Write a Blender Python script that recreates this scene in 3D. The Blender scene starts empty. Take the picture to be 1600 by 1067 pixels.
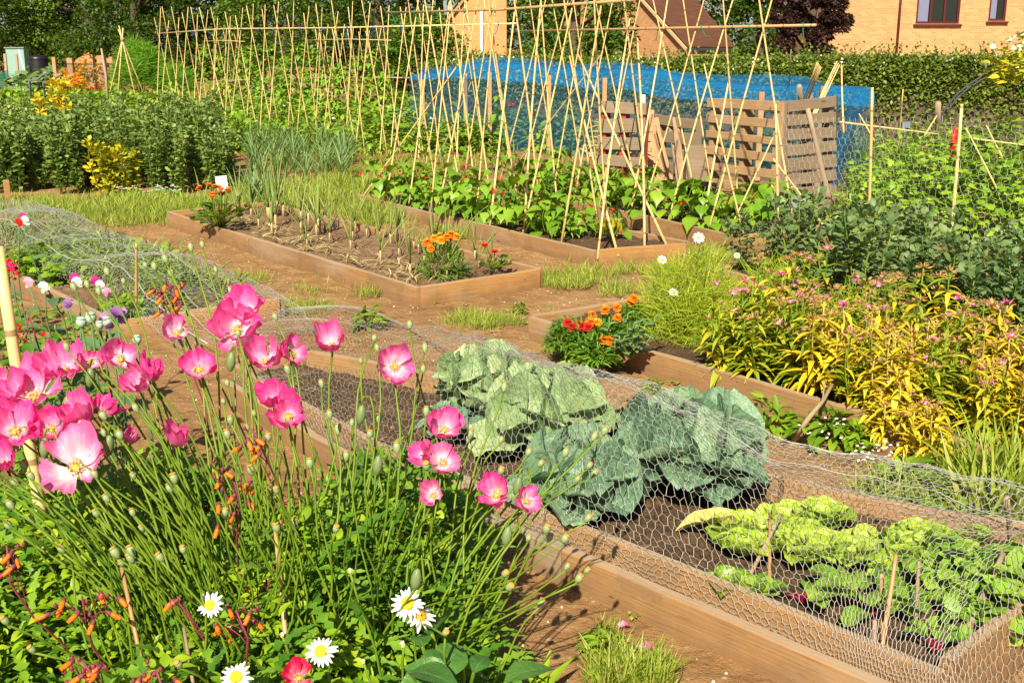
# Allotment garden on a sunny afternoon: raised beds, bamboo bean frames, netted cabbages, poppies in front
import bpy, math
import numpy as np
rng = np.random.default_rng(11)
U = rng.uniform
scene = bpy.context.scene
COL = scene.collection
# ---------------------------------------------------------------- camera geometry
F = 1778.0; CH = 1.65; PT = math.radians(14.6)
CP, SP = math.cos(PT), math.sin(PT)
def ray(px, py):
    a = (px-800)/F; b = (533.5-py)/F
    return np.array([a, CP+b*SP, -SP+b*CP])
def P(px, py, z=0.0):                       # point of the plane z seen at that place
    d = ray(px, py); return d*((z-CH)/d[2])+np.array([0, 0, CH])
def Q(px, py, D):                           # point at depth D
    return ray(px, py)*D+np.array([0, 0, CH])
def nrm(v):
    v = np.asarray(v, float); return v/np.maximum(np.linalg.norm(v, axis=-1, keepdims=True), 1e-9)
# ---------------------------------------------------------------- mesh builder
ORG = {}
class MB:
    def __init__(s): s.v = []; s.f = []; s.uv = []; s.n = 0
    def add(s, V, Fc, mi=0, uv=None, flat=False):
        V = np.asarray(V, float).reshape(-1, 3); Fc = np.asarray(Fc, np.int64)
        s.v.append(V); s.f.append((Fc+s.n, mi, flat))
        s.uv.append(np.zeros((len(V), 2)) if uv is None else np.asarray(uv, float).reshape(-1, 2)); s.n += len(V)
    def mesh(s, name, mats, origin=(0, 0, 0), smooth=True):
        V = np.concatenate(s.v)-np.asarray(origin, float); UV = np.concatenate(s.uv)
        idx = np.concatenate([f[0].ravel() for f in s.f])
        tot = np.concatenate([np.full(len(f[0]), f[0].shape[1]) for f in s.f])
        mi = np.concatenate([np.full(len(f[0]), f[1]) for f in s.f])
        me = bpy.data.meshes.new(name)
        me.vertices.add(len(V)); me.vertices.foreach_set('co', V.astype(np.float32).ravel())
        me.loops.add(len(idx)); me.loops.foreach_set('vertex_index', idx.astype(np.int32))
        me.polygons.add(len(tot))
        st = np.concatenate([[0], np.cumsum(tot)[:-1]])
        me.polygons.foreach_set('loop_start', st.astype(np.int32))
        for m in (mats if isinstance(mats, (list, tuple)) else [mats]): me.materials.append(m)
        me.polygons.foreach_set('material_index', mi.astype(np.int32))
        me.polygons.foreach_set('use_smooth', np.concatenate([np.full(len(f[0]), smooth and not f[2]) for f in s.f]))
        ul = me.uv_layers.new(name='UVMap'); ul.data.foreach_set('uv', UV[idx].astype(np.float32).ravel())
        me.update(calc_edges=True)
        return me
    def build(s, name, mats, parent=None, origin=None, smooth=True):
        if parent is not None: origin = ORG[parent.name]
        elif origin is None:
            V = np.concatenate(s.v); origin = np.array([V[:, 0].mean(), V[:, 1].mean(), V[:, 2].min()])
        o = bpy.data.objects.new(name, s.mesh(name, mats, origin, smooth)); COL.objects.link(o)
        if parent is not None: o.parent = parent
        else: o.location = origin
        ORG[o.name] = np.array(origin, float)
        return o
def tag(o, label=None, cat=None, group=None, kind=None):
    if label: o['label'] = label
    if cat: o['category'] = cat
    if group: o['group'] = group
    if kind: o['kind'] = kind
    return o
def thing(name, label, cat, loc=(0, 0, 0), group=None):
    o = bpy.data.objects.new(name, None); COL.objects.link(o); o.empty_display_size = .1
    o.location = tuple(loc); ORG[o.name] = np.array(loc, float)
    return tag(o, label, cat, group)
def kids(o): return [c for c in COL.objects if c.parent == o]
KID = {}
def dup(root, loc, rz=0.0, sc=1.0, label=None, group=None, tilt=(0, 0)):
    r = root.copy(); COL.objects.link(r); r.location = tuple(loc)
    r.rotation_euler = (tilt[0], tilt[1], rz); r.scale = (sc,)*3 if np.isscalar(sc) else tuple(sc)
    if label: r['label'] = label
    if group: r['group'] = group
    if root.name not in KID: KID[root.name] = [(c, kids(c)) for c in kids(root)]
    for c, gs in KID[root.name]:
        d = c.copy(); COL.objects.link(d); d.parent = r
        for g in gs:
            e = g.copy(); COL.objects.link(e); e.parent = d
    return r
def place(protos, spots, label=None, group=None):
    """spots: (x, y, z, rz, scale[, label]); the first use moves a prototype itself, later ones copy it"""
    used = set()
    for i, sp in enumerate(spots):
        k = i % len(protos) if len(sp) < 7 else sp[6]
        p = protos[k]; lb = sp[5] if len(sp) > 5 and sp[5] else label
        if k not in used:
            used.add(k); p.location = sp[:3]; p.rotation_euler = (0, 0, sp[3]); p.scale = (sp[4],)*3
            if lb: p['label'] = lb
            if group: p['group'] = group
        else:
            dup(p, sp[:3], sp[3], sp[4], lb, group)
    for k, p in enumerate(protos):
        if k not in used:
            for c in kids(p): bpy.data.objects.remove(c)
            bpy.data.objects.remove(p)
# ---------------------------------------------------------------- shape helpers
def frames(T):
    T = nrm(T); ref = np.where(np.abs(T[:, 2:3]) > .9, [[1., 0, 0]], [[0, 0, 1.]])
    A = nrm(np.cross(ref, T)); return A, np.cross(T, A)
def tube(m, pts, r, sides=6, cap=True, mi=0, vs=1.0):
    pts = np.asarray(pts, float); n = len(pts); r = np.broadcast_to(np.asarray(r, float), (n,))
    T = np.gradient(pts, axis=0); A = np.zeros_like(T); t0 = nrm(T)
    ref = np.array([1., 0, 0]) if abs(t0[0][0]) < .8 else np.array([0, 1., 0])
    a = ref
    for i in range(n):
        a = a-t0[i]*np.dot(a, t0[i]); a = a/max(np.linalg.norm(a), 1e-9); A[i] = a
    Bv = np.cross(t0, A); th = np.linspace(0, 2*np.pi, sides, endpoint=False)
    V = pts[:, None]+r[:, None, None]*(np.cos(th)[None, :, None]*A[:, None]+np.sin(th)[None, :, None]*Bv[:, None])
    L = np.concatenate([[0], np.cumsum(np.linalg.norm(np.diff(pts, axis=0), axis=1))])
    uv = np.stack(np.broadcast_arrays(L[:, None]*vs, th[None]/6.283), -1)
    i = np.arange(n-1)[:, None]*sides; j = np.arange(sides)[None]; k = (np.arange(sides)+1)[None] % sides
    Fc = np.stack([i+j, i+k, i+sides+k, i+sides+j], -1).reshape(-1, 4)
    m.add(V, Fc, mi, uv)
    if cap:
        m.f.append((np.array([list(range(sides))[::-1], ])+m.n-n*sides, mi, False))
        m.f.append((np.array([list(range((n-1)*sides, n*sides))])+m.n-n*sides, mi, False))
def curve(p0, p1, bend, n=8):
    t = np.linspace(0, 1, n)[:, None]; p0 = np.asarray(p0, float); p1 = np.asarray(p1, float)
    return p0*(1-t)+p1*t+np.asarray(bend, float)*(4*t*(1-t))
def lathe(m, prof, axis0, axis1, sides=10, mi=0, uvs=False):
    """prof: (r, h); h runs along axis0->axis1 (unit)"""
    prof = np.asarray(prof, float); ax = nrm(np.asarray(axis1, float)); A, B = frames(ax[None]); A = A[0]; B = B[0]
    th = np.linspace(0, 2*np.pi, sides, endpoint=False); n = len(prof)
    V = np.asarray(axis0)+prof[:, 1][:, None, None]*ax+prof[:, 0][:, None, None]*(np.cos(th)[None, :, None]*A+np.sin(th)[None, :, None]*B)
    i = np.arange(n-1)[:, None]*sides; j = np.arange(sides)[None]; k = (np.arange(sides)+1)[None] % sides
    m.add(V, np.stack([i+j, i+k, i+sides+k, i+sides+j], -1).reshape(-1, 4), mi)
def bar(m, p0, p1, w, h, up=(0, 0, 1), bev=.004, mi=0, jit=0.0, nl=6, u0=None):
    """a sawn board: section w (sideways) by h (along up), rounded edges, uv = (length, girth) in metres"""
    p0 = np.asarray(p0, float); p1 = np.asarray(p1, float); d = nrm(p1-p0); up = np.asarray(up, float)
    s = nrm(np.cross(d, up)); up = np.cross(s, d); b = min(bev, w*.4, h*.4)
    a, c = w/2, h/2
    sec = np.array([(-a+b, -c), (a-b, -c), (a, -c+b), (a, c-b), (a-b, c), (-a+b, c), (-a, c-b), (-a, -c+b)])
    L = np.linalg.norm(p1-p0); t = np.linspace(0, 1, nl)
    off = np.cumsum(U(-1, 1, (nl, 2))*jit, axis=0) if jit else np.zeros((nl, 2)); off = off-off.mean(0)
    C = p0+(p1-p0)*t[:, None]+off[:, :1]*s+off[:, 1:]*up
    V = C[:, None]+sec[None, :, :1]*s+sec[None, :, 1:]*up
    g = np.concatenate([[0], np.cumsum(np.linalg.norm(np.diff(sec, axis=0), axis=1))])
    u0 = U(0, 50) if u0 is None else u0
    uv = np.stack(np.broadcast_arrays(t[:, None]*L+u0, g[None]+u0*.37), -1)
    i = np.arange(nl-1)[:, None]*8; j = np.arange(8)[None]; k = (np.arange(8)+1)[None] % 8
    m.add(V, np.stack([i+j, i+k, i+8+k, i+8+j], -1).reshape(-1, 4), mi, uv, True)
    for r_, rev in ((0, 1), (nl-1, 0)):
        VV = V[r_]; f = list(range(8)); f = f[::-1] if rev else f
        m.add(VV, np.array([f]), mi, np.stack([np.full(8, u0), sec[:, 0]], -1), True)
def leafT(w, fold=.25, curl=.3, cross=1, tipdrop=0.0, wav=0.0):
    """leaf template along +Y, unit length, +Z up; w = half widths along the length"""
    w = np.asarray(w, float); n = len(w); v = np.linspace(0, 1, n); u = np.linspace(-1, 1, 2*cross+1)
    X = w[:, None]*u[None]; Z = fold*np.abs(X)+(-curl*v**2+curl*.3*v)[:, None]+wav*np.sin(v*17)[:, None]*np.abs(u)[None]*w[:, None]
    Y = np.broadcast_to(v[:, None], X.shape)
    V = np.stack([X, Y, Z], -1).reshape(-1, 3); c = 2*cross+1
    i = np.arange(n-1)[:, None]*c; j = np.arange(2*cross)[None]
    Fc = np.stack([i+j, i+j+1, i+c+j+1, i+c+j], -1).reshape(-1, 4)
    uv = np.stack(np.broadcast_arrays((u*.5+.5)[None], v[:, None]), -1).reshape(-1, 2)
    return V, Fc, uv
def leaves(m, tp, pos, d, up, size, mi=0, wid=1.0):
    V, Fc, uv = tp; pos = np.asarray(pos, float).reshape(-1, 3); N = len(pos)
    if N == 0: return
    d = nrm(np.broadcast_to(d, (N, 3))); s = nrm(np.cross(d, np.broadcast_to(up, (N, 3))+1e-5)); n = np.cross(s, d)
    size = np.broadcast_to(size, (N,))[:, None, None]; wid = np.broadcast_to(wid, (N,))[:, None, None]
    W = pos[:, None]+size*(V[None, :, :1]*wid*s[:, None]+V[None, :, 1:2]*d[:, None]+V[None, :, 2:]*n[:, None])
    k = len(V); m.add(W.reshape(-1, 3), (Fc[None]+np.arange(N)[:, None, None]*k).reshape(-1, Fc.shape[1]), mi, np.tile(uv, (N, 1)))
def rdir(N, zlo=-.2, zhi=1.0):
    z = U(zlo, zhi, N); a = U(0, 2*np.pi, N); r = np.sqrt(np.maximum(0, 1-z*z))
    return np.stack([r*np.cos(a), r*np.sin(a), z], -1)
def wires(m, A, B, r, mi=0):
    d = nrm(B-A); x, y = frames(d); N = len(A); V = np.zeros((N, 6, 3)); r = np.broadcast_to(r, (N,))[:, None]
    for k in range(3):
        o = r*(math.cos(k*2.0944)*x+math.sin(k*2.0944)*y); V[:, k] = A+o-d*r*.3; V[:, 3+k] = B+o+d*r*.3
    f = np.array([[0, 1, 4, 3], [1, 2, 5, 4], [2, 0, 3, 5]])
    m.add(V.reshape(-1, 3), (f[None]+np.arange(N)[:, None, None]*6).reshape(-1, 4), mi)
def hexnet(m, fn, ls, lt, cell, r, jit=.12, keep=None):
    """chicken wire: hexagons of width cell on the sheet fn(s, t), 0<=s<=ls, 0<=t<=lt (metres)"""
    h = cell*.62; A = []; B = []
    ns = int(ls/cell)+1; nt = int(lt/(h*1.5))+1
    i, j = np.meshgrid(np.arange(ns), np.arange(nt), indexing='ij')
    cx = (i+.5*(j % 2))*cell; cy = j*h*1.5
    def key(x, y):
        rs = np.random.RandomState(5).rand(997)
        q = (np.round(x/cell*2).astype(int)*131+np.round(y/h*2).astype(int)*37)
        return x+(rs[q % 997]-.5)*cell*jit, y+(rs[(q*7+3) % 997]-.5)*cell*jit
    def pt(x, y):
        x, y = key(x, y); return fn(np.clip(x, 0, ls), np.clip(y, 0, lt))
    top = (cx, cy+h); ur = (cx+cell/2, cy+h/2); lr = (cx+cell/2, cy-h/2); ul = (cx-cell/2, cy+h/2)
    for a, b, k in ((top, ur, 1), (ul, top, 1), (ur, lr, 1.5)):
        ok = ((a[0] <= ls) & (a[1] <= lt) & (b[0] <= ls) & (b[1] <= lt) & (a[0] >= 0) & (b[0] >= 0) & (a[1] >= 0) & (b[1] >= 0)).ravel()
        pa = pt(a[0].ravel()[ok], a[1].ravel()[ok]); pb = pt(b[0].ravel()[ok], b[1].ravel()[ok])
        if keep is not None:
            q = keep(pa) & keep(pb); pa = pa[q]; pb = pb[q]
        g = np.linalg.norm(pa-pb, axis=1) > 1e-5
        wires(m, pa[g], pb[g], r*(1 if k == 1 else 1.25))
def vnoise(p, s=1.0, seed=0):
    """cheap smooth pseudo noise of points, about -1..1"""
    p = np.asarray(p, float)*s; r = np.random.RandomState(seed); o = 0
    for k in range(4):
        w = r.randn(p.shape[-1]); w = w/np.linalg.norm(w)*(1+.7*k); o = o+np.sin(p@w*2.2+r.rand()*6.28)/(1+.5*k)
    return o/2.2
def polyf(pts):
    pts = np.asarray(pts, float); L = np.concatenate([[0], np.cumsum(np.linalg.norm(np.diff(pts, axis=0), axis=1))]); L = L/L[-1]
    return lambda t: np.stack([np.interp(t, L, pts[:, k]) for k in range(pts.shape[1])], -1)
# ---------------------------------------------------------------- materials
def newmat(name):
    m = bpy.data.materials.new(name); m.use_nodes = True; nt = m.node_tree; nt.nodes.clear()
    out = nt.nodes.new('ShaderNodeOutputMaterial'); return m, nt, out
def nd(nt, t, **kw):
    n = nt.nodes.new(t)
    for k, v in kw.items():
        if k.startswith('i_'): n.inputs[int(k[2:]) if k[2:].isdigit() else k[2:].replace('_', ' ')].default_value = v
        else: setattr(n, k, v)
    return n
def ramp(nt, cols, fac):
    r = nt.nodes.new('ShaderNodeValToRGB'); e = r.color_ramp.elements
    n = len(cols); cs = [c if len(c) == 4 and isinstance(c[1], (tuple, list)) else c for c in cols]
    for i, c in enumerate(cols):
        pos, c = c if isinstance(c[1], (tuple, list)) else (i/max(1, n-1), c)
        el = e[i] if i < 2 else e.new(pos)
        el.position = pos; el.color = (*c, 1)
    nt.links.new(fac, r.inputs[0]); return r.outputs[0]
def mixc(nt, fac, a, b, mode='MIX'):
    n = nt.nodes.new('ShaderNodeMix'); n.data_type = 'RGBA'; n.blend_type = mode
    for s, v in ((n.inputs[0], fac), (n.inputs[6], a), (n.inputs[7], b)):
        if hasattr(v, 'node'): nt.links.new(v, s)
        elif isinstance(v, (tuple, list)): s.default_value = (*v, 1)[:4]
        else: s.default_value = v
    return n.outputs[2]
def noise(nt, scale, coord=None, detail=4, out=0, rough=.55):
    n = nd(nt, 'ShaderNodeTexNoise'); n.inputs['Scale'].default_value = scale; n.inputs['Detail'].default_value = detail
    n.inputs['Roughness'].default_value = rough
    if coord is not None: nt.links.new(coord, n.inputs['Vector'])
    return n.outputs[out]
def math_(nt, op, a, b=0.0, c=0.0):
    n = nd(nt, 'ShaderNodeMath', operation=op)
    for i, v in enumerate((a, b, c)):
        if hasattr(v, 'node'): nt.links.new(v, n.inputs[i])
        else: n.inputs[i].default_value = v
    return n.outputs[0]
def pos(nt): return nd(nt, 'ShaderNodeNewGeometry').outputs['Position']
def objc(nt): return nd(nt, 'ShaderNodeTexCoord').outputs['Object']
def uvc(nt): return nd(nt, 'ShaderNodeTexCoord').outputs['UV']
def scaled(nt, c, v):
    n = nd(nt, 'ShaderNodeMapping'); n.inputs['Scale'].default_value = v; nt.links.new(c, n.inputs['Vector']); return n.outputs[0]
def bump(nt, h, strength, dist=.01):
    n = nd(nt, 'ShaderNodeBump'); n.inputs['Strength'].default_value = strength; n.inputs['Distance'].default_value = dist
    nt.links.new(h, n.inputs['Height']); return n.outputs[0]
def finish(nt, out, col, rough=.6, trans=0.0, normal=None, tcol=None, spec=.4, metal=0.0, coat=0.0):
    b = nd(nt, 'ShaderNodeBsdfPrincipled')
    if hasattr(col, 'node'): nt.links.new(col, b.inputs['Base Color'])
    else: b.inputs['Base Color'].default_value = (*col, 1)
    if hasattr(rough, 'node'): nt.links.new(rough, b.inputs['Roughness'])
    else: b.inputs['Roughness'].default_value = rough
    b.inputs['Specular IOR Level'].default_value = spec; b.inputs['Metallic'].default_value = metal
    b.inputs['Coat Weight'].default_value = coat
    if normal is not None: nt.links.new(normal, b.inputs['Normal'])
    if trans > 0:
        t = nd(nt, 'ShaderNodeBsdfTranslucent'); tc = tcol if tcol is not None else col
        if hasattr(tc, 'node'): nt.links.new(tc, t.inputs[0])
        else: t.inputs[0].default_value = (*tc, 1)
        mx = nd(nt, 'ShaderNodeMixShader'); mx.inputs[0].default_value = trans
        nt.links.new(b.outputs[0], mx.inputs[1]); nt.links.new(t.outputs[0], mx.inputs[2]); nt.links.new(mx.outputs[0], out.inputs[0])
    else: nt.links.new(b.outputs[0], out.inputs[0])
def leafmat(name, cols, trans=.35, rough=.45, vein=None, spec=.35, nscale=30, bmp=0.0, obj_var=.25):
    m, nt, out = newmat(name)
    g = nd(nt, 'ShaderNodeNewGeometry'); f = g.outputs['Random Per Island']
    oi = nd(nt, 'ShaderNodeObjectInfo').outputs['Random']
    n = noise(nt, nscale, objc(nt), 3)
    x = math_(nt, 'ADD', math_(nt, 'MULTIPLY', f, .75-obj_var*.5), math_(nt, 'ADD', math_(nt, 'MULTIPLY', oi, obj_var), math_(nt, 'MULTIPLY_ADD', n, .6, -.2)))
    c = ramp(nt, cols, x)
    if vein:
        uv = uvc(nt); sx = nd(nt, 'ShaderNodeSeparateXYZ'); nt.links.new(uv, sx.inputs[0])
        au = math_(nt, 'ABSOLUTE', math_(nt, 'MULTIPLY_ADD', sx.outputs[0], 2, -1)); v = sx.outputs[1]
        mid = math_(nt, 'SUBTRACT', 1, math_(nt, 'SMOOTH_MIN', 1, math_(nt, 'DIVIDE', au, math_(nt, 'MULTIPLY_ADD', v, -.05, .075)), .3))
        mid = math_(nt, 'MAXIMUM', mid, 0)
        fr = math_(nt, 'PINGPONG', math_(nt, 'MULTIPLY_ADD', v, vein[1], math_(nt, 'MULTIPLY', au, -vein[1]*.45)), .5)
        sd = math_(nt, 'MAXIMUM', math_(nt, 'SUBTRACT', 1, math_(nt, 'DIVIDE', fr, .09)), 0)
        sd = math_(nt, 'MULTIPLY', sd, math_(nt, 'SUBTRACT', 1, au))
        c = mixc(nt, math_(nt, 'MINIMUM', math_(nt, 'ADD', mid, math_(nt, 'MULTIPLY', sd, vein[2])), 1), c, vein[0])
    nn = bump(nt, noise(nt, nscale*1.6, objc(nt), 3), bmp, .01) if bmp else None
    trans = trans*.62
    tc = mixc(nt, .55, c, (.4, .5, .015), 'MIX')
    finish(nt, out, c, rough, trans, nn, tc, spec)
    return m
def woodmat(name, cols, dirt=.35, rough=.75, grain=26, lum=1.0, gray=None):
    m, nt, out = newmat(name); uv = uvc(nt)
    g1 = noise(nt, 1.0, scaled(nt, uv, (1.6, grain, 1)), 6, rough=.65)
    g2 = noise(nt, 1.0, scaled(nt, uv, (.7, 7, 1)), 4)
    w = nd(nt, 'ShaderNodeTexWave'); w.wave_type = 'BANDS'; w.bands_direction = 'Y'
    w.inputs['Scale'].default_value = 9; w.inputs['Distortion'].default_value = 9; w.inputs['Detail'].default_value = 3; w.inputs['Detail Scale'].default_value = .6
    nt.links.new(scaled(nt, uv, (.35, 2.2, 1)), w.inputs['Vector'])
    x = math_(nt, 'ADD', math_(nt, 'MULTIPLY', g1, .5), math_(nt, 'ADD', math_(nt, 'MULTIPLY', g2, .35), math_(nt, 'MULTIPLY', w.outputs['Fac'], .1)))
    c = ramp(nt, cols, x)
    st = noise(nt, 2.3, pos(nt), 5)
    c = mixc(nt, math_(nt, 'MULTIPLY', math_(nt, 'GREATER_THAN', st, .56), dirt*.5), c, (.16, .10, .055))
    st2 = noise(nt, 7, pos(nt), 6)
    c = mixc(nt, math_(nt, 'MULTIPLY', st2, dirt), c, (.20, .13, .075))
    pz = nd(nt, 'ShaderNodeSeparateXYZ'); nt.links.new(pos(nt), pz.inputs[0])
    mud = nd(nt, 'ShaderNodeMapRange'); mud.inputs[1].default_value = .085; mud.inputs[2].default_value = .0; nt.links.new(math_(nt, 'ADD', pz.outputs[2], math_(nt, 'MULTIPLY_ADD', noise(nt, 9, pos(nt), 5), .16, -.08)), mud.inputs[0])
    c = mixc(nt, math_(nt, 'MULTIPLY', mud.outputs[0], .7 if gray else 0), c, (.2, .115, .055))
    wg = noise(nt, 1.0, scaled(nt, uv, (1.1, 3.0, 1)), 5, rough=.65); c = mixc(nt, math_(nt, 'MULTIPLY', math_(nt, 'MINIMUM', math_(nt, 'MAXIMUM', math_(nt, 'MULTIPLY_ADD', wg, 6, -3.1), 0), 1), .5), c, (.34, .27, .2))
    kn = nd(nt, 'ShaderNodeTexVoronoi'); kn.inputs['Scale'].default_value = 1.0; nt.links.new(scaled(nt, uv, (2.2, 6.5, 1)), kn.inputs['Vector'])
    c = mixc(nt, math_(nt, 'MULTIPLY', math_(nt, 'LESS_THAN', kn.outputs['Distance'], .085), .7), c, (.11, .05, .02))
    if gray:
        ge = nd(nt, 'ShaderNodeNewGeometry'); sp = nd(nt, 'ShaderNodeSeparateXYZ'); nt.links.new(ge.outputs['True Normal'], sp.inputs[0])
        c = mixc(nt, math_(nt, 'MULTIPLY', math_(nt, 'GREATER_THAN', sp.outputs[2], .75), .75), c, gray)
    g3 = noise(nt, 1.0, scaled(nt, uv, (5, grain*4, 1)), 4, rough=.7)
    c = mixc(nt, math_(nt, 'MULTIPLY', math_(nt, 'LESS_THAN', g3, .4), .45), c, tuple(x*.45 for x in cols[1]))
    finish(nt, out, c, rough, normal=bump(nt, math_(nt, 'ADD', g1, math_(nt, 'MULTIPLY', g3, .5)), .6, .006), spec=.25)
    return m
def plain(name, c, rough=.6, var=.25, scale=40, trans=0.0, metal=0.0, spec=.4, bmp=.0, c2=None):
    m, nt, out = newmat(name); n = noise(nt, scale, objc(nt), 4); c = tuple(c)
    d = tuple(x*(1-var) for x in c) if c2 is None else c2; e = tuple(min(1, x*(1+var*.6)) for x in c)
    f = nd(nt, 'ShaderNodeNewGeometry').outputs['Random Per Island']
    col = ramp(nt, [d, c, e], math_(nt, 'ADD', math_(nt, 'MULTIPLY', n, .7), math_(nt, 'MULTIPLY', f, .3)))
    finish(nt, out, col, rough, trans, bump(nt, n, bmp, .01) if bmp else None, spec=spec, metal=metal)
    return m
M = {}
# soil
def soilmat(name, c0, c1, c2, sc=9, green=0.0):
    m, nt, out = newmat(name); p = pos(nt)
    a = noise(nt, sc, p, 8, rough=.7); b = noise(nt, 1.1, p, 4)
    c = ramp(nt, [(.25, c0), (.52, c1), (.8, c2)], math_(nt, 'ADD', math_(nt, 'MULTIPLY', a, .6), math_(nt, 'MULTIPLY', b, .45)))
    vo = nd(nt, 'ShaderNodeTexVoronoi'); vo.inputs['Scale'].default_value = 26; nt.links.new(p, vo.inputs['Vector'])
    pick = math_(nt, 'MULTIPLY', math_(nt, 'LESS_THAN', vo.outputs['Distance'], .2), math_(nt, 'GREATER_THAN', noise(nt, 14, p, 1), .57))
    pc = ramp(nt, [(.62, .45, .27), (.45, .33, .2), (.72, .55, .35)], vo.outputs['Color'])
    c = mixc(nt, math_(nt, 'MULTIPLY', pick, .75), c, pc)
    if green:
        xs = nd(nt, 'ShaderNodeSeparateXYZ'); nt.links.new(p, xs.inputs[0])
        far = nd(nt, 'ShaderNodeMapRange'); far.inputs[1].default_value = 11; far.inputs[2].default_value = 17; nt.links.new(xs.outputs[1], far.inputs[0])
        g = noise(nt, .7, p, 5, rough=.65)
        gg = math_(nt, 'ADD', math_(nt, 'MULTIPLY', far.outputs[0], .42), math_(nt, 'MULTIPLY_ADD', g, 2.4, -1.38)); cl = nd(nt, 'ShaderNodeClamp'); nt.links.new(gg, cl.inputs[0])
        gc = ramp(nt, [(.045, .08, .015), (.11, .14, .025), (.2, .2, .05)], noise(nt, 18, p, 5))
        c = mixc(nt, math_(nt, 'MULTIPLY', cl.outputs[0], .75), c, gc)
    finish(nt, out, c, .92, normal=bump(nt, a, 1.0, .05), spec=.15)
    return m
M['ground'] = soilmat('ground_soil', (.11, .056, .022), (.335, .186, .078), (.52, .335, .165), 7, 1.0)
M['soil'] = soilmat('bed_soil', (.05, .029, .016), (.125, .075, .041), (.24, .15, .085), 13)
M['soil_dry'] = soilmat('dry_bed_soil', (.1, .056, .028), (.235, .142, .076), (.38, .26, .155), 13)
M['board'] = woodmat('bed_board_wood', [(.1, .045, .015), (.29, .155, .06), (.43, .245, .1), (.54, .34, .16)], .6, gray=(.4, .3, .2))
M['board_old'] = woodmat('old_plank_wood', [(.2, .13, .07), (.32, .21, .115), (.42, .29, .17), (.46, .33, .2)], .5, gray=(.3, .27, .25))
M['board_fresh'] = woodmat('orange_board_wood', [(.24, .11, .035), (.4, .2, .065), (.5, .27, .09), (.54, .31, .12)], .25, gray=(.36, .27, .18))
M['pallet'] = woodmat('pallet_wood', [(.2, .105, .045), (.37, .215, .1), (.5, .32, .165), (.6, .42, .24)], .35)
M['pallet_grey'] = woodmat('grey_pallet_wood', [(.11, .075, .045), (.21, .15, .1), (.29, .22, .15), (.34, .27, .2)], .3)
M['redpaint'] = plain('red_painted_wood', (.34, .05, .04), .7, .45, 18, c2=(.22, .1, .07))
M['bamboo'] = None
def bamboomat(name, cols, node):
    m, nt, out = newmat(name); uv = uvc(nt); sx = nd(nt, 'ShaderNodeSeparateXYZ'); nt.links.new(uv, sx.inputs[0])
    oi = nd(nt, 'ShaderNodeObjectInfo').outputs['Random']
    fr = math_(nt, 'PINGPONG', math_(nt, 'ADD', sx.outputs[0], oi), .16)
    nodeb = math_(nt, 'LESS_THAN', fr, .008)
    n = noise(nt, 1, scaled(nt, uv, (3, 6, 1)), 4); x = math_(nt, 'ADD', math_(nt, 'MULTIPLY', n, .6), math_(nt, 'MULTIPLY', oi, .45))
    c = ramp(nt, cols, x); c = mixc(nt, math_(nt, 'MULTIPLY', nodeb, .8), c, node)
    finish(nt, out, c, .42, spec=.4); return m
M['bamboo'] = bamboomat('bamboo_cane', [(.40, .24, .085), (.66, .47, .19), (.74, .57, .26)], (.2, .12, .05))
M['bamboo_br'] = bamboomat('brown_bamboo', [(.3, .15, .06), (.42, .23, .1), (.52, .33, .16)], (.14, .07, .03))
M['stick'] = woodmat('weathered_stick', [(.2, .13, .08), (.36, .25, .16), (.46, .35, .24), (.5, .4, .3)], .2)
M['wire'] = plain('galvanised_wire', (.47, .46, .43), .5, .3, 90, metal=.25)
M['wire_far'] = plain('fence_wire', (.5, .5, .46), .5, .25, 30, metal=.2)
M['twine_blue'] = plain('blue_twine', (.01, .08, .45), .6); M['twine_green'] = plain('green_twine', (.0, .2, .1), .6)
M['stem'] = leafmat('green_stem', [(.045,.11,.005),(.11,.2,.009),(.24,.31,.024)], .15, .5)
M['stem_dry'] = leafmat('straw_stem', [(.35, .25, .07), (.5, .36, .1), (.55, .42, .16)], .15, .6)
# leaves
M['l_poppy'] = leafmat('poppy_leaf', [(.035,.11,.01),(.085,.21,.014),(.18,.33,.026),(.31,.42,.05)], .4)
M['l_vine'] = leafmat('yellow_green_leaf', [(.12,.24,.008),(.25,.4,.012),(.45,.5,.028)], .4)
M['l_bean'] = leafmat('climbing_bean_leaf', [(.07,.19,.01),(.15,.31,.015),(.28,.43,.03)], .4, .4, vein=((.24, .33, .08), 6, .3))
M['l_potato'] = leafmat('potato_leaf', [(.07,.15,.01),(.16,.29,.014),(.3,.42,.03)], .35, .5)
M['l_broad'] = leafmat('broad_bean_leaf', [(.05,.1,.032),(.11,.18,.058),(.22,.3,.105)], .25, .5)
M['l_broad_l'] = leafmat('left_broad_bean_leaf', [(.055,.105,.02),(.13,.215,.045),(.22,.31,.075),(.36,.43,.09)], .3, .5)
M['l_yellow'] = leafmat('yellowing_leaf', [(.55,.38,.02),(.72,.52,.02),(.75,.62,.06)], .4, .5)
M['l_yelgreen'] = leafmat('fading_leaf', [(.26,.3,.015),(.5,.46,.02),(.68,.5,.03)], .4, .5)
M['l_leek'] = leafmat('leek_leaf', [(.07,.14,.04),(.14,.24,.07),(.25,.35,.12)], .25, .4)
M['l_onion'] = leafmat('onion_leaf', [(.1,.18,.035),(.2,.29,.06),(.36,.4,.12)], .25, .4)
M['l_straw'] = leafmat('withered_leaf', [(.4, .3, .14), (.55, .42, .2), (.66, .55, .3)], .3, .7)
M['grass'] = leafmat('grass_blade', [(.085,.17,.01),(.18,.28,.02),(.3,.37,.04),(.46,.4,.13)], .35, .5)
M['l_cabbage'] = leafmat('cabbage_leaf', [(.17,.27,.11),(.26,.38,.16),(.4,.49,.24)], .2, .42, vein=((.46, .55, .3), 9, .5), nscale=26, bmp=1.0, obj_var=.1)
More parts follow.
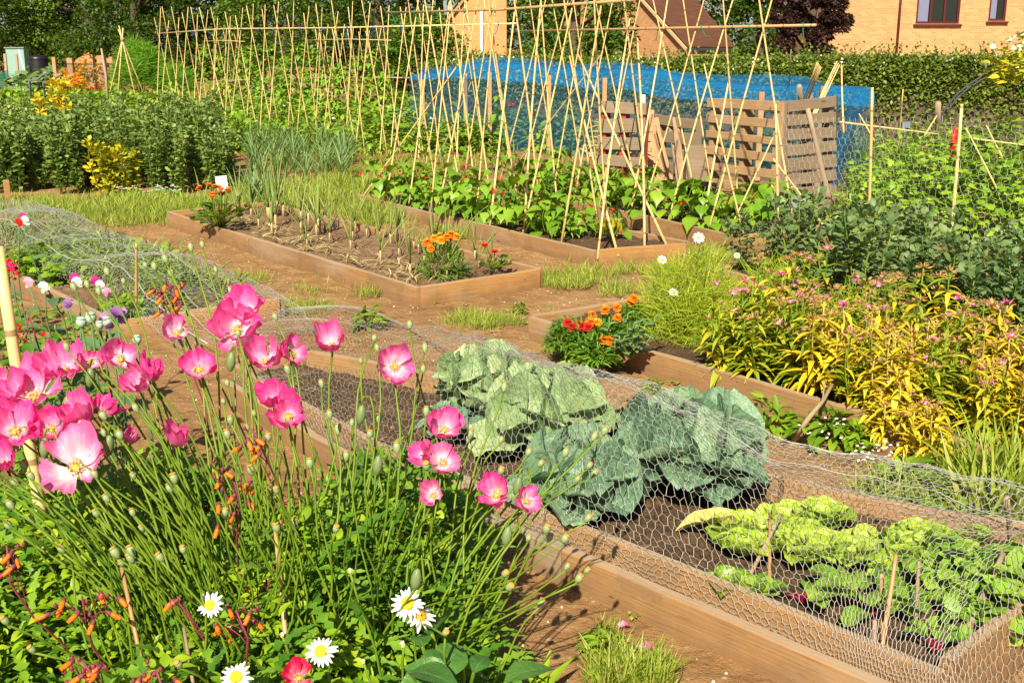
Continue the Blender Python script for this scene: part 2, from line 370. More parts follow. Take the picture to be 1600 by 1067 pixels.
M['l_cabbage_b'] = leafmat('blue_green_cabbage_leaf', [(.09,.17,.105),(.14,.25,.15),(.24,.36,.2)], .2, .4, vein=((.34, .45, .26), 9, .5), nscale=26, bmp=1.0, obj_var=.1)
M['l_cabbage_y'] = leafmat('old_cabbage_leaf', [(.5, .3, .05), (.7, .55, .1), (.65, .6, .3)], .3, .6, nscale=14)
M['l_lettuce'] = leafmat('lettuce_leaf', [(.22,.36,.02),(.36,.52,.035),(.5,.6,.08)], .4, .35, vein=((.45, .55, .2), 6, .25), bmp=.4)
M['l_beet'] = leafmat('beet_leaf', [(.08,.2,.012),(.17,.33,.02),(.3,.42,.04)], .35, .3, vein=((.2, .26, .07), 6, .4))
M['s_beet'] = plain('crimson_stalk', (.3, .012, .05), .4, .4, 30, trans=.15)
M['l_radish'] = leafmat('radish_leaf', [(.13,.28,.02),(.24,.42,.035),(.38,.52,.06)], .35, .45, vein=((.25, .35, .1), 6, .3))
M['l_fern'] = leafmat('feathery_leaf', [(.06,.2,.01),(.13,.32,.014),(.22,.42,.03)], .4, .5)
M['l_cosmos'] = leafmat('cosmos_leaf', [(.18,.3,.015),(.34,.46,.02),(.5,.54,.05)], .4, .5)
M['l_mari'] = leafmat('marigold_leaf', [(.04,.13,.01),(.09,.22,.014),(.16,.28,.025)], .35, .5)
M['l_nast'] = leafmat('nasturtium_leaf', [(.09, .2, .015), (.16, .3, .03), (.25, .38, .05)], .4, .45)
M['l_cer'] = leafmat('honeywort_leaf', [(.1, .2, .08), (.17, .28, .12), (.25, .36, .17)], .3, .45)
M['l_sw'] = leafmat('sweet_william_leaf', [(.1,.2,.012),(.22,.32,.018),(.42,.43,.03),(.6,.5,.045)], .4, .45)
M['l_dock'] = leafmat('dock_leaf', [(.03, .1, .02), (.06, .16, .03), (.1, .22, .04)], .3, .4, vein=((.14, .26, .07), 7, .4), bmp=.6)
M['l_hedge'] = leafmat('hedge_leaf', [(.03,.06,.006),(.085,.14,.014),(.18,.23,.03),(.27,.29,.06)], .3, .5)
M['l_tree'] = leafmat('tree_leaf', [(.01,.034,.003),(.034,.085,.005),(.09,.155,.01)], .35, .5)
M['l_tree2'] = leafmat('light_tree_leaf', [(.022,.066,.004),(.07,.145,.008),(.16,.24,.014)], .35, .5)
M['l_purple'] = leafmat('purple_leaf', [(.012, .005, .008), (.03, .01, .014), (.06, .02, .024)], .2, .5)
M['l_rasp'] = leafmat('raspberry_leaf', [(.07,.18,.008),(.18,.34,.012),(.36,.48,.035)], .35, .45)
M['l_sweetpea'] = leafmat('sweet_pea_leaf', [(.06, .13, .05), (.1, .19, .07), (.16, .26, .1)], .3, .5)
M['bark'] = plain('bark', (.09, .065, .045), .9, .5, 14, bmp=.6)
# flowers
def petalmat(name, inner, mid, outer, trans=.45, stripes=True, lo=.12, hi=.62):
    m, nt, out = newmat(name); uv = uvc(nt); sx = nd(nt, 'ShaderNodeSeparateXYZ'); nt.links.new(uv, sx.inputs[0])
    n = noise(nt, 1, scaled(nt, uv, (26, 2.0, 1)), 4); oi = nd(nt, 'ShaderNodeObjectInfo').outputs['Random']; ri = nd(nt, 'ShaderNodeNewGeometry').outputs['Random Per Island']
    n2 = noise(nt, 1, scaled(nt, uv, (3, 4, 1)), 3)
    v = math_(nt, 'ADD', math_(nt, 'ADD', sx.outputs[1], math_(nt, 'MULTIPLY_ADD', n, .5, -.25)), math_(nt, 'ADD', math_(nt, 'MULTIPLY_ADD', n2, .5, -.25), math_(nt, 'ADD', math_(nt, 'MULTIPLY_ADD', oi, .3, -.15), math_(nt, 'MULTIPLY_ADD', ri, .2, -.1))))
    c = ramp(nt, [(lo, inner), (hi, mid), (1.0, outer)], v)
    finish(nt, out, c, .55, trans, bump(nt, n, .35, .004), c, .25); return m
M['petal'] = petalmat('poppy_petal', (.95, .7, .8), (.92, .25, .53), (.9, .055, .33), lo=.22, hi=.55)
M['petal_red'] = petalmat('red_poppy_petal', (.85, .3, .4), (.8, .02, .11), (.75, .01, .07))
M['petal_purple'] = petalmat('purple_petal', (.25, .08, .35), (.42, .18, .52), (.5, .25, .6))
M['petal_white'] = petalmat('white_petal', (.8, .78, .66), (.86, .86, .84), (.88, .88, .87), .3)
M['white'] = plain('white_flower', (.84, .84, .82), .6, .06, trans=.25)
M['yel'] = plain('yellow_disc', (.78, .48, .01), .7, .3, 200)
M['stamen'] = plain('stamen_anther', (.72, .42, .16), .7, .4, 60)
M['pod'] = plain('seed_pod', (.24, .31, .13), .55, .35, 60); M['pod_cap'] = plain('seed_pod_cap', (.46, .25, .05), .7, .5, 160)
M['pod_blue'] = plain('bloomy_seed_pod', (.33, .45, .35), .6, .2, 60)
M['bud'] = leafmat('hairy_bud', [(.1, .16, .05), (.15, .22, .08), (.2, .26, .1)], .1)
M['orange'] = plain('orange_flower', (.88, .2, .012), .5, .3, 60, trans=.25); M['redflower'] = plain('red_flower', (.7, .015, .01), .5, .3, 60, trans=.25)
M['mari_o'] = plain('orange_marigold', (.84, .22, .005), .6, .3, 120, trans=.2); M['mari_r'] = plain('red_marigold', (.5, .02, .006), .6, .4, 120, trans=.2)
M['mari_y'] = plain('amber_marigold', (.85, .33, .01), .6, .3, 120, trans=.2)
M['calyx'] = plain('dark_red_calyx', (.2, .03, .05), .6, .4, 60)
M['magenta'] = plain('magenta_flower', (.6, .02, .26), .6, .4, 60, trans=.25); M['pinkwhite'] = plain('pale_pink_flower', (.75, .38, .5), .6, .4, 90, trans=.25)
M['seedhead'] = leafmat('brown_flower_head', [(.22,.1,.03),(.4,.22,.07),(.58,.42,.17)], .2, .8)
M['blossom'] = plain('cream_blossom', (.7, .66, .5), .7, .2)
# hard things
M['blackp'] = plain('black_plastic', (.012, .012, .013), .4, .3, 9); M['greyp'] = plain('grey_plastic', (.22, .23, .25), .45, .2, 9)
M['label_y'] = plain('yellow_sticker', (.8, .45, .01), .5, .1); M['whitep'] = plain('white_plastic', (.75, .76, .74), .4, .1)
M['greenp'] = plain('green_plastic', (.02, .25, .2), .5, .2, 9); M['metal_dark'] = plain('dark_metal', (.035, .04, .045), .5, .3, 20)
M['shedgreen'] = plain('pale_green_panel', (.22, .36, .31), .7, .25, 4); M['stone'] = plain('pebble', (.45, .38, .3), .8, .4, 12)
def netmat(name, c, alpha):
    m, nt, out = newmat(name); t = nd(nt, 'ShaderNodeBsdfTransparent'); b = nd(nt, 'ShaderNodeBsdfPrincipled')
    uv = uvc(nt); n = noise(nt, 6, uv, 4); w = noise(nt, 1, scaled(nt, uv, (2, 30, 1)), 3)
    nt.links.new(ramp(nt, [tuple(x*.6 for x in c), c, tuple(min(1, x*1.3) for x in c)], w), b.inputs['Base Color']); b.inputs['Roughness'].default_value = .5
    tl = nd(nt, 'ShaderNodeBsdfTranslucent'); tl.inputs[0].default_value = (*c, 1)
    mm = nd(nt, 'ShaderNodeMixShader'); mm.inputs[0].default_value = .4; nt.links.new(b.outputs[0], mm.inputs[1]); nt.links.new(tl.outputs[0], mm.inputs[2])
    mx = nd(nt, 'ShaderNodeMixShader'); f = math_(nt, 'MULTIPLY_ADD', n, .25, alpha-.12); nt.links.new(f, mx.inputs[0])
    nt.links.new(t.outputs[0], mx.inputs[1]); nt.links.new(mm.outputs[0], mx.inputs[2]); nt.links.new(mx.outputs[0], out.inputs[0]); return m
M['net_blue'] = netmat('blue_netting', (.008, .26, .62), .52); M['net_teal'] = netmat('fine_side_netting', (.04, .2, .36), .3)
M['net_black'] = netmat('dark_netting', (.03, .035, .03), .3); M['net_green'] = netmat('green_netting', (.0, .25, .17), .75)
def brickmat(name, c1, c2, mortar, sc=1.0, tint=(.5, .3, .13)):
    m, nt, out = newmat(name); uv = uvc(nt)
    b = nd(nt, 'ShaderNodeTexBrick'); nt.links.new(scaled(nt, uv, (1/.225, 1/.225, 1)), b.inputs['Vector'])
    b.inputs['Scale'].default_value = sc; b.inputs['Brick Width'].default_value = 1.0; b.inputs['Row Height'].default_value = .333
    b.inputs['Mortar Size'].default_value = .03; b.inputs['Color1'].default_value = (*c1, 1); b.inputs['Color2'].default_value = (*c2, 1); b.inputs['Mortar'].default_value = (*mortar, 1)
    b.inputs['Bias'].default_value = -.2
    c = mixc(nt, math_(nt, 'MULTIPLY', noise(nt, 3, uv, 5), .35), b.outputs['Color'], tint)
    finish(nt, out, c, .85, normal=bump(nt, b.outputs['Fac'], .4, -.01), spec=.2); return m
M['brick'] = brickmat('buff_brick', (.45, .205, .08), (.58, .32, .14), (.5, .35, .22))
M['brick2'] = brickmat('orange_brick', (.46, .22, .07), (.54, .28, .1), (.44, .3, .17))
M['tile'] = brickmat('brown_roof_tile', (.105, .042, .024), (.15, .062, .036), (.04, .018, .012), tint=(.09, .04, .025))
M['frame_brown'] = plain('brown_window_frame', (.085, .012, .012), .4, .2); M['stonesill'] = plain('cream_trim', (.55, .4, .22), .8, .15)
def glass(name, c):
    m, nt, out = newmat(name); finish(nt, out, c, .08, spec=.5); return m
M['glass'] = glass('window_glass', (.012, .016, .014)); M['curtain'] = plain('pale_curtain', (.16, .17, .26), .8, .3, 20)
# leaf templates
T_lance = leafT([.02, .11, .15, .14, .09, .005], .3, .35)
T_oval = leafT([.04, .2, .27, .24, .13, .005], .3, .35)
T_obov = leafT([.05, .2, .31, .36, .27, .03], .18, .25)
T_heart = leafT([.06, .40, .47, .38, .22, .07, .005], .22, .45)
T_serr = leafT([.03, .05, .03, .12, .035, .17, .04, .16, .04, .11, .03, .05, .004], .15, .45)
T_grass = leafT([.012, .014, .012, .008, .001], .2, .5)
T_strap = leafT([.02, .028, .026, .02, .012, .001], .4, .7)
T_small = leafT([.05, .33, .3, .02], .2, .2)
T_quad = (np.array([[0, 0, 0], [.32, .5, .06], [0, 1, -.05], [-.32, .5, .06]], float), np.array([[0, 1, 2, 3]]), np.array([[.5, 0], [1, .5], [.5, 1], [0, .5]]))
T_lobed = leafT([.03, .25, .2, .42, .3, .38, .2, .02], .15, .35)
T_petal = leafT([.1, .16, .2, .2, .14], .15, .15)
# ---------------------------------------------------------------- camera, sky, sun
cam = bpy.data.cameras.new('camera'); co = bpy.data.objects.new('camera', cam); COL.objects.link(co)
co.location = (0, 0, CH); co.rotation_euler = (math.pi/2-PT, 0, 0); cam.sensor_width = 36; cam.lens = 36*F/1600; cam.clip_end = 2000; cam.clip_start = .05
scene.camera = co
SUN_EL = math.radians(39); SUN_AZ = math.radians(11)          # light travels towards +Y and, a little, +X
w = bpy.data.worlds.new('World'); scene.world = w; w.use_nodes = True; nt = w.node_tree; nt.nodes.clear()
sk = nt.nodes.new('ShaderNodeTexSky'); sk.sky_type = 'NISHITA'; sk.sun_disc = False; sk.sun_elevation = SUN_EL; sk.sun_rotation = math.pi+SUN_AZ
bg = nt.nodes.new('ShaderNodeBackground'); bg.inputs[1].default_value = .05; wo = nt.nodes.new('ShaderNodeOutputWorld')
nt.links.new(sk.outputs[0], bg.inputs[0]); nt.links.new(bg.outputs[0], wo.inputs[0])
sl = bpy.data.lights.new('sun', 'SUN'); sl.energy = 5.0; sl.angle = math.radians(.5); sl.color = (1, .9, .71)
so = bpy.data.objects.new('sun', sl); COL.objects.link(so); so.rotation_euler = (math.pi/2-SUN_EL, 0, -SUN_AZ)
scene.view_settings.view_transform = 'Standard'; scene.view_settings.look = 'None'; scene.view_settings.exposure = .86
scene.cycles.max_bounces = 7; scene.cycles.transparent_max_bounces = 24; scene.cycles.diffuse_bounces = 2
scene.cycles.use_adaptive_sampling = True; scene.cycles.use_denoising = True
scene.cycles.sample_clamp_indirect = 4
# ---------------------------------------------------------------- ground: one sheet to the horizon, finer near the camera
def grid(m, xs, ys, zf, mi=0):
    X, Y = np.meshgrid(xs, ys, indexing='ij'); V = np.stack([X, Y, zf(X, Y)], -1); a, b = X.shape
    i = np.arange(a-1)[:, None]*b; j = np.arange(b-1)[None]
    m.add(V.reshape(-1, 3), np.stack([i+j, i+b+j, i+b+j+1, i+j+1], -1).reshape(-1, 4), mi)
def gz(X, Y):
    p = np.stack([X, Y, X*0], -1); k = np.clip(1.2-np.hypot(X, Y-6)/16, 0, 1)
    return -.012+k*(.012*vnoise(p, 2.2, 1)+.008*vnoise(p, 7, 2)+.005*vnoise(p, 19, 3))
m = MB(); xs = np.concatenate([[-400, -120, -40, -15], np.arange(-6, 6.01, .05), [15, 40, 120, 400]]); ys = np.concatenate([[-20, -4, 0], np.arange(1.5, 16.01, .05), [22, 40, 90, 250, 700]])
grid(m, xs, ys, gz); tag(m.build('ground', M['ground'], origin=(0, 0, 0)), kind='structure')
# ---------------------------------------------------------------- trees
def tree(loc, h, r, mat, label, n=14000, leaf=.2, zlo=.12, group='trees along the far edge', name='tree', squash=1.0):
    t = thing(name, label, 'tree', loc, group); loc = np.array(loc, float)
    m = MB(); top = loc+[U(-.3, .3), 0, h*.8]
    tube(m, curve(loc, top, (U(-.3, .3), U(-.2, .2), 0), 8), np.linspace(h*.03, h*.006, 8), 8)
    for k in range(9):
        a = U(0, 6.28); z = h*U(.18, .6); p = loc+[0, 0, z]; q = p+[math.cos(a)*r*.75, math.sin(a)*r*.75, h*U(.12, .3)]
        tube(m, curve(p, q, (0, 0, -.3), 5), np.linspace(h*.012, h*.003, 5), 5)
    m.build('trunk', M['bark'], t)
    m = MB(); nc = 120
    cz = U(zlo, 1, nc); rad = r*np.sqrt(np.clip(1-((cz-.45)/.62)**2, .05, 1)); a = U(0, 6.28, nc); rr = rad*np.sqrt(U(.25, 1, nc))
    C = loc+np.stack([rr*np.cos(a), rr*np.sin(a)*squash, cz*h], -1); cr = r*U(.14, .3, nc)
    k = rng.integers(0, nc, n); dd = rdir(n, -.7, 1); q = cr[k][:, None]*dd*(U(.5, 1.1, n)**.5)[:, None]; q[:, 2] *= .75
    d = nrm(dd+rdir(n, -1, .4)*.8); leaves(m, T_quad, C[k]+q, d, nrm(dd+[0, 0, .7]+rdir(n)*.4), leaf*U(.6, 1.3, n), 0, U(.8, 1.3, n))
    m.build('crown', mat, t); return t
tl = ['dark green tree at the far left edge of the photo', 'tall dark tree behind the water butt', 'light green rounded tree behind the orange shrub', 'dark oak-like tree behind the bamboo wigwam',
      'dense dark tree behind the feathery green bush', 'dark tree behind the left end of the long bean frame', 'broad dark tree behind the middle of the long bean frame', 'tree with sky glimpses left of the orange brick gable', 'light green tree above the pale pallets far behind the bean frame', 'dark tree just left of the brick gable']
for i, (px, Y, h, r, mt, nn) in enumerate([(10, 58, 10, 4.2, 'l_tree', 29000), (95, 63, 11, 4.2, 'l_tree', 26100), (180, 60, 9, 3.9, 'l_tree2', 26100), (255, 55, 8.5, 3.6, 'l_tree', 24650), (330, 60, 10, 4.2, 'l_tree', 26100),
                                  (405, 57, 9, 3.9, 'l_tree', 24650), (500, 60, 10.5, 4.6, 'l_tree', 27550), (580, 62, 9, 3.6, 'l_tree', 21750), (460, 50, 4.2, 2.6, 'l_tree2', 13050), (612, 52, 8.5, 2.0, 'l_tree', 15950)]):
    tree(((px-800)/F*Y*1.03, Y, 0), h, r, M[mt], tl[i], nn, .17 if Y > 52 else .14, .05)
tree((1.9, 38, 0), 7.5, 1.7, M['l_tree2'], 'green tree between the two roofed buildings', 15000, .15, .1)
tree((-2.3, 30, 0), 2.3, 1.1, M['l_tree2'], 'bushy light green small tree left of the brick gable', 9000, .1, .05)
tree((9.15, 36, 0), 6.5, 1.1, M['l_purple'], 'dark purple-leaved tree in front of the buff brick house', 42000, .13, .03)
for px, lb in ((850, 'green tree behind the right side of the orange brick gable'), (935, 'green tree left of the tiled roof, farthest back'), (1000, 'dark tree rising behind the tiled roof'), (1190, 'tall dark tree behind the purple-leaved tree'), (700, 'dark tree behind the left slope of the orange gable')): tree(((px-800)/F*58, 56, 0), 9.5, 3.4, M['l_tree'], lb, 15000, .19, .05)
tree((8.25, 39, 0), 8.0, .85, M['l_tree'], 'dark green tree squeezed between the tiled roof and the purple tree', 10000, .14, .12)
tree((3.4, 40, 0), 4.2, .8, M['l_tree'], 'slim dark tree at the left end of the brown tiled roof', 5000, .12, .12)
# ---------------------------------------------------------------- hedge
def shrubwall(name, p0, p1, h0, h1, w, mat, label, cat, n, leaf, group=None, flowers=0):
    t = thing(name, label, cat, p0, group); p0 = np.array(p0, float); p1 = np.array(p1, float); d = p1-p0; L = np.linalg.norm(d); d /= L; s = np.array([-d[1], d[0], 0])
    m = MB(); ns = 60; nh = 18; a = np.linspace(0, np.pi, nh)
    def surf(u, th, k=1.0):
        hh = (h0+(h1-h0)*u)*(1+.0*u); q = np.stack([u*L/2.0, np.cos(th)*1.5, np.sin(th)*1.5], -1)
        b = 1+.10*vnoise(q, 1.2, 4)+.07*vnoise(q, 3.1, 5)
        cs = np.sign(np.cos(th))*np.abs(np.cos(th))**.45; sn = np.sin(th)**.5
        return p0+d*(u*L)[..., None]+s*(cs*w/2*b*k)[..., None]+np.array([0, 0, 1.])*(sn*hh*(b*.6+.4)*k)[..., None]
    uu, tt = np.meshgrid(np.linspace(.004, .996, ns), a, indexing='ij'); V = surf(uu, tt, .9)
    i = np.arange(ns-1)[:, None]*nh; j = np.arange(nh-1)[None]
    m.add(V.reshape(-1, 3), np.stack([i+j, i+nh+j, i+nh+j+1, i+j+1], -1).reshape(-1, 4)); m.build('dark_core', M['bark'], t)  # solid dark core added inside the leaves so the hedge isn't see-through
    m = MB(); u = U(0, 1, n); th = np.arccos(np.clip(U(-1, 1, n), -1, 1)); pts = surf(u, th, U(.9, 1.07, n)); e = surf(u, th, np.full(n, 1.1))-surf(u, th, np.full(n, 1.0))
    od = nrm(e); leaves(m, T_quad, pts, nrm(od*.5+rdir(n, -1, 1)), nrm(od+[0, 0, .5]+rdir(n, -1, 1)*.5), leaf*U(.6, 1.5, n), 0, U(.8, 1.4, n))
    nsh = n//160                                           # upright shoots that break the outline
    us = U(0, 1, nsh); ts = U(.35, 2.0, nsh); b0 = surf(us, ts, np.ones(nsh)); dr = nrm(np.array([0, 0, 1.])+rdir(nsh, -.3, .3)*.4)
    for k in range(9): leaves(m, T_quad, b0+dr*(k*.028*h0)*U(.5, 1.3, (nsh, 1)), nrm(dr+rdir(nsh, -1, 1)*1.2), rdir(nsh), leaf*1.1, 0)
    m.build('foliage', mat, t)
    if flowers:
        m = MB(); u = U(0, 1, flowers); th = U(.6, 2.2, flowers); pts = surf(u, th, U(1.02, 1.08, flowers))
        for k in range(5): leaves(m, T_quad, pts+rdir(flowers, -1, 1)*.05, rdir(flowers, -1, 1), rdir(flowers), .05, 0)
        m.build('blossom', M['blossom'], t)
    return t
shrubwall('hedge', (-1.6, 24.5, 0), (12.5, 17.5, 0), 1.26, 1.4, 1.5, M['l_hedge'], 'long dense green hedge below the brick houses', 'hedge', 120000, .062, flowers=260)
# ---------------------------------------------------------------- houses
def wallquad(m, a, b, z0, z1, mi=0, th=.25, holes=()):
    """brick wall sheet between plan points a, b with rectangular holes (u0, u1, z0, z1) in metres along it; reveals 10 cm deep"""
    a = np.array([*a, 0.]); b = np.array([*b, 0.]); L = np.linalg.norm(b-a); d = (b-a)/L; n = np.array([d[1], -d[0], 0])
    us = sorted({0, L, *[h[0] for h in holes], *[h[1] for h in holes]}); zs = sorted({z0, z1, *[h[2] for h in holes], *[h[3] for h in holes]})
    for i in range(len(us)-1):
        for j in range(len(zs)-1):
            u0, u1, q0, q1 = us[i], us[i+1], zs[j], zs[j+1]; cu, cz = (u0+u1)/2, (q0+q1)/2
            if any(h[0] < cu < h[1] and h[2] < cz < h[3] for h in holes): continue
            V = [a+d*u+[0, 0, z] for u, z in ((u0, q0), (u1, q0), (u1, q1), (u0, q1))]; m.add(V, [[0, 1, 2, 3]], mi, [(u0, q0), (u1, q0), (u1, q1), (u0, q1)])
    for h in holes:
        c = [(h[0], h[2]), (h[1], h[2]), (h[1], h[3]), (h[0], h[3])]
        for k in range(4):
            (u0, q0), (u1, q1) = c[k], c[(k+1) % 4]
            V = [a+d*u0+[0, 0, q0], a+d*u1+[0, 0, q1], a+d*u1+[0, 0, q1]-n*.12, a+d*u0+[0, 0, q0]-n*.12]; m.add(V, [[0, 1, 2, 3]], mi, [(u0, q0), (u1, q1), (u1+.12, q1), (u0, q0+.12)])
    return a, d, n
def box(m, c, s, ax=(1, 0, 0), mi=0):
    c = np.asarray(c, float); x = np.asarray(ax, float); bar(m, c-x*s[0]/2, c+x*s[0]/2, s[1], s[2], mi=mi, nl=2, bev=.006)
HY = 42.0
def hx(px, D=HY): return (px-800)/F*D
def hz(py, D=HY): return Q(800, py, D)[2]
# buff brick house on the right, seen from its first corner to beyond the frame
t = thing('brick_house', 'buff brick house with brown framed windows above the hedge', 'house', (14.5, HY, 0))
sc_ = HY/.965
x0, x1, x2 = hx(1262, sc_), hx(1562, sc_), hx(1850, sc_)
wu = lambda px: hx(px, sc_)-x0
win = [(wu(1386), wu(1449), hz(40, sc_), hz(40, sc_)+1.75), (wu(1491), wu(1516), hz(36, sc_), hz(36, sc_)+1.6)]
m = MB(); wallquad(m, (x0, HY), (x1, HY), 0, 5.6, holes=win); wallquad(m, (x1, HY), (x2, HY+5), 0, 5.6); wallquad(m, (x0, HY+8), (x0, HY), 0, 5.6); wallquad(m, (x2, HY+5), (x2, HY+12), 0, 5.6)
m.build('wall', M['brick'], t, smooth=False)
m = MB(); V = [(x0-.4, HY-.45, 5.5), (x2+.4, HY-.45, 5.5), (x2+.4, HY+6, 9), (x0-.4, HY+6, 9), (x2+.4, HY+12.5, 5.5), (x0-.4, HY+12.5, 5.5)]
m.add(V, [[0, 1, 2, 3], [3, 2, 4, 5]], 0, [(0, 0), (14, 0), (14, 7), (0, 7), (14, 14), (0, 14)]); m.build('roof', M['tile'], t, smooth=False)
for (u0, u1, z0, z1), nm in zip(win, (3, 1)):
    fr = MB(); y = HY+.07; xa, xb = x0+u0, x0+u1
    for xx in np.linspace(xa+.035, xb-.035, nm+1): bar(fr, (xx, y, z0), (xx, y, z1), .07, .07, (0, 1, 0), nl=2)
    for zz in (z0+.035, z1-.035, z0+(z1-z0)*(.62 if nm == 1 else .99)): bar(fr, (xa, y-.003, zz), (xb, y-.003, zz), .075, .07, nl=2)
    f = fr.build('window', M['frame_brown'], t)
    g = MB(); g.add([(xa, y+.02, z0), (xb, y+.02, z0), (xb, y+.02, z1), (xa, y+.02, z1)], [[0, 1, 2, 3]]); g.build('pane', M['glass'], f, smooth=False)
    s_ = MB(); bar(s_, (xa-.08, HY-.04, z0-.05), (xb+.08, HY-.04, z0-.05), .14, .07, nl=2); s_.build('sill', M['frame_brown'], f)
    c_ = MB(); gx = np.linspace(0, .36 if nm == 3 else .2, 9); V = []
    for k, q in enumerate(gx): V += [(xa+.09+q, y+.012+.004*(k % 2), z0+.08), (xa+.09+q, y+.012+.004*(k % 2), z1-.05)]
    c_.add(V, [[2*k, 2*k+2, 2*k+3, 2*k+1] for k in range(8)]); c_.build('curtain', M['curtain'], f)
m = MB(); xp = x0+wu(1361); tube(m, [(xp, HY-.07, 0), (xp, HY-.07, 5.5)], .045, 8); m.build('drainpipe', M['frame_brown'], t)
m = MB(); xb = x0+wu(1542); zb = hz(10, sc_); tube(m, [(xb, HY-.02, zb-.25), (xb, HY-.02, zb+.5)], .02, 6); tube(m, [(xb, HY-.02, zb), (xb+.16, HY-.2, zb), (xb+.16, HY-.2, zb-.14)], .02, 6); lathe(m, [(.0, 0), (.07, .01), (.07, .1), (0, .12)], (xb+.16, HY-.2, zb-.2), (0, 0, 1), 8)
m.build('wall_lamp', M['metal_dark'], t)
# orange brick gable between the trees
GY = 44.; s2 = GY/.965; gx0, gx1, gxp = hx(690, s2), hx(792, s2), hx(768, s2)
t = thing('brick_house', 'orange brick gable with a white downpipe, left of the tall canes', 'house', (hx(740, s2), GY, 0))
m = MB(); zt = hz(-30, s2); zl = hz(60, s2)
m.add([(gx0, GY, 0), (gx1, GY, 0), (gx1, GY, zl+1.9), (hx(760, s2), GY, zt), (gx0, GY, zl)], [[0, 1, 2, 3, 4]], 0, [(0, 0), (gx1-gx0, 0), (gx1-gx0, zl+1.9), (hx(760, s2)-gx0, zt), (0, zl)])
m.add([(gx1, GY, 0), (gx1, GY+6, 0), (gx1, GY+6, zl+1.9), (gx1, GY, zl+1.9), (gx0, GY+6, 0), (gx0, GY, 0), (gx0, GY, zl), (gx0, GY+6, zl)], [[0, 1, 2, 3], [4, 5, 6, 7]], 0, [(0, 0), (6, 0), (6, 4), (0, 4)]*2)
m.build('wall', M['brick2'], t, smooth=False)
m = MB(); ex = hx(760, s2); bar(m, (gx0-.35, GY-.08, zl-.25), (ex, GY-.08, zt+.05), .16, .14, (0, 0, 1), nl=2); bar(m, (ex, GY-.083, zt+.05), (gx1+.3, GY-.083, zl+1.75), .16, .14, nl=2); m.build('bargeboard', M['board_old'], t)
m = MB(); m.add([(gx0-.4, GY-.25, zl-.15), (ex, GY-.25, zt+.15), (ex, GY+6.2, zt+.15), (gx0-.4, GY+6.2, zl-.15), (gx1+.4, GY-.25, zl+1.8), (gx1+.4, GY+6.2, zl+1.8)], [[0, 1, 2, 3], [1, 4, 5, 2]], 0, [(0, 0), (3, 0), (3, 6), (0, 6), (0, 0), (0, 6)]); m.build('roof', M['tile'], t, smooth=False)
m = MB(); tube(m, [(hx(756, s2), GY-.1, 0), (hx(756, s2), GY-.1, zl+1.0)], .06, 8); m.build('downpipe', M['whitep'], t)
# brown tiled bungalow roof with a small brick gable end
RY = 43.; s3 = RY/.965
t = thing('bungalow', 'bungalow with a brown tiled roof and pale brick gable end behind the canes', 'house', (hx(1080, s3), RY, 0))
def rp3(px, py, D): q = Q(px, py, D); return q
E1, E2, R1, R2 = rp3(1072, 66, 43), rp3(1143, 60, 43.6), rp3(956, -62, 47), rp3(1038, -62, 47.6)
E2[2] = E1[2]; R2[2] = R1[2]; ud_ = nrm((E2-E1)*[1, 1, 0]); sl_ = float(np.linalg.norm(R1-E1)); bk = (R1-E1)*[1, 1, 0]; L1 = E1+2*bk; L2 = E2+2*bk
m = MB(); o1 = (E1-R1)/sl_*.35-ud_*.12; m.add([E1+o1, E2+(E1-R1)/sl_*.35, R2, R1-ud_*.12, L2, L1-ud_*.12], [[0, 1, 2, 3], [3, 2, 4, 5]], 0, [(0, 0), (1.8, 0), (1.8, sl_), (0, sl_), (1.8, 2*sl_), (0, 2*sl_)]); m.build('roof', M['tile'], t, smooth=False)
gl_ = float(np.linalg.norm(bk)); m = MB(); g3 = E1*[1, 1, 0]; g4 = L1*[1, 1, 0]
m.add([g3, E1-[0, 0, .03], R1-[0, 0, .03], L1-[0, 0, .03], g4], [[0, 1, 2, 3, 4]], 0, [(0, 0), (0, E1[2]), (gl_, R1[2]), (2*gl_, E1[2]), (2*gl_, 0)])
wallquad(m, (E1[0]+.004, E1[1]-.004), (E2[0], E2[1]), 0, E1[2]-.02); wallquad(m, (E2[0], E2[1]), (L2[0], L2[1]), 0, E1[2]-.02); m.build('wall', M['brick'], t, smooth=False)
m = MB(); bar(m, E1+o1+[0, -.05, -.09], E2+(E1-R1)/sl_*.35+[0, -.05, -.09], .09, .1, nl=2); m.build('gutter', M['metal_dark'], t)
m = MB(); bar(m, E1+o1-ud_*.05-[0, 0, .1], R1-ud_*.17-[0, 0, .1], .05, .12, nl=2); m.build('bargeboard', M['stonesill'], t)
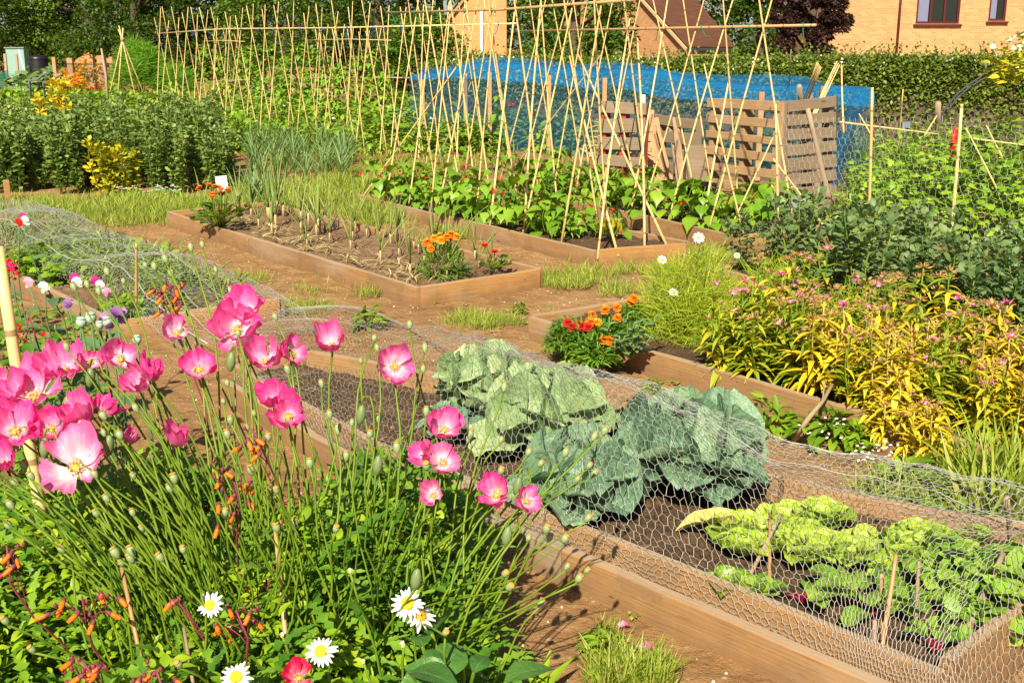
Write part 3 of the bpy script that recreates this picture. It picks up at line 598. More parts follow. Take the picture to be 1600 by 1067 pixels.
# ---------------------------------------------------------------- plant prototypes (each plant its own object; copies share meshes)
def proto(name, label, cat, group): return thing(name, label, cat, (0, 0, 0), group)
def broad_bean(h, mat, label, group, ns=4, leaf=.075):
    t = proto('broad_bean_plant', label, 'bean plant', group); ms = MB(); ml = MB()
    for k in range(ns):
        a = U(0, 6.28); b = np.array([math.cos(a)*.06, math.sin(a)*.06, 0]); hh = h*U(.72, 1.05); e = b*U(1.5, 3.2)+[U(-.06, .06), U(-.06, .06), hh]
        c = curve(b, e, (U(-.04, .04), U(-.04, .04), 0), 7); tube(ms, c, np.linspace(.007, .004, 7), 5, vs=3)
        nn = int(h/.042); f = polyf(c); tt = np.linspace(.1, 1, nn)+U(-.02, .02, nn)
        for t_, p in zip(tt, f(np.clip(tt, 0, 1))):
            q = 6 if t_ > .85 else 4
            azs = U(0, 6.28, q); el = U(-.2, 1.0, q)+(.35 if t_ > .85 else 0)
            d = np.stack([np.cos(azs)*np.cos(el), np.sin(azs)*np.cos(el), np.sin(el)], -1)
            leaves(ml, T_obov, p+d*U(.01, .06, (q, 1)), d, nrm(np.array([0, 0, .9])+np.stack([np.cos(azs), np.sin(azs), 0*azs], -1)*U(-.2, .9, (q, 1))+rdir(q, -1, 1)*.35), leaf*U(.7, 1.3, q)*(1 if t_ < .9 else .8))
    ms.build('stem', M['stem'], t); ml.build('foliage', mat, t); return t
def mound(name, label, cat, group, mat, h, r, n, leaf, tp=T_oval, stemmat='stem', up=.6, flowers=None):
    t = proto(name, label, cat, group); ms = MB(); ml = MB()
    for k in range(7):
        a = U(0, 6.28); tube(ms, curve((0, 0, 0), (math.cos(a)*r*.6, math.sin(a)*r*.6, h*U(.52, .84)), (0, 0, h*.1), 6), np.linspace(.006, .003, 6), 5)
    d = rdir(n, .0, 1); k = U(.35, 1.05, n)**.6; p = d*k[:, None]*[r, r, h]
    g = rdir(n//5+1, -.2, .6)[np.arange(n) % (n//5+1)]
    leaves(ml, tp, p, nrm(d*[1, 1, .3]+g*.8+[0, 0, -.1]), nrm(d*.5+[0, 0, up]+rdir(n, -1, 1)*.3), leaf*U(.6, 1.25, n))
    ms.build('stem', M[stemmat], t); ml.build('foliage', mat, t)
    if flowers:
        fm, fn, fs, lo = flowers; mf = MB(); d = rdir(fn, lo, 1); q = d*[r*1.05, r*1.05, h*1.08]
        for k in range(6): leaves(mf, T_quad, q, rdir(fn, -.2, 1), rdir(fn), fs)
        mf.build('blossom', M[fm], t)
    return t
def climber(label, group, h, n, leaf, red=4, r=.12):
    t = proto('runner_bean_plant', label, 'bean plant', group); ms = MB(); ml = MB()
    z = np.linspace(0, h, 14); c = np.stack([.025*np.cos(z*14), .025*np.sin(z*14), z], -1); tube(ms, c, .004, 5)
    zz = h*U(0.05, 1, n)**.8; a = U(0, 6.28, n); rr = r*U(.2, 1, n)*np.clip(1.35-zz/h*.8, .3, 1.2); p = np.stack([rr*np.cos(a), rr*np.sin(a), zz], -1)
    d = np.stack([np.cos(a), np.sin(a), U(-1.1, .1, n)], -1); leaves(ml, T_heart, p, d, nrm(np.stack([np.cos(a)*.6, np.sin(a)*.6, np.full(n, .8)], -1)+rdir(n, -1, 1)*.25), leaf*U(.55, 1.2, n))
    ms.build('stem', M['stem'], t); ml.build('foliage', M['l_bean'], t)
    if red:
        mf = MB(); q = np.stack([r*np.cos(U(0, 6.28, red)), r*np.sin(U(0, 6.28, red)), h*U(.3, .95, red)], -1)
        for k in range(7): leaves(mf, T_quad, q+rdir(red, -1, 1)*.015, rdir(red, -.3, 1), rdir(red), .026)
        mf.build('blossom', M['redflower'], t)
    return t
def leek(name, label, group, h, n, mat, shank=.12, rs=.011, droop=.7):
    t = proto(name, label, 'leek' if name == 'leek' else 'onion', group); ms = MB(); ml = MB()
    tube(ms, [(0, 0, -.02), (0, 0, shank*.5), (0, 0, shank)], [rs*1.15, rs, rs*.9], 7); ms.build('stem', M['l_onion'] if name == 'leek' else M['l_straw'], t)
    for k in range(n):
        a = U(0, 6.28); el = U(.85, 1.5); d = np.array([math.cos(a)*math.cos(el), math.sin(a)*math.cos(el), math.sin(el)]); L = h*U(.7, 1.1)
        if name == 'leek':
            leaves(ml, leafT([.014, .021, .02, .018, .013, .008, .001], .6, U(.1, droop)), [(0, 0, shank*U(.5, 1))], d, nrm(np.array([-d[0], -d[1], .6])), L)
        else:
            e = d*L; tube(ml, curve((0, 0, shank*.8), e+[0, 0, shank*.8-U(0, .25)*L], (0, 0, L*U(.02, .14)), 7), [rs*.55, rs*.6, rs*.6, rs*.5, rs*.4, rs*.25, .001], 5)
    ml.build('foliage', mat, t); return t
def scatter_quad(c, n, jit=.5):
    """n jittered spots in the ground quad c (4 plan points, in order)"""
    c = [np.array(p[:2], float) for p in c]; L1 = np.linalg.norm(c[1]-c[0]); L2 = np.linalg.norm(c[3]-c[0]); nx = max(1, round(math.sqrt(n*L1/L2))); ny = max(1, round(n/nx)); out = []
    for i in range(nx):
        for j in range(ny):
            u = (i+.5+U(-jit, jit))/nx; v = (j+.5+U(-jit, jit))/ny
            out.append((1-v)*((1-u)*c[0]+u*c[1])+v*((1-u)*c[3]+u*c[2]))
    return out
# ---------------------------------------------------------------- far left corner
t = thing('garden_shed', 'pale green panel hut at the far left below the trees', 'shed', Q(30, 110, 46)*[1, 1, 0]); o = ORG[t.name]
m = MB(); box(m, o+[0, 0, .75], (.72, .5, 1.5)); m.build('wall', M['shedgreen'], t)
m = MB(); [box(m, o+[s, -.28, .65], (.09, .06, 1.3)) for s in (-.4, .05)]; m.build('post', M['stick'], t)
m = MB(); box(m, o+[0, 0, 1.53], (.8, .6, .05)); m.build('roof', M['greyp'], t)
t = thing('water_butt', 'black plastic water butt beside the pale green hut', 'water butt', Q(61, 110, 44)*[1, 1, 0]); o = ORG[t.name]
m = MB(); lathe(m, [(0, 0), (.36, 0), (.39, .3), (.36, .9), (.34, 1.12)], o, (0, 0, 1), 18); m.build('body', M['blackp'], t)
m = MB(); lathe(m, [(.37, 1.1), (.37, 1.17), (.3, 1.24), (0, 1.28)], o, (0, 0, 1), 18); m.build('lid', M['blackp'], t)
def pole(name, label, a, b, r, mat, cat='post', group=None, sides=8):
    m = MB(); a = np.asarray(a, float); b = np.asarray(b, float)
    tube(m, curve(a, b, (U(-.01, .01), U(-.01, .01), 0), 6), np.linspace(r, r*.85, 6), sides); return tag(m.build(name, mat, origin=a), label, cat, group)
pole('white_pole', 'thin white pole leaning on the pale green hut', Q(44, 106, 43)*[1, 1, 0], Q(29, 78, 43), .03, M['whitep'])
m = MB(); a, b = P(-30, 140), P(14, 139); uu = np.linspace(0, 1, 12)
V = []; 
for u in uu:
    p = a+(b-a)*u; V += [p+[0, 0, .0], p+[.06*math.sin(9*u), .05, .5+.2*u+.05*math.sin(14*u)]]
m.add(V, [[2*k, 2*k+2, 2*k+3, 2*k+1] for k in range(11)], 0, [(k*.1, q) for k in range(12) for q in (0, 1)]); tag(m.build('crop_netting', M['net_green'], smooth=True), 'bright green crop netting at the left edge far back', 'netting')
for lb, px, py0, py1, D, r in (('short wooden post behind the orange shrub, nearest the water butt', 88, 130, 90, 40, .06), ('stout square post standing left of the pale plank', 113, 130, 91, 38, .09), ('pale square post at the end of the curved plank, left one', 145, 130, 86, 38, .1),
                               ('pale square post just left of the tall stake', 162, 132, 87, 38, .12), ('slender pale post right of the tall stake', 177, 130, 89, 37, .06), ('tall thin grey stake in front of the orange shrub', 167, 152, 76, 27, .035)):
    g = Q(px, py0, D)*[1, 1, 0]; z = Q(px, py1, D)[2]; m = MB()
    if r > .05: box(m, g+[0, 0, z/2], (r*2, r*2, z)); o = m.build('wooden_post', M['pallet'], origin=g)
    else: tube(m, [g, g+[.02, 0, z*.6], g+[-.03, 0, z]], [r, r, r*.6], 6); o = m.build('wooden_stake', M['stick'], origin=g)
    tag(o, lb, 'post', 'posts at the far left')
m = MB(); q = curve(Q(119, 99, 38), Q(152, 94, 38), (0, 0, .12), 8)
for k in range(7): bar(m, q[k], q[k+1], .05, .16, nl=2)
tag(m.build('curved_plank', M['pallet']), 'pale curved plank nailed between far left posts', 'plank')
m = MB(); bar(m, Q(160, 94, 38.3), Q(180, 97, 38.3), .05, .15, nl=2); tag(m.build('short_plank', M['pallet']), 'short pale plank right of the tall stake', 'plank')
a, b = Q(100, 100, 36), Q(200, 100, 36); m = MB(); n = 24; V = []
for k in range(n):
    p = a+(b-a)*k/(n-1); V += [p*[1, 1, 0], p+[0, 0, .03*math.sin(k)]]
m.add(V, [[2*k, 2*k+2, 2*k+3, 2*k+1] for k in range(n-1)], 0, [(k*.2, q) for k in range(n) for q in (0, 1)]); tube(m, [a, (a+b)/2-[0, 0, .02], b], .03, 5); tag(m.build('mesh_fence', M['net_black']), 'dark mesh fence behind the orange shrub', 'fence')
m = MB()
for dx, dy in ((0, 0), (22, 3)): tube(m, [Q(46+dx, 140, 27)*[1, 1, 0], Q(46+dx, 126+dy, 27), Q(60+dx, 124+dy, 26.6), Q(68+dx, 117+dy, 26.2), Q(72+dx, 114+dy, 26)], .03, 6)
tag(m.build('bent_metal_hoop', M['greyp']), 'bent grey metal tubes above the green rows at far left', 'hoop')
def wigwam():
    t = thing('cane_wigwam', 'cane wigwam tied at the top left of the feathery bush', 'wigwam', P(195, 130)*[1, 1, 0]); c = Q(191, 62, 30); g0 = c*[1, 1, 0]
    for k in range(6):
        a = k*1.047+.3; m = MB(); f = g0+[math.cos(a)*.55, math.sin(a)*.55, 0]; tube(m, [f, c, c+(c-f)*U(.1, .2)], [.02, .018, .015], 6); m.build('cane', M['bamboo'], t)
    m = MB(); tube(m, [c-[0, 0, .05], c+[0, 0, .05]], .05, 8); m.build('twine', M['stick'], t)
wigwam()
# feathery bush, orange shrub, flowers
def feathery(loc, h, r, label, n=9000):
    t = thing('asparagus_bush', label, 'bush', loc); loc = np.array(loc); m = MB(); ms = MB()
    for k in range(16): a = U(0, 6.28); tube(ms, curve(loc, loc+[math.cos(a)*r*.6, math.sin(a)*r*.6, h*U(.7, 1)], (0, 0, .1), 5), np.linspace(.012, .004, 5), 4)
    d = rdir(n, -.1, 1); k = U(0, 1.05, n)**.5; p = loc+d*k[:, None]*[r, r, h*.62]+[0, 0, h*.36]; p += .25*r*np.stack([vnoise(p, 3, 1), vnoise(p, 3, 2), vnoise(p, 3, 3)], -1)
    leaves(m, leafT([.01, .03, .015, .002], .1, .4), p, nrm(d*.5+rdir(n, -.3, 1)), rdir(n), .28*U(.5, 1.2, n)); ms.build('stem', M['stem'], t); m.build('foliage', M['l_fern'], t)
feathery(P(222, 162)*[1, 1, 0], 1.72, .72, 'tall bright green feathery asparagus bush left of the bean frame', 12000)
feathery(P(278, 162)*[1, 1, 0], 1.05, .55, 'lower feathery bush behind the left end of the bean frame', 3500)
sh = [(105, 150, .75, .45), (128, 148, 1.0, .55), (145, 150, 1.25, .5), (158, 148, .9, .45), (120, 155, .7, .4)]
lbs = ['orange-leaved shrub nearest the bent metal tubes', 'broad yellow and orange shrub left of the tall stake', 'tallest orange-yellow shrub reaching above the dark mesh fence', 'orange shrub hidden behind the tall grey stake', 'low yellow shrub in front of the orange shrubs']
for (px, py, h, r), lb in zip(sh, lbs):
    t = mound('flowering_shrub', lb, 'shrub', 'orange shrubs at the far left', M['l_yelgreen'], h, r, 500, .1, T_quad, flowers=('mari_y', 60, .08, .1)); t.location = P(px, py)*[1, 1, 0]
    m = MB(); d = rdir(40, .1, 1)*[r*1.1, r*1.1, h*1.1]; [leaves(m, T_quad, d, rdir(40, -.3, 1), rdir(40), .08) for k in range(4)]; m.build('flower', M['orange'], t)
pr = mound('poppy_plant', '', 'flower', 'red poppies at the far left', M['l_potato'], .4, .2, 60, .08, T_quad, flowers=('redflower', 3, .085, .7))
place([pr], [(*P(px, py)[:2], 0, U(0, 6), 1, l) for px, py, l in ((156, 160, 'red poppies left of the tall grey stake'), (171, 160, 'red poppies just right of the tall grey stake'), (181, 158, 'small red poppies nearest the feathery bush'), (147, 163, 'low red poppies in front of the yellow shrub'))])
# far crop rows on the left: pale green potatoes with white flowers
pp = [mound('potato_plant', '', 'potato plant', '', M['l_potato'], .5, .42, 170, .13, T_oval, flowers=('white', 1, .04, .8) if k == 0 else None) for k in range(3)]
sp = scatter_quad([P(-60, 205), P(300, 205), P(300, 168), P(-60, 166)], 110, .4)
sp2 = scatter_quad([P(330, 238), P(930, 240), P(900, 170), P(330, 175)], 170, .4)
def free(p): return True
place(pp, [(p[0], p[1], 0, U(0, 6.28), U(.85, 1.2), 'leafy potato plant in the light green rows behind the left bean patch') for p in sp]+
      [(p[0], p[1], 0, U(0, 6.28), U(.8, 1.15), 'leafy potato plant in the bright green patch behind the long bean frame') for p in sp2], group='potato plants')
# tall leafy things behind: kale row and runner beans on the third frame
kp = [mound('kale_plant', '', 'kale plant', 'grey-green kale in the background', M['l_leek'], .6, .35, 60, .3, T_lobed) for k in range(2)]
place(kp, [(p[0], p[1], 0, U(0, 6.28), U(.7, 1.1)) for p in scatter_quad([P(395, 165), P(500, 165), P(480, 135), P(400, 135)], 14)]+[(p[0], p[1], 0, U(0, 6), 1.2) for p in scatter_quad([P(20, 152), P(95, 150), P(100, 128), P(20, 128)], 18)], label='dark leafy kale plant among the far rows', group='kale in the background')
# ---------------------------------------------------------------- left broad bean patch
G1 = 'broad beans in the left patch'
bb = [broad_bean(h, M['l_broad_l'], '', G1, 6, .078) for h in (1.0, 1.12, .95, 1.06)]
by = [broad_bean(h, M['l_yelgreen'], '', G1, 3, .09) for h in (.75, .7)]
sp = scatter_quad([P(-70, 303), P(360, 303), P(350, 226), P(-110, 226)], 185, .5)
sp = [p for p in sp if not (np.linalg.norm(p-P(185, 305)[:2]) < .3)]
place(bb, [(p[0], p[1], 0, U(0, 6.28), U(.52, .84)) for p in sp], 'grey-green broad bean plant in the dense patch left of the leeks', G1)
yl = []
for px, py, s, l in ((168, 308, .8, 'yellow broad bean plant at the front edge of the left patch'), (182, 310, .8, 'yellowing broad bean right beside the yellow one at the patch front'), (200, 306, .75, 'pale yellow-green broad bean at the patch front, above the white daisies')):
    p = P(px, py); yl.append((p[0], p[1], 0, U(0, 6), s, l))
place(by, yl, group=G1)
y2 = broad_bean(1.1, M['l_yellow'], 'bright yellow plant top standing out at the back of the left bean patch', G1, 4, .1); y2.location = P(88, 264)*[1, 1, 0]; y2.scale = (1, 1, 1)
# daisies at the front edge, stake, label
m = MB(); c = P(225, 312)+np.stack([U(-.3, .4, 40), U(-.15, .2, 40), U(.06, .16, 40)], -1); leaves(m, T_small, c*[1, 1, .5], rdir(40, .1, 1), rdir(40), .07, 0)
for k in range(7): leaves(m, T_quad, c, rdir(40, 0, .4), (0, -.4, 1), .022, 1)
tag(m.build('daisy_clump', [M['l_fern'], M['white']], origin=P(225, 312)), 'low clump of tiny white daisies in front of the left bean patch', 'daisies')
m = MB(); g = P(14, 325); box(m, g+[0, 0, .14], (.05, .045, .3), (.8, .6, 0)); tag(m.build('wooden_peg', M['board_fresh'], origin=g), 'short square wooden peg at the left edge in front of the beans', 'post')
# ---------------------------------------------------------------- leeks
G2 = 'leeks in the grass beside the left bean patch'
lk = [leek('leek', '', G2, .47, 11, M['l_leek']) for k in range(4)]
place(lk, [(p[0], p[1], 0, U(0, 6.28), U(.8, 1.15)) for p in scatter_quad([P(385, 292), P(560, 292), P(555, 235), P(385, 232)], 85, .35)], 'upright blue-green leek between the left bean patch and the canes', G2)
place([leek('leek', '', G2, .5, 8, M['l_leek'])], [(p[0], p[1], 0, U(0, 6.28), U(.7, 1)) for p in scatter_quad([P(395, 338), P(445, 335), P(430, 305), P(390, 308)], 9)], 'smaller leek at the far left end of the onion bed', 'leeks at the end of the onion bed')
# ---------------------------------------------------------------- bean frames
def cane(p0, p1, label, group, r=.0105, mat='bamboo', name='bamboo_cane'):
    m = MB(); p0 = np.asarray(p0, float); p1 = np.asarray(p1, float); L = np.linalg.norm(p1-p0)
    c = curve(p0-nrm(p1-p0)*.05, p1, np.array([U(-1, 1), U(-1, 1), 0])*L*.008, 9)
    tube(m, c, np.linspace(r*1.15, r*.75, 9)*U(.85, 1.15), 7); return tag(m.build(name, M[mat], origin=p0), label, 'cane', group)
def frame(a, b, zr, lean, npair, label, group, tip=(.25, .6), jit=.05, zf=0.0, r=.0105, skip=()):
    """a, b: plan ends of the ridge; pairs of canes cross under the ridge"""
    a = np.array([*a[:2], 0.]); b = np.array([*b[:2], 0.]); d = nrm(b-a); s = np.array([-d[1], d[0], 0])
    for k in range(npair):
        u = (k+.5)/npair if npair > 1 else .5; c = a+(b-a)*u+[0, 0, zr]
        for sg in (1, -1):
            if (k, sg) in skip: continue
            f = a+(b-a)*u+s*sg*lean*U(.9, 1.1)+d*U(-jit, jit)*2+[0, 0, zf]; c2 = c+d*U(-jit, jit)*.6-s*sg*.012; e = nrm(c2-f); q = c2+e*U(*tip)
            cane(f, q, label, group, r)
def rail(pts, label, r, mat, group, ties=None, n=8, L=.16):
    t = thing('rail_cane', label, 'cane', pts[0], group); m = MB(); tube(m, pts, r, 6); m.build('cane', M[mat], t)
    f = polyf(pts)
    if ties:
        for u in np.linspace(.03, .97, n):
            m = MB(); c = f(np.array([u]))[0]; k = U(-1, 1); dx = nrm(f(np.array([min(1, u+.02)]))[0]-f(np.array([max(0, u-.02)]))[0])
            th = np.linspace(0, 12.56, 14); tube(m, c+np.stack([.02*np.cos(th)*0, .02*np.cos(th), .02*np.sin(th)], -1)+dx*np.linspace(-.012, .012, 14)[:, None], .004, 4)
            tube(m, curve(c, c+dx*L*k+[0, 0, -U(.02, .14)], (0, 0, -.03), 5), .004, 4); m.build('twine_tie', M[ties], t)
gl = 'canes of the long left bean frame'
Lb = np.array([-.15, 14.6, 0]); La = np.array([-7.35, 24.2, 0])
frame(La, Lb, 1.9, .26, 24, 'straight bamboo cane of the long bean frame behind the leeks', gl, (.22, .5), .09, r=.008)
rp = [La*[1, 1, 0]+[.1, -.12, 1.87], La+(Lb-La)*.3+[0, 0, 1.93], La+(Lb-La)*.62+[0, 0, 1.9], Lb+[.2, -.2, 1.9]]
rail(rp, 'long pale cane lying along the top of the left bean frame', .012, 'bamboo', 'rail canes', 'twine_blue', 16)
g3 = 'canes of the third bean frame far behind'
frame((-8.3, 32.2, 0), (-7.0, 30.6, 0), 1.75, .24, 3, 'thin cane at the left end of the farthest bean frame', g3, (.12, .35), .1, r=.0095)
frame((-4.6, 27.3, 0), (-2.7, 24.6, 0), 1.75, .24, 8, 'thin cane of the farthest bean frame behind the long one', g3, (.12, .35), 1*.1, r=.0095)
rail([(-8.5, 32.3, 1.74), (-7.7, 31.4, 1.76), (-6.9, 30.4, 1.73)], 'short pale rail cane at the left end of the farthest bean frame', .01, 'bamboo', 'rail canes')
rail([(-4.8, 27.5, 1.75), (-3.6, 25.9, 1.77), (-2.5, 24.4, 1.74)], 'pale rail cane across the right end of the farthest bean frame', .01, 'bamboo', 'rail canes')
cl = [climber('', '', h, 110, .13, 9, .28) for h in (1.55, 1.3)]
place(cl, [(p[0], p[1], 0, U(0, 6.28), U(.8, 1.1)) for p in [np.array([-8.2, 32])*(1-u)+np.array([-2.7, 24.5])*u+U(-.25, .25, 2) for u in np.linspace(0, 1, 22)]], 'tall runner bean with red flowers on the farthest frame', 'runner beans on the farthest frame')
cl = [climber('', '', .5, 26, .12, 4, .18) for k in range(2)]
place(cl, [(p[0], p[1], 0, U(0, 6.28), U(.5, 1.0)) for p in [La[:2]*(1-u)+Lb[:2]*u+np.array([.8, .6])*.42*s for u in np.linspace(.3, .97, 16) for s in (-1, 1)]], 'young runner bean with red flowers at the foot of the long frame', 'runner beans of the long frame')
# pale pallets and wires far behind the long frame
def pallet(name, label, a, b, h, lean, mats, nsl=6, slat=.1, stringers=3, redposts=False, group=None, th=.02, gaps=None, depth=.1):
    """a slatted pallet standing on edge along plan line a-b, leaning by lean metres at the top"""
    a = np.array([*a[:2], 0.]); b = np.array([*b[:2], 0.]); t = thing(name, label, 'pallet', (a+b)/2, group); d = nrm(b-a); n = np.array([d[1], -d[0], 0.]); L = np.linalg.norm(b-a)
    up = nrm(np.array([0, 0, h])-n*lean)
    for k in range(stringers):
        m = MB(); p = a+d*(.05+(L-.1)*k/(stringers-1)); bar(m, p-n*.02, p-n*.02+up*h*.998, depth, .06, d, jit=.003); m.build('stringer', M[mats[1]], t)
    for k in range(nsl):
        z = .06+(h-.1)*k/(nsl-1); m = MB(); e = U(-.012, .012); bar(m, a+up*(z+e)+n*(depth*.3+.022), b+up*(z-e)+n*(depth*.3+.022), th, slat*U(.85, 1.15), up, jit=.004); m.build('slat', M[mats[0]], t)
    return t
pallet('pallet_bin', 'pale pallet fence far behind the long bean frame', Q(418, 125, 33), Q(490, 125, 34), 1.0, .0, ('pallet', 'pallet'), 5, .1, 4)
m = MB(); tube(m, curve(Q(330, 128, 30), Q(640, 122, 28), (0, 0, .05), 6), .02, 5); tag(m.build('fence_rail', M['stick']), 'grey wooden rail crossing behind the long bean frame', 'rail')
# ---------------------------------------------------------------- blue fruit cage
def sheet(m, rows, mi=0, us=1.0):
    rows = np.asarray(rows, float); a, b = rows.shape[:2]; i = np.arange(a-1)[:, None]*b; j = np.arange(b-1)[None]
    uv = np.stack(np.meshgrid(np.linspace(0, a*.1, a), np.linspace(0, b*.3*us, b), indexing='ij'), -1)
    m.add(rows.reshape(-1, 3), np.stack([i+j, i+b+j, i+b+j+1, i+j+1], -1).reshape(-1, 4), mi, uv)
t = thing('fruit_cage', 'fruit cage of blue netting behind the pallets and canes', 'fruit cage', (2, 16, 0))
topk = [(640, 118, 20), (700, 112, 19), (750, 97, 18.6), (830, 100, 18), (880, 107, 17.5), (935, 112, 17), (960, 107, 16.6), (1030, 110, 16), (1100, 126, 15.2), (1200, 134, 14.2), (1290, 133, 13.4), (1365, 138, 12.9)]
bandk = [126, 122, 124, 130, 134, 142, 135, 152, 158, 162, 164, 168]
tp_ = np.array([Q(*k) for k in topk]); bd_ = np.array([Q(k[0], y, k[2]-.25) for k, y in zip(topk, bandk)]); bt_ = tp_*[1, 1, 0]+[0, -.2, 0]
ft, fb, f0 = polyf(tp_), polyf(bd_), polyf(bt_); uu = np.linspace(0, 1, 90)
T_, B_, Z_ = ft(uu), fb(uu), f0(uu); wv = .05*np.sin(uu*47+2*np.sin(uu*21))[:, None]*[0, 1, 0]
m = MB(); sheet(m, np.stack([T_+[0, 3.0, .05], T_+[0, 1.2, -.1+0], T_, (T_+B_)/2+wv, B_], 1)); m.build('roof_netting', M['net_blue'], t)
m = MB(); sheet(m, np.stack([B_-[0, .01, 0], (B_+Z_)/2+wv, Z_], 1)); m.build('side_netting', M['net_teal'], t)
m = MB(); e = tp_[-1]; q = np.linspace(0, 1, 8); sheet(m, np.stack([np.array([e*[1, 1, 0]+[-.35-.06*math.sin(9*k), .6*k, 0]+np.array([.35, 0, e[2]])*1.0*0 for k in q]), np.array([e*[1, 1, .5]+[-.2-.07*math.sin(11*k+1), .7*k, 0] for k in q]), np.array([e+[0, .8*k, -.02] for k in q])], 1)); m.build('end_netting', M['net_blue'], t)
m = MB(); tube(m, tp_+[0, -.012, 0], .006, 5); m.build('edge_cord', M['net_blue'], t)
for px, pt, D, mt in ((660, 125, 19.2, 'pallet'), (727, 116, 18.6, 'pallet'), (765, 113, 18.2, 'pallet'), (945, 122, 16.5, 'pallet'), (1005, 148, 16, 'whitep'), (1190, 144, 14, 'pallet'), (1265, 148, 13.4, 'pallet_grey'), (1286, 135, 13.2, 'pallet_grey'), (858, 118, 17.4, 'pallet')):
    g = Q(px, pt, D); m = MB(); box(m, g*[1, 1, .5], (.065, .06, g[2])); m.build('post', M[mt], t)
mm = [mound('crop_plant', '', 'crop plant', '', M['l_leek'], .55, .4, 150, .14, T_oval) for k in range(2)]
place(mm, [(p[0], p[1]+1.2, 0, U(0, 6), U(.8, 1.1)) for p in scatter_quad([(-2.5, 19.5), (4.5, 13.8), (5.2, 15.3), (-1.2, 20.8)], 40)], 'blue-green crop plant seen through the netting of the fruit cage', 'plants inside the fruit cage')
# ---------------------------------------------------------------- compost bays
G4 = 'pallets of the compost bays'
A0 = P(934, 312); A1 = P(1006, 318)
pl = pallet('pallet', 'weathered pallet with red-painted edges holding straw', A0, A1, 1.04, .05, ('pallet_grey', 'redpaint'), 6, .13, 3, group=G4)
m = MB(); n = 500; q = rng.random((n, 2)); p = A0+(A1-A0)*q[:, :1]+[0, .2, 0]+np.stack([0*q[:, 0], U(0, .35, n), .05+.75*q[:, 1]], -1); leaves(m, T_grass, p, rdir(n, -.4, .4), rdir(n), U(.1, .3, n), 0, 2.5); tag(m.build('straw_heap', M['l_straw'], origin=(A0+A1)/2), 'straw heap showing between the slats of the red-edged pallet', 'straw heap')
# planks leaning beside it
pk = [((1006, 300), (1016, 172), .05, 'wide pale plank leaning beside the red-edged pallet', 'pallet', .1), ((1025, 305), (1013, 180), .03, 'broad weathered plank with a pointed top among the leaning ones', 'pallet', .12), ((1040, 305), (1022, 185), .03, 'middle leaning plank of the bundle between the pallets', 'pallet', .11), ((1052, 305), (1030, 215), .03, 'narrow plank leaning low at the right of the bundle', 'pallet', .07), ((1064, 300), (1048, 195), .03, 'dark post leaning with the right-hand planks', 'pallet_grey', .07), ((1056, 308), (1026, 195), .03, 'split lath leaning across the bundle of planks', 'pallet', .04), ((1068, 302), (1055, 184), .03, 'dark thick stake at the right of the leaning planks', 'board_old', .08)]
for i, ((fx, fy), (tx, ty), _, lb, mt, wd) in enumerate(pk):
    g = P(fx, fy-2); D = g[1]/CP; D = (g[1]*1.0+.28)/(CP+.12*SP*0+(533.5-ty)/F*SP); top = Q(tx, ty, D); m = MB(); bar(m, g, top, wd, .025, (0, -1, .3), jit=.004); tag(m.build('plank', M[mt], origin=g), lb, 'plank', 'planks leaning between the pallets')
pallet('pallet', 'short pallet standing low behind the leaning planks', P(1026, 290), P(1088, 300), .82, .0, ('pallet_grey', 'pallet_grey'), 5, .12, 3, group=G4)
m = MB(); g = P(1089, 305); box(m, g+[0, 0, .28], (.3, .24, .56)); m2 = tag(m.build('log_stump', M['pallet_grey'], origin=g), 'square grey wooden block left of the pale pallet', 'wooden block')
pole('wooden_post', 'orange-brown post standing behind the wooden block', P(1088, 275), Q(1088, 186, P(1088, 275)[1]/.97), .04, M['board_fresh'])
B0 = np.array([2.13, 12.35]); B1 = np.array([2.68, 11.45]); C1 = np.array([3.32, 11.8])
pallet('pallet', 'pale new pallet forming the sunny side of the right compost bay', B0, B1, 1.1, .0, ('pallet', 'pallet'), 7, .085, 3, group=G4, depth=.13)
pallet('pallet', 'grey slatted pallet with a stake leaning on it, behind the wire fence', B1+[.05, -.06], C1, 1.12, .08, ('pallet_grey', 'pallet_grey'), 8, .118, 3, group=G4)
pole('wooden_stake', 'grey stake leaning across the grey pallet', P(1300, 328), Q(1262, 170, 11.3), .028, M['stick'])
pole('wooden_stake', 'grey stake standing behind the pale pallet, its top leaning left', P(1256, 270), Q(1249, 135, 13), .035, M['stick'])
for k in range(5): cane(P(1203+k*2, 283)*1.0, Q(1280+k*1.5-3, 98+k*2, 11.6), 'cane in the loose bundle leaning over the grey pallet, left bundle', 'canes in the left leaning bundle', .008)
for k in range(3): cane(Q(1268+k*2, 184, 11.9), Q(1312+k*2-4, 96+k*3, 12.0), 'cane of the bundle propped on top of the grey pallet, right bundle', 'canes in the right leaning bundle', .008)
# buckets, crate, white disc
def bucket(px, py, r, h, label):
    g = P(px, py); t = thing('bucket', label, 'bucket', g, 'black buckets'); m = MB(); lathe(m, [(0, 0.01), (r*.78, 0), (r, h), (r*1.05, h), (r*1.05, h-.03), (r*.97, h-.005), (r*.76, .02), (0, .02)], g, (0, 0, 1), 20); m.build('body', M['blackp'], t)
    m = MB(); a = np.linspace(0, np.pi, 10); tube(m, g+np.stack([r*1.03*np.cos(a), -.06-0*a, h-.02-r*.8*np.sin(a)], -1), .004, 5); m.build('handle', M['greyp'], t)
bucket(1091, 333, .17, .3, 'black bucket at the foot of the pale pallet'); bucket(1064, 331, .15, .27, 'black bucket half hidden by bean leaves, left of the other')
g = P(1228, 352); t = thing('plastic_crate', 'grey and black plastic box with a yellow sticker in front of the grey pallet', 'box', g)
m = MB(); bar(m, g+[-.14, 0, .09], g+[.16, .05, .09], .26, .18, nl=2, bev=.02); m.build('body', M['blackp'], t)
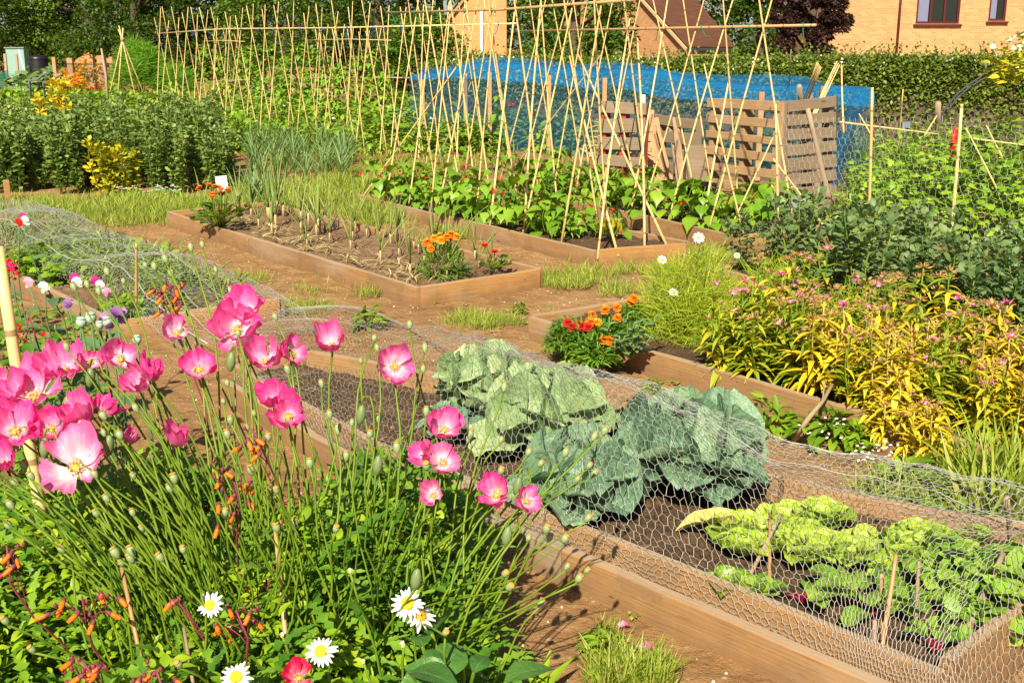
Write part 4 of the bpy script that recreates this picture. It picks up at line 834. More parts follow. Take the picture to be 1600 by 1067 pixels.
m = MB(); bar(m, g+[-.17, 0, .215], g+[.17, .05, .19], .3, .05, (.1, -.35, 1), nl=2, bev=.015); m.build('lid', M['greyp'], t)
m = MB(); bar(m, g+[-.09, -.03, .243], g+[.03, -.012, .234], .09, .004, (.1, -.35, 1), nl=2); m.build('sticker', M['label_y'], t)
g = P(1222, 315); t = thing('paint_tub', 'white round tub lid with a red centre behind the plastic box', 'tub', g); m = MB(); lathe(m, [(0, .16), (.055, .17), (.12, .16), (.125, .13), (.1, 0), (0, 0)], g, nrm(np.array([0, -.5, 1])), 18); m.build('tub', M['whitep'], t); m = MB(); lathe(m, [(.07, .17), (.06, .178), (0, .18)], g, nrm(np.array([0, -.5, 1])), 16); m.build('lid_centre', M['redflower'], t)
# ---------------------------------------------------------------- wire fence with raspberries behind it
def fl(s): return np.array([2.3+.55*s, 8.6-s, 0])
t = thing('wire_fence', 'chicken wire fence on canes in front of the raspberry bushes', 'fence', fl(.8))
fa, fb_ = fl(-.42), fl(2.4); fd = nrm(fb_-fa); FL = np.linalg.norm(fb_-fa)
def fsheet(s, q):
    s = np.asarray(s); q = np.asarray(q); n = np.array([fd[1], -fd[0], 0]); top = 1.17-.03*np.sin(s*3)
    return fa+fd*s[..., None]+np.array([0, 0, 1])*(q*top/1.17)[..., None]+n*(.025*np.sin(s*4+q*2)+.02*np.sin(q*7+s*1.3))[..., None]
m = MB(); hexnet(m, fsheet, FL, 1.17, .056, .00095, .25); m.build('wire_mesh', M['wire_far'], t)
for s, pt in ((.5, 137), (1.12, 163)):
    g = fl(s); D = g[1]/CP*.995; top = Q(1363 if s < 1 else 1503, pt, g[1]/(CP+(533-pt)/F*SP)); m = MB(); tube(m, curve(g-[0, 0, .05], top, (.004, 0, 0), 8), np.linspace(.0125, .010, 8), 8); m.build('cane_post', M['bamboo'], t)
g = fl(-.32); m = MB(); tube(m, curve(g, Q(1212, 163, g[1]/(CP+.208*SP)), (0, 0, 0), 6), .009, 7); m.build('cane_post', M['bamboo'], t)
cane(P(1312, 388), Q(1208, 248, 9.4), 'cane bracing the left end of the wire fence', 'bracing canes', .0095)
cane(P(1232, 355), Q(1206, 290, 9.9), 'short cane beside the plastic box', 'bracing canes', .009)
rb = [mound('raspberry_bush', '', 'raspberry bush', '', M['l_rasp'], h, .55, 400, .09, T_lobed) for h in (.82, .95, .74)]
rs_ = [(1355, 385, .8), (1420, 380, .95), (1490, 385, 1), (1560, 385, 1), (1630, 390, 1), (1390, 345, 1), (1460, 340, 1.05), (1530, 340, 1.05), (1600, 340, 1.1), (1370, 312, .8), (1430, 305, .95), (1500, 300, .95), (1570, 300, 1), (1640, 300, 1), (1345, 350, .7)]
place(rb, [(*P(a, b)[:2]+np.array([.25, .5]), 0, U(0, 6), s) for a, b, s in rs_], 'bright green raspberry bush behind the chicken wire fence', 'raspberry bushes behind the wire fence')
dk = [mound('currant_bush', '', 'bush', '', M['l_hedge'], 1.0, .7, 320, .09, T_oval) for k in range(2)]
place(dk, [(*P(a, b)[:2], 0, U(0, 6), s) for a, b, s in ((1400, 258, .7), (1480, 255, .75), (1550, 262, .8), (1630, 258, .9), (1330, 268, .6), (1700, 262, .9))], 'dark green low bush between the raspberries and the hedge', 'dark bushes before the hedge')
# things beyond the fence
cane(P(1398, 300), Q(1411, 140, 12.2), 'bamboo cane standing right of the fruit cage corner', 'loose canes behind the wire fence', .009)
cane(Q(1362, 213, 10), Q(1342, 178, 10), 'short cane stub left of the tall fence cane', 'loose canes behind the wire fence', .007)
cane(Q(1320, 192, 10.5), Q(1466, 210, 10.5), 'level cane tied behind the wire fence', 'loose canes behind the wire fence', .008)
cane(Q(1439, 222, 10.2), Q(1464, 181, 10.2), 'slanting cane leaning on the grey stake beyond the fence', 'loose canes behind the wire fence', .007)
cane(Q(1530, 218, 9.5), Q(1600, 227, 9.5), 'level cane near the right edge behind the fence', 'loose canes behind the wire fence', .007)
cane(Q(1553, 286, 9.4), Q(1509, 200, 9.4), 'slanting cane nearest the right fence cane', 'loose canes behind the wire fence', .007)
cane(Q(1562, 238, 9.6), Q(1541, 196, 9.6), 'short slanting cane at the right edge of the raspberries', 'loose canes behind the wire fence', .007)
cane(Q(1318, 200, 11.2), Q(1315, 102, 11.2), 'thin upright cane beside the fruit cage end', 'loose canes behind the wire fence', .009)
cane(P(1231, 260), Q(1236, 78, 13.2), 'slim grey cane standing behind the pale pallet', 'loose canes behind the wire fence', .008, 'stick')
pole('wooden_post', 'grey wooden post below the dark garden arch', P(1462, 290), Q(1466, 161, 12.6), .035, M['stick'])
t = thing('garden_arch', 'dark metal garden arch in front of the hedge', 'arch', P(1465, 275))
for dd, nm in ((0, 'hoop'), (.5, 'hoop')):
    m = MB(); c = Q(1605, 215, 13+dd); a = np.linspace(0.05, np.pi, 18); tube(m, np.concatenate([[c+[-1.05, 0, -c[2]]], c+np.stack([-1.05*np.cos(a), 0*a, .82*np.sin(a)], -1), [c+[1.05, 0, -c[2]]]]), .011, 7); m.build(nm, M['metal_dark'], t)
m = MB()
for a in np.linspace(.3, 2.9, 8): c = Q(1605, 215, 13); p = c+[-1.05*math.cos(a), 0, .82*math.sin(a)]; tube(m, [p, p+[0, .5, 0]], .008, 5)
m.build('rung', M['metal_dark'], t)
sh = mound('yellow_shrub', 'yellow flowering shrub at the right edge above the hedge', 'shrub', None, M['l_yelgreen'], .55, .55, 500, .1, T_oval, flowers=('blossom', 25, .07, .1)); sh.location = Q(1618, 130, 12.6); 
m = MB(); tube(m, [(0, 0, -1.3), (.03, 0, -.6), (0, 0, .1)], .03, 6); m.build('trunk', M['bark'], sh)
m = MB(); g = P(1408, 290); bar(m, g+[0, 0, .64], g+[0, 0, .76], .1, .02, (0, 1, 0), nl=2, bev=.02); tube(m, [g, g+[0, .02, .6]], .01, 6); tag(m.build('white_board', M['curtain'], origin=g), 'small pale board on a stick behind the raspberries', 'sign')
m = MB(); g = Q(1490, 225, 11.5); lathe(m, [(0, -.15), (.03, -.14), (.035, .1), (.015, .14), (0, .2)], g, (0, 0, 1), 8); tag(m.build('red_marker', M['redflower']), 'small red marker hanging behind the wire fence', 'marker')
# ---------------------------------------------------------------- raised beds
def soilquad(m, c, z0, amp, step=.035, seed=3, edge=0.0):
    c = [np.array([*p[:2]]) for p in c]; nx = int(max(np.linalg.norm(c[1]-c[0]), np.linalg.norm(c[2]-c[3]))/step)+2; ny = int(max(np.linalg.norm(c[3]-c[0]), np.linalg.norm(c[2]-c[1]))/step)+2
    u, v = np.meshgrid(np.linspace(0, 1, nx), np.linspace(0, 1, ny), indexing='ij')
    u_, v_ = u[..., None], v[..., None]; xy = (1-v_)*((1-u_)*c[0]+u_*c[1])+v_*((1-u_)*c[3]+u_*c[2])
    p = np.concatenate([xy, xy[..., :1]*0], -1); z = z0+amp*(.5*vnoise(p, 3.1, seed)+.35*vnoise(p, 11, seed+1)+.3*vnoise(p, 27, seed+2)+.15*U(-1, 1, u.shape))
    V = np.concatenate([xy, z[..., None]], -1); i = np.arange(nx-1)[:, None]*ny; j = np.arange(ny-1)[None]
    m.add(V.reshape(-1, 3), np.stack([i+j, i+ny+j, i+ny+j+1, i+j+1], -1).reshape(-1, 4))
    area = np.linalg.norm(np.cross(np.append(c[1]-c[0], 0), np.append(c[3]-c[0], 0))); n = int(area*170)
    a = rng.integers(0, nx, n); b = rng.integers(0, ny, n); r = U(.004, .016, n)*U(.5, 1, n); W = CLOD[None]*U(.65, 1.35, (n, 7, 3))*r[:, None, None]+(V[a, b]+np.stack([U(-.02, .02, n), U(-.02, .02, n), r*.3], -1))[:, None]
    m.add(W.reshape(-1, 3), (CLODF[None]+np.arange(n)[:, None, None]*7).reshape(-1, 3), 0, None, True)
CLOD = np.array([[0, 0, -.7], [1, 0, 0], [.3, .95, .1], [-.8, .6, 0], [-.8, -.6, .05], [.3, -.95, 0], [0, 0, .7]]); CLODF = np.array([[0, 2, 1], [0, 3, 2], [0, 4, 3], [0, 5, 4], [0, 1, 5], [6, 1, 2], [6, 2, 3], [6, 3, 4], [6, 4, 5], [6, 5, 1]])
def raised_bed(label, c, h, zs, edges, mats='board', soil='soil', amp=.02, th=.04, joints=None, loc=None, w_end='board_fresh'):
    c = [np.array([*p[:2], 0.]) for p in c]; t = thing('raised_bed', label, 'raised bed', c[0] if loc is None else loc, 'raised beds of wooden boards')
    cen = sum(c)/len(c); n = len(c)
    for k in edges:
        a, b = c[k], c[(k+1) % n]; d = nrm(b-a); out = np.array([d[1], -d[0], 0]); out = out if np.dot(out, a-cen) > 0 else -out
        js = [0]+(joints or {}).get(k, [])+[1]
        long_ = k in (0, 2)
        for u0, u1 in zip(js[:-1], js[1:]):
            m = MB(); e0 = a+(b-a)*u0+d*(.002 if u0 else (th*.5 if not long_ else 0)); e1 = a+(b-a)*u1-d*(.002 if u1 < 1 else (th*.5+.001 if not long_ else 0))
            dz = U(-.008, .008); bar(m, e0+[0, 0, h/2-.03+dz], e1+[0, 0, h/2-.03-dz], th, h+.06, jit=.003, nl=9); m.build('board', M[w_end if not long_ else mats], t)
    m = MB(); cs = [cen+(p-cen)*.985 for p in c]; soilquad(m, cs, zs, amp); m.build('soil', M[soil], t, smooth=True)
    return t
# onion bed
O = [P(265, 352), P(655, 478), P(845, 446), None]; dO = nrm(O[0]-O[1]); O[3] = O[2]+dO*np.linalg.norm(O[0]-O[1])*1.02
raised_bed('raised bed of orange boards with young onions and a marigold at its near corner', O, .125, .075, (0, 1, 2, 3), 'board', 'soil_dry', .035, joints={0: [.3, .62]})
def OB(s, t): return O[1]+(O[0]-O[1])*s+(O[2]-O[1])*t            # s along from the near corner, t across
G5 = 'onions of the middle bed'
on = [leek('onion_plant', '', G5, h, n_, M['l_onion'], .07, .0085, .5) for h, n_ in ((.42, 5), (.34, 4), (.46, 6), (.28, 4))]
sp = []
for row, k in ((.3, 6), (.5, 10), (.72, 13), (.88, 10)):
    for s in np.linspace(.1, .93, k):
        p = OB(s+U(-.045, .045), row+U(-.09, .09)); sp.append((p[0], p[1], .1, U(0, 6.28), U(.75, 1.2)*(1.25 if s > .55 else .95)))
place(on, sp, 'upright green onion plant in the bed of dry soil', G5)
def withered():
    t = proto('withered_onion', '', 'onion', ''); m = MB(); k = 9; a = U(0, 6.28, k); d = np.stack([np.cos(a), np.sin(a), U(.1, .5, k)], -1); leaves(m, leafT([.02, .03, .03, .02, .002], .4, .5), np.zeros((k, 3)), d, (0, 0, 1), U(.06, .2, k)); m.build('foliage', M['l_straw'], t); return t
wi = [withered() for k in range(2)]
sp = [(*OB(U(.05, .9), U(.12, .45))[:2], .1, U(0, 6.28), U(.6, 1.1)) for k in range(60)]
place(wi, sp, 'small withered onion lying in the dry bed soil', 'withered onions'); 
def marigold(label, group, h, r, cols, nf, fs=.03):
    t = proto('marigold', label, 'marigold', group); ms = MB(); ml = MB(); n = 420
    for k in range(6): a = U(0, 6.28); tube(ms, curve((0, 0, 0), (math.cos(a)*r*.6, math.sin(a)*r*.6, h*.8), (0, 0, .02), 5), .004, 5)
    d = rdir(n, .0, 1); p = d*(U(.3, 1.0, n)**.5)[:, None]*[r, r, h*.92]; leaves(ml, leafT([.02, .08, .04, .09, .04, .07, .01], .2, .4), p, nrm(d+rdir(n, -.5, .7)*.8), nrm(d*.4+[0, 0, .8]+rdir(n)*.4), .07*U(.6, 1.2, n))
    ms.build('stem', M['stem'], t); ml.build('foliage', M['l_mari'], t)
    for k in range(nf):
        a = U(0, 6.28); q = U(.1, .95); c = np.array([math.cos(a)*r*q, math.sin(a)*r*q, h*(1.03-.3*q*q)+U(0, .04)]); m = MB(); tube(m, curve(c-[0, 0, .1], c, (0, 0, 0), 4), .003, 5, mi=1)
        nn = nrm(np.array([math.cos(a)*.5*q, -.35+math.sin(a)*.4*q, 1.])); A, B = frames(nn[None]); A, B = A[0], B[0]
        for ring, (rr, el, kk) in enumerate(((1, .1, 12), (.75, .5, 10), (.5, .9, 8), (.25, 1.2, 5))):
            th = np.arange(kk)*6.283/kk+ring*.3+U(-.15, .15, kk); d = math.cos(el)*(np.cos(th)[:, None]*A+np.sin(th)[:, None]*B)+math.sin(el)*nn
            leaves(m, leafT([.15, .3, .4, .3], .1, .5, wav=.15), c+nn*.004*ring+np.zeros((kk, 3)), d, nn-d*.2, fs*(.75+.25*rr)*U(.9, 1.1, kk), 0)
        m.build('flower', [M[cols[k % len(cols)]], M['stem']], t)
    return t
t = marigold('bushy amber marigold at the near corner of the onion bed', 'marigolds', .24, .17, ['mari_y', 'mari_o'], 10, .026); t.location = (*OB(.08, .42)[:2], .1)
def nasturt(label, group, n, r, h, flower='orange', nf=0, leaf=.07, mat='l_nast', name='nasturtium'):
    t = proto(name, label, 'nasturtium', group); ms = MB(); ml = MB(); a = np.linspace(0, 6.283, 11)[:-1]
    disc = (np.concatenate([[[0, 0, -.06]], np.stack([np.cos(a)*.5, np.sin(a)*.5, .03*np.sin(a*3)], -1)]), np.array([[0, 1+k, 1+(k+1) % 10] for k in range(10)]), np.concatenate([[[.5, .5]], np.stack([np.cos(a)*.5+.5, np.sin(a)*.5+.5], -1)]))
    for k in range(n):
        an = U(0, 6.28); rr = r*math.sqrt(U(.02, 1)); c = np.array([math.cos(an)*rr, math.sin(an)*rr, h*U(.45, 1)*(1.1-.5*rr/r)]); tube(ms, curve((0, 0, 0), c, (c[0]*.2, c[1]*.2, h*.1), 5), .0025, 4)
        leaves(ml, disc, [c], [nrm(np.array([math.cos(an)*.5+U(-.4, .4), math.sin(an)*.5-.5, .3]))], [nrm(np.array([math.cos(an)*.3, math.sin(an)*.3-.5, 1]))], leaf*U(.7, 1.2))
    ms.build('stem', M['stem'], t); ml.build('foliage', M[mat], t)
    for k in range(nf):
        an = U(0, 6.28); rr = r*U(0, .9); c = np.array([math.cos(an)*rr, math.sin(an)*rr, h*U(1.05, 1.45)]); m = MB(); tube(m, curve((c[0]*.3, c[1]*.3, 0), c, (0, 0, 0), 5), .003, 4, mi=1)
        for q in range(3): th = np.arange(6)*1.047+q*.5; d = np.stack([np.cos(th), np.sin(th)-.3, np.full(6, .3+.4*q)], -1); leaves(m, leafT([.1, .3, .4, .25], .1, .2), np.tile(c, (6, 1)), d, (0, -.3, 1), .026, 0)
        m.build('flower', [M[flower], M['stem']], t)
    return t
t = nasturt('nasturtium with orange-red flowers at the far corner of the onion bed', 'nasturtiums', 60, .24, .26, 'orange', 14, .085); t.location = (*P(345, 375)[:2], .1)
t = nasturt('small leafy nasturtium at the near right corner of the onion bed', 'nasturtiums', 26, .13, .13, 'redflower', 2, .05); t.location = (*OB(.06, .78)[:2], .1)
t = thing('plant_label', 'white plant label on a stick behind the orange nasturtium', 'plant label', P(352, 362)); g = P(352, 350); m = MB(); tube(m, [g, g+[0, 0, .45]], .006, 5); m.build('stick', M['stick'], t); m = MB(); bar(m, g+[-.06, -.01, .38], g+[.05, -.01, .39], .004, .14, nl=2); m.build('tag', M['whitep'], t)
cane(P(88, 372), Q(88, 322, 9.6), 'short white stick at the edge of the left netted bed', 'sticks along the left bed', .007, 'stick', 'stick')
cane(P(213, 512), Q(213, 380, 6.6), 'reddish brown stick in front of the left netted bed', 'sticks along the left bed', .009, 'bamboo_br', 'stick')
cane(P(355, 505), Q(357, 436, 6.6), 'grey stick just left of the topmost pink poppies', 'sticks along the left bed', .008, 'stick', 'stick')
# front bean bed
Bq = [P(560, 323), P(930, 415), P(1072, 402), None]; Bq[3] = Bq[2]+(Bq[0]-Bq[1])*1.0
raised_bed('raised bed of boards below the front bamboo frame', Bq, .12, .08, (0, 1, 2, 3), 'board', 'soil', .03, joints={0: [.45]})
ub = nrm(Bq[1]-Bq[0]); vb = nrm(Bq[2]-Bq[1]); LBq = np.linalg.norm(Bq[1]-Bq[0]); WBq = np.linalg.norm(Bq[2]-Bq[1])
def BB(s, t): return Bq[0]+ub*s+vb*t
g6 = 'canes of the front bean frame'
frame(BB(.25, WBq*.5), BB(LBq-.45, WBq*.5), 1.93, WBq*.37, 9, 'tall bamboo cane of the front bean frame, crossing the brown rail', g6, (.35, .75), .09, .1, .0085)
e = BB(LBq-.2, WBq*.5)
rail([BB(-.1, WBq*.5)+[0, 0, 1.97], BB(LBq*.5, WBq*.5)+[0, 0, 1.95], BB(LBq-.15, WBq*.5)+[0, 0, 1.98]], 'brown rail cane on top of the front bean frame', .0125, 'bamboo_br', 'rail canes', 'twine_green', 9)
g7 = 'bracing canes of the front bean frame'
cane(P(556, 322), Q(716, 101, 11.2), 'long slanting cane bracing the left end of the front bean frame', g7, .0095)
for (a, b, z, D, lb) in (((935, 395), (984, 30), .1, 9.0, 'cane leaning right at the near corner of the front bean bed'), ((964, 392), (890, 88), .1, 9.3, 'cane crossing to the left at the near corner of the front bean bed'), ((1007, 385), (996, 60), .1, 9.3, 'upright cane at the near end of the front bean bed'), ((1040, 380), (903, 85), .1, 9.6, 'cane slanting far left from the right corner of the front bean bed')):
    cane(P(*a, z), Q(*b, D), lb, g7, .0095)
for (a, b, D0, D1, lb) in (((806, 258), (940, 85), 11.5, 11.0, 'thin grey stick slanting among the front canes'), ((660, 300), (740, 120), 12.2, 11.6, 'dead bean stem leaning among the front canes')):
    cane(Q(*a, D0), Q(*b, D1), lb, 'thin sticks in the front bean frame', .007, 'stick', 'stick')
gb = 'runner beans in the front bed'
cl = [climber('', '', h, n, .13, r_, .2) for h, n, r_ in ((.34, 22, 1), (.27, 16, 0), (.42, 28, 2), (.24, 14, 1))]
sp = []
for s in np.linspace(.2, LBq-.9, 12):
    for tt in (.18, .5, .82): p = BB(s+U(-.1, .1), WBq*tt+U(-.06, .06)); sp.append((p[0], p[1], .12, U(0, 6.28), U(.7, 1.15)))
for s, tt in ((LBq-.75, .3), (LBq-.6, .75), (LBq-.85, .5)): p = BB(s, WBq*tt); sp.append((p[0], p[1], .12, U(0, 6), .7))
place(cl, sp, 'young runner bean with bright green leaves in the front canes bed', gb)
tall = [climber('', '', h, n, .1, 1, .09) for h, n in ((1.15, 30), (.9, 22))]
place(tall, [(*BB(s, WBq*.8)[:2], .12, U(0, 6), .95, l) for s, l in ((1.6, 'taller bean shoot climbing the middle canes of the front frame'), (2.3, 'bean shoot climbing just right of the middle of the front frame'))], group='climbing bean shoots')
t = nasturt('yellow-leaved nasturtium at the near end of the front bean bed', 'nasturtiums', 9, .12, .2, 'orange', 0, .1, 'l_yelgreen'); t.location = (*BB(LBq-.4, WBq*.52)[:2], .12)
# second bean bed behind it, towards the compost
R0 = P(905, 335); R1 = P(1148, 392); ur = nrm(R1-R0); vr = np.array([-ur[1], ur[0], 0]); R0 = R1-ur*4.6
raised_bed('raised bed behind the front bean frame, hidden by broad bean leaves', [R0, R1, R1+vr*1.0, R0+vr*1.0], .13, .09, (0, 1, 2, 3), 'board', 'soil', .03)
def RR(s, t): return R1-ur*s+vr*t
g8 = 'canes of the second bean frame'
frame(RR(4.4, .5), RR(.15, .5), 1.78, .4, 9, 'tall bamboo cane of the second bean frame, in front of the compost pallets', g8, (.4, .8), .1, .1, .0083)
rail([RR(4.6, .5)+[0, 0, 1.8], RR(2.2, .5)+[0, 0, 1.8], RR(-.25, .5)+[0, 0, 1.8]], 'brown rail cane on top of the second bean frame', .0125, 'bamboo_br', 'rail canes', 'twine_green', 8)
cane(P(1161, 362, .1), Q(1100, 100, 9.6), 'cane slanting left at the right end of the second bean bed', 'end canes of the second bean frame', .0092); cane(P(1098, 352, .1), Q(1140, 120, 10.2), 'cane slanting right at the end of the second bean bed', 'end canes of the second bean frame', .0092)
cane(P(1135, 370, .05), Q(1208, 215, 9.7), 'cane leaning right towards the grey pallet', 'end canes of the second bean frame', .0085)
cl = [climber('', '', h, n, .15, 1, .22) for h, n in ((.3, 24), (.36, 28), (.27, 20))]
sp = [(*RR(s+U(-.08, .08), tt+U(-.08, .08))[:2], .12, U(0, 6.28), U(.75, 1.05)) for s in np.linspace(.35, 4.2, 13) for tt in (.2, .7)]
place(cl, sp, 'leafy runner bean in the bed before the compost pallets', 'runner beans in the second bed')
t = climber('big-leaved squash plant at the right end of the second bean bed', 'squash', .38, 26, .22, 0, .3); t.name = 'squash_plant'; t['category'] = 'squash plant'; t.location = (*P(1185, 352)[:2], .05)
# broad bean bed on the right
b0 = P(1110, 440); b1 = P(1500, 552); ud = nrm(b1-b0); vd = np.array([-ud[1], ud[0], 0])
raised_bed('raised bed of broad beans along the wire fence', [b0, b1+ud*1.5, b1+ud*1.5+vd*.85, b0+vd*.85], .115, .08, (0, 1, 2, 3), 'board', 'soil', .03, joints={0: [.55]})
G9 = 'broad beans along the wire fence'
bp = [broad_bean(h, M['l_broad'], '', G9, 4, .07) for h in (.56, .5, .62, .46)]
sp = []
for s in np.linspace(.15, 3.9, 14):
    for tt in (.2, .5, .78): p = b0+ud*(s+U(-.06, .06))+vd*(tt+U(-.05, .05)); sp.append((p[0], p[1], .12, U(0, 6.28), U(.74, .92)*(.78 if s < .7 else 1.0 if s < 1.4 else .88)))
place(bp, sp, 'dark grey-green broad bean plant in the bed along the wire fence', G9)
place([mound('pea_plant', '', 'pea plant', 'pale pea plants', M['l_sweetpea'], .5, .2, 150, .07, T_oval) for k in range(2)], [(*P(px, py)[:2], .05, U(0, 6), s) for px, py, s in ((1575, 500, .95), (1620, 520, 1), (1540, 470, .9), (1600, 470, 1), (1640, 480, 1), (1400, 408, .8), (1455, 415, .8))], 'pale grey-green pea plant at the right end of the bean bed', 'pale pea plants')
m = MB(); tube(m, [P(1525, 430)+[0, 0, .2], Q(1555, 428, 6.9), Q(1600, 440, 6.5), Q(1640, 470, 6.2)], .006, 5); tag(m.build('garden_hose', M['greenp']), 'thin green plastic hose over the broad beans at right', 'hose')
# ---------------------------------------------------------------- marigold and sweet william bed
m0 = P(830, 528); um = nrm(P(1040, 585)-P(830, 523)); m0 = P(830, 526); m1 = m0+um*4.4; um = nrm(m1-m0)
um = nrm(P(1350, 685)-m0); m1 = m0+um*4.6; vm = np.array([-um[1], um[0], 0])
raised_bed('raised bed of marigolds and sweet williams behind the cabbages', [m0, m1, m1+vm*.95, m0+vm*.95], .12, .08, (0, 1, 2, 3), 'board', 'soil', .025, joints={0: [.31, .66]})
def MM(s, t): return m0+um*s+vm*t
for (px, py, z, cols, nf, h, r, lb) in ((885, 540, .1, ['mari_r'], 3, .17, .11, 'marigold with dark red flowers at the end of its bed'), (918, 545, .1, ['mari_o', 'mari_r'], 4, .17, .12, 'marigold with red-orange flowers next to the dark red one'), (952, 538, .1, ['mari_o', 'mari_y'], 5, .19, .13, 'marigold with broad orange flowers in the middle of the row'),
                                      (930, 560, .1, ['mari_o'], 2, .13, .1, 'small marigold with one orange flower at the front board'), (985, 520, .1, ['mari_o'], 3, .2, .11, 'marigold half hidden behind the grey-green honeywort')):
    t = marigold(lb, 'marigolds', h*.78, r*.8, cols, nf, .023); t.location = (*P(px, py, .1)[:2], .1)
def honeywort():
    t = thing('honeywort', 'grey-green honeywort between the marigolds and the cosmos', 'honeywort', (0, 0, 0)); ms = MB(); ml = MB()
    for k in range(9):
        a = U(0, 6.28); e = np.array([math.cos(a)*.12, math.sin(a)*.12, U(.12, .27)]); c = curve((0, 0, 0), e, (e[0]*.3, e[1]*.3, 0), 7); tube(ms, c, .004, 5); f = polyf(c)
        for q, u in enumerate(np.linspace(.25, 1, 9)): an = q*2.4; d = np.array([math.cos(an), math.sin(an), .35]); leaves(ml, T_oval, f(np.array([u])), [d], [(-d[0]*.3, -d[1]*.3, 1)], .06)
    ms.build('stem', M['stem'], t); ml.build('foliage', M['l_cer'], t); t.location = (*P(985, 560, .1)[:2], .1)
honeywort()
def cosmos(label, h, r, n, fl):
    t = thing('cosmos', label, 'cosmos', (0, 0, 0), 'cosmos'); ms = MB(); ml = MB()
    for k in range(26):
        a = U(0, 6.28); e = np.array([math.cos(a)*r*U(.1, 1), math.sin(a)*r*U(.1, 1), h*U(.5, 1)]); tube(ms, curve((0, 0, 0), e, (e[0]*.2, e[1]*.2, 0), 6), .0028, 4)
    d = rdir(n, 0, 1); p = d*(U(.1, 1, n)**.45)[:, None]*[r, r, h]; leaves(ml, leafT([.008, .014, .01, .001], .1, .5), p, nrm(d*.6+rdir(n, -.3, 1)), rdir(n), .11*U(.5, 1.3, n))
    ms.build('stem', M['stem'], t); ml.build('foliage', M['l_cosmos'], t)
    for (x, y, z, s) in fl:
        m = MB(); c = np.array([x, y, z]); tube(m, curve((x*.3, y*.3, h*.5), c, (0, 0, 0), 4), .0025, 4, mi=1); th = np.arange(8)*.785; d = np.stack([np.cos(th), np.sin(th)*.5-.1, np.sin(th)*.8+.15], -1); leaves(m, leafT([.1, .2, .27, .2], .1, .1), np.tile(c, (8, 1)), d, (0, -.8, .6), s*.58, 0)
        lathe(m, [(.0, .012), (.008, .009), (.01, 0)], c, nrm(np.array([0, -.8, .6])), 8, 2); m.build('flower', [M['petal_white'], M['stem'], M['yel']], t)
    return t
t = cosmos('feathery cosmos with white flowers behind the marigolds', .46, .3, 5200, [(-.12, -.15, .28, .045), (-.16, .05, .42, .045), (.02, -.05, .56, .055), (.06, .2, .43, .02)]); t.location = (*MM(.78, .5)[:2], .08)
t = cosmos('second feathery cosmos nearer the sweet williams', .4, .26, 3600, [(-.2, .1, .43, .03)]); t.location = (*MM(1.12, .8)[:2], .1)
# sweet williams
def sweet_william(kind, h, seed):
    t = proto('sweet_william', '', 'sweet william', ''); ms = MB(); ml = MB(); mh = MB(); mf = MB(); nf = 0
    for k in range(9):
        a = U(0, 6.28); e = np.array([math.cos(a)*.15*U(.2, 1), math.sin(a)*.15*U(.2, 1), h*U(.6, 1.08)]); c = curve((e[0]*.25, e[1]*.25, 0), e, (e[0]*.3, e[1]*.3, 0), 7); tube(ms, c, .0035, 5, mi=0 if kind != 2 else 1); f = polyf(c)
        us = np.repeat(np.linspace(.08, .93, 8), 3); nn = len(us); an = U(0, 6.28, nn); el = U(-.35, 1.1, nn); d = np.stack([np.cos(an)*np.cos(el), np.sin(an)*np.cos(el), np.sin(el)], -1)
        sz = .115*U(.6, 1.3, nn)*(1.15-.5*us); yel = rng.random(nn) < (.16, .5, .9)[kind]
        for msk, mi_ in ((yel, 1), (~yel, 0)): leaves(ml, leafT([.03, .1, .13, .11, .06, .005], .35, U(.4, .9)), f(us)[msk], d[msk], (0, 0, 1), sz[msk], mi_)
        mh = MB(); m_ = 24; dd = rdir(m_, .05, 1); leaves(mh, leafT([.05, .12, .1, .02], .3, .1), e+dd*.016*[1, 1, .5], dd, rdir(m_), .024*U(.6, 1.2, m_)); mh.build('flower_head', M['seedhead'], t)
        if k < (8, 5, 2)[kind]:
            q = rng.integers(0, 5); dd = rdir(q, .3, 1)
            for r_ in range(5): leaves(mf, T_small, e+dd*.026*[1.2, 1.2, .8], nrm(np.cross(dd, rdir(q, -1, 1))), dd, .014, rng.integers(0, 2)); nf += q
    ms.build('stem', [M['stem'], M['stem_dry']], t); ml.build('foliage', [M['l_sw'] if kind < 2 else M['l_yelgreen'], M['l_yelgreen'] if kind == 0 else M['l_yellow']], t)
    if nf: mf.build('blossom', [M['magenta'], M['pinkwhite']], t)
    return t
G10 = 'sweet williams'
sw = [sweet_william(0, .43, 1), sweet_william(0, .38, 2), sweet_william(1, .42, 3), sweet_william(1, .36, 4), sweet_william(2, .4, 5), sweet_william(2, .35, 6)]
sp = []
for s in np.linspace(1.35, 4.5, 17):
    for tt in (.12, .38, .62, .85):
        p = MM(s+U(-.08, .08), tt+U(-.08, .08)); dry = np.clip((s-1.9)/1.3, 0, 1)*(1.1 if tt < .5 else .75); x = rng.random()
        k = (4+rng.integers(0, 2)) if x < dry*.8 else ((2+rng.integers(0, 2)) if x < .35+.5*dry else rng.integers(0, 2))
        if s > 2.0 and s < 2.5 and tt > .7: continue
        lb = ['green-leaved sweet william gone to brown seed heads', 'yellowing sweet william with brown heads and a few pink flowers', 'dried golden-yellow sweet william in the right half of its bed'][k//2]
        sp.append((p[0], p[1], .1, U(0, 6.28), U(.85, 1.12), lb, int(k)))
place(sw, sp, group=G10)
fl_ = [sweet_william(2, .3, 7)]
place(fl_, [(*P(px, py, .05)[:2], .02, U(0, 6), .8, l) for px, py, l in ((1375, 675, 'dried sweet william flopping over the front board'), (1445, 705, 'golden sweet william hanging down to the cabbage netting'))], group=G10)
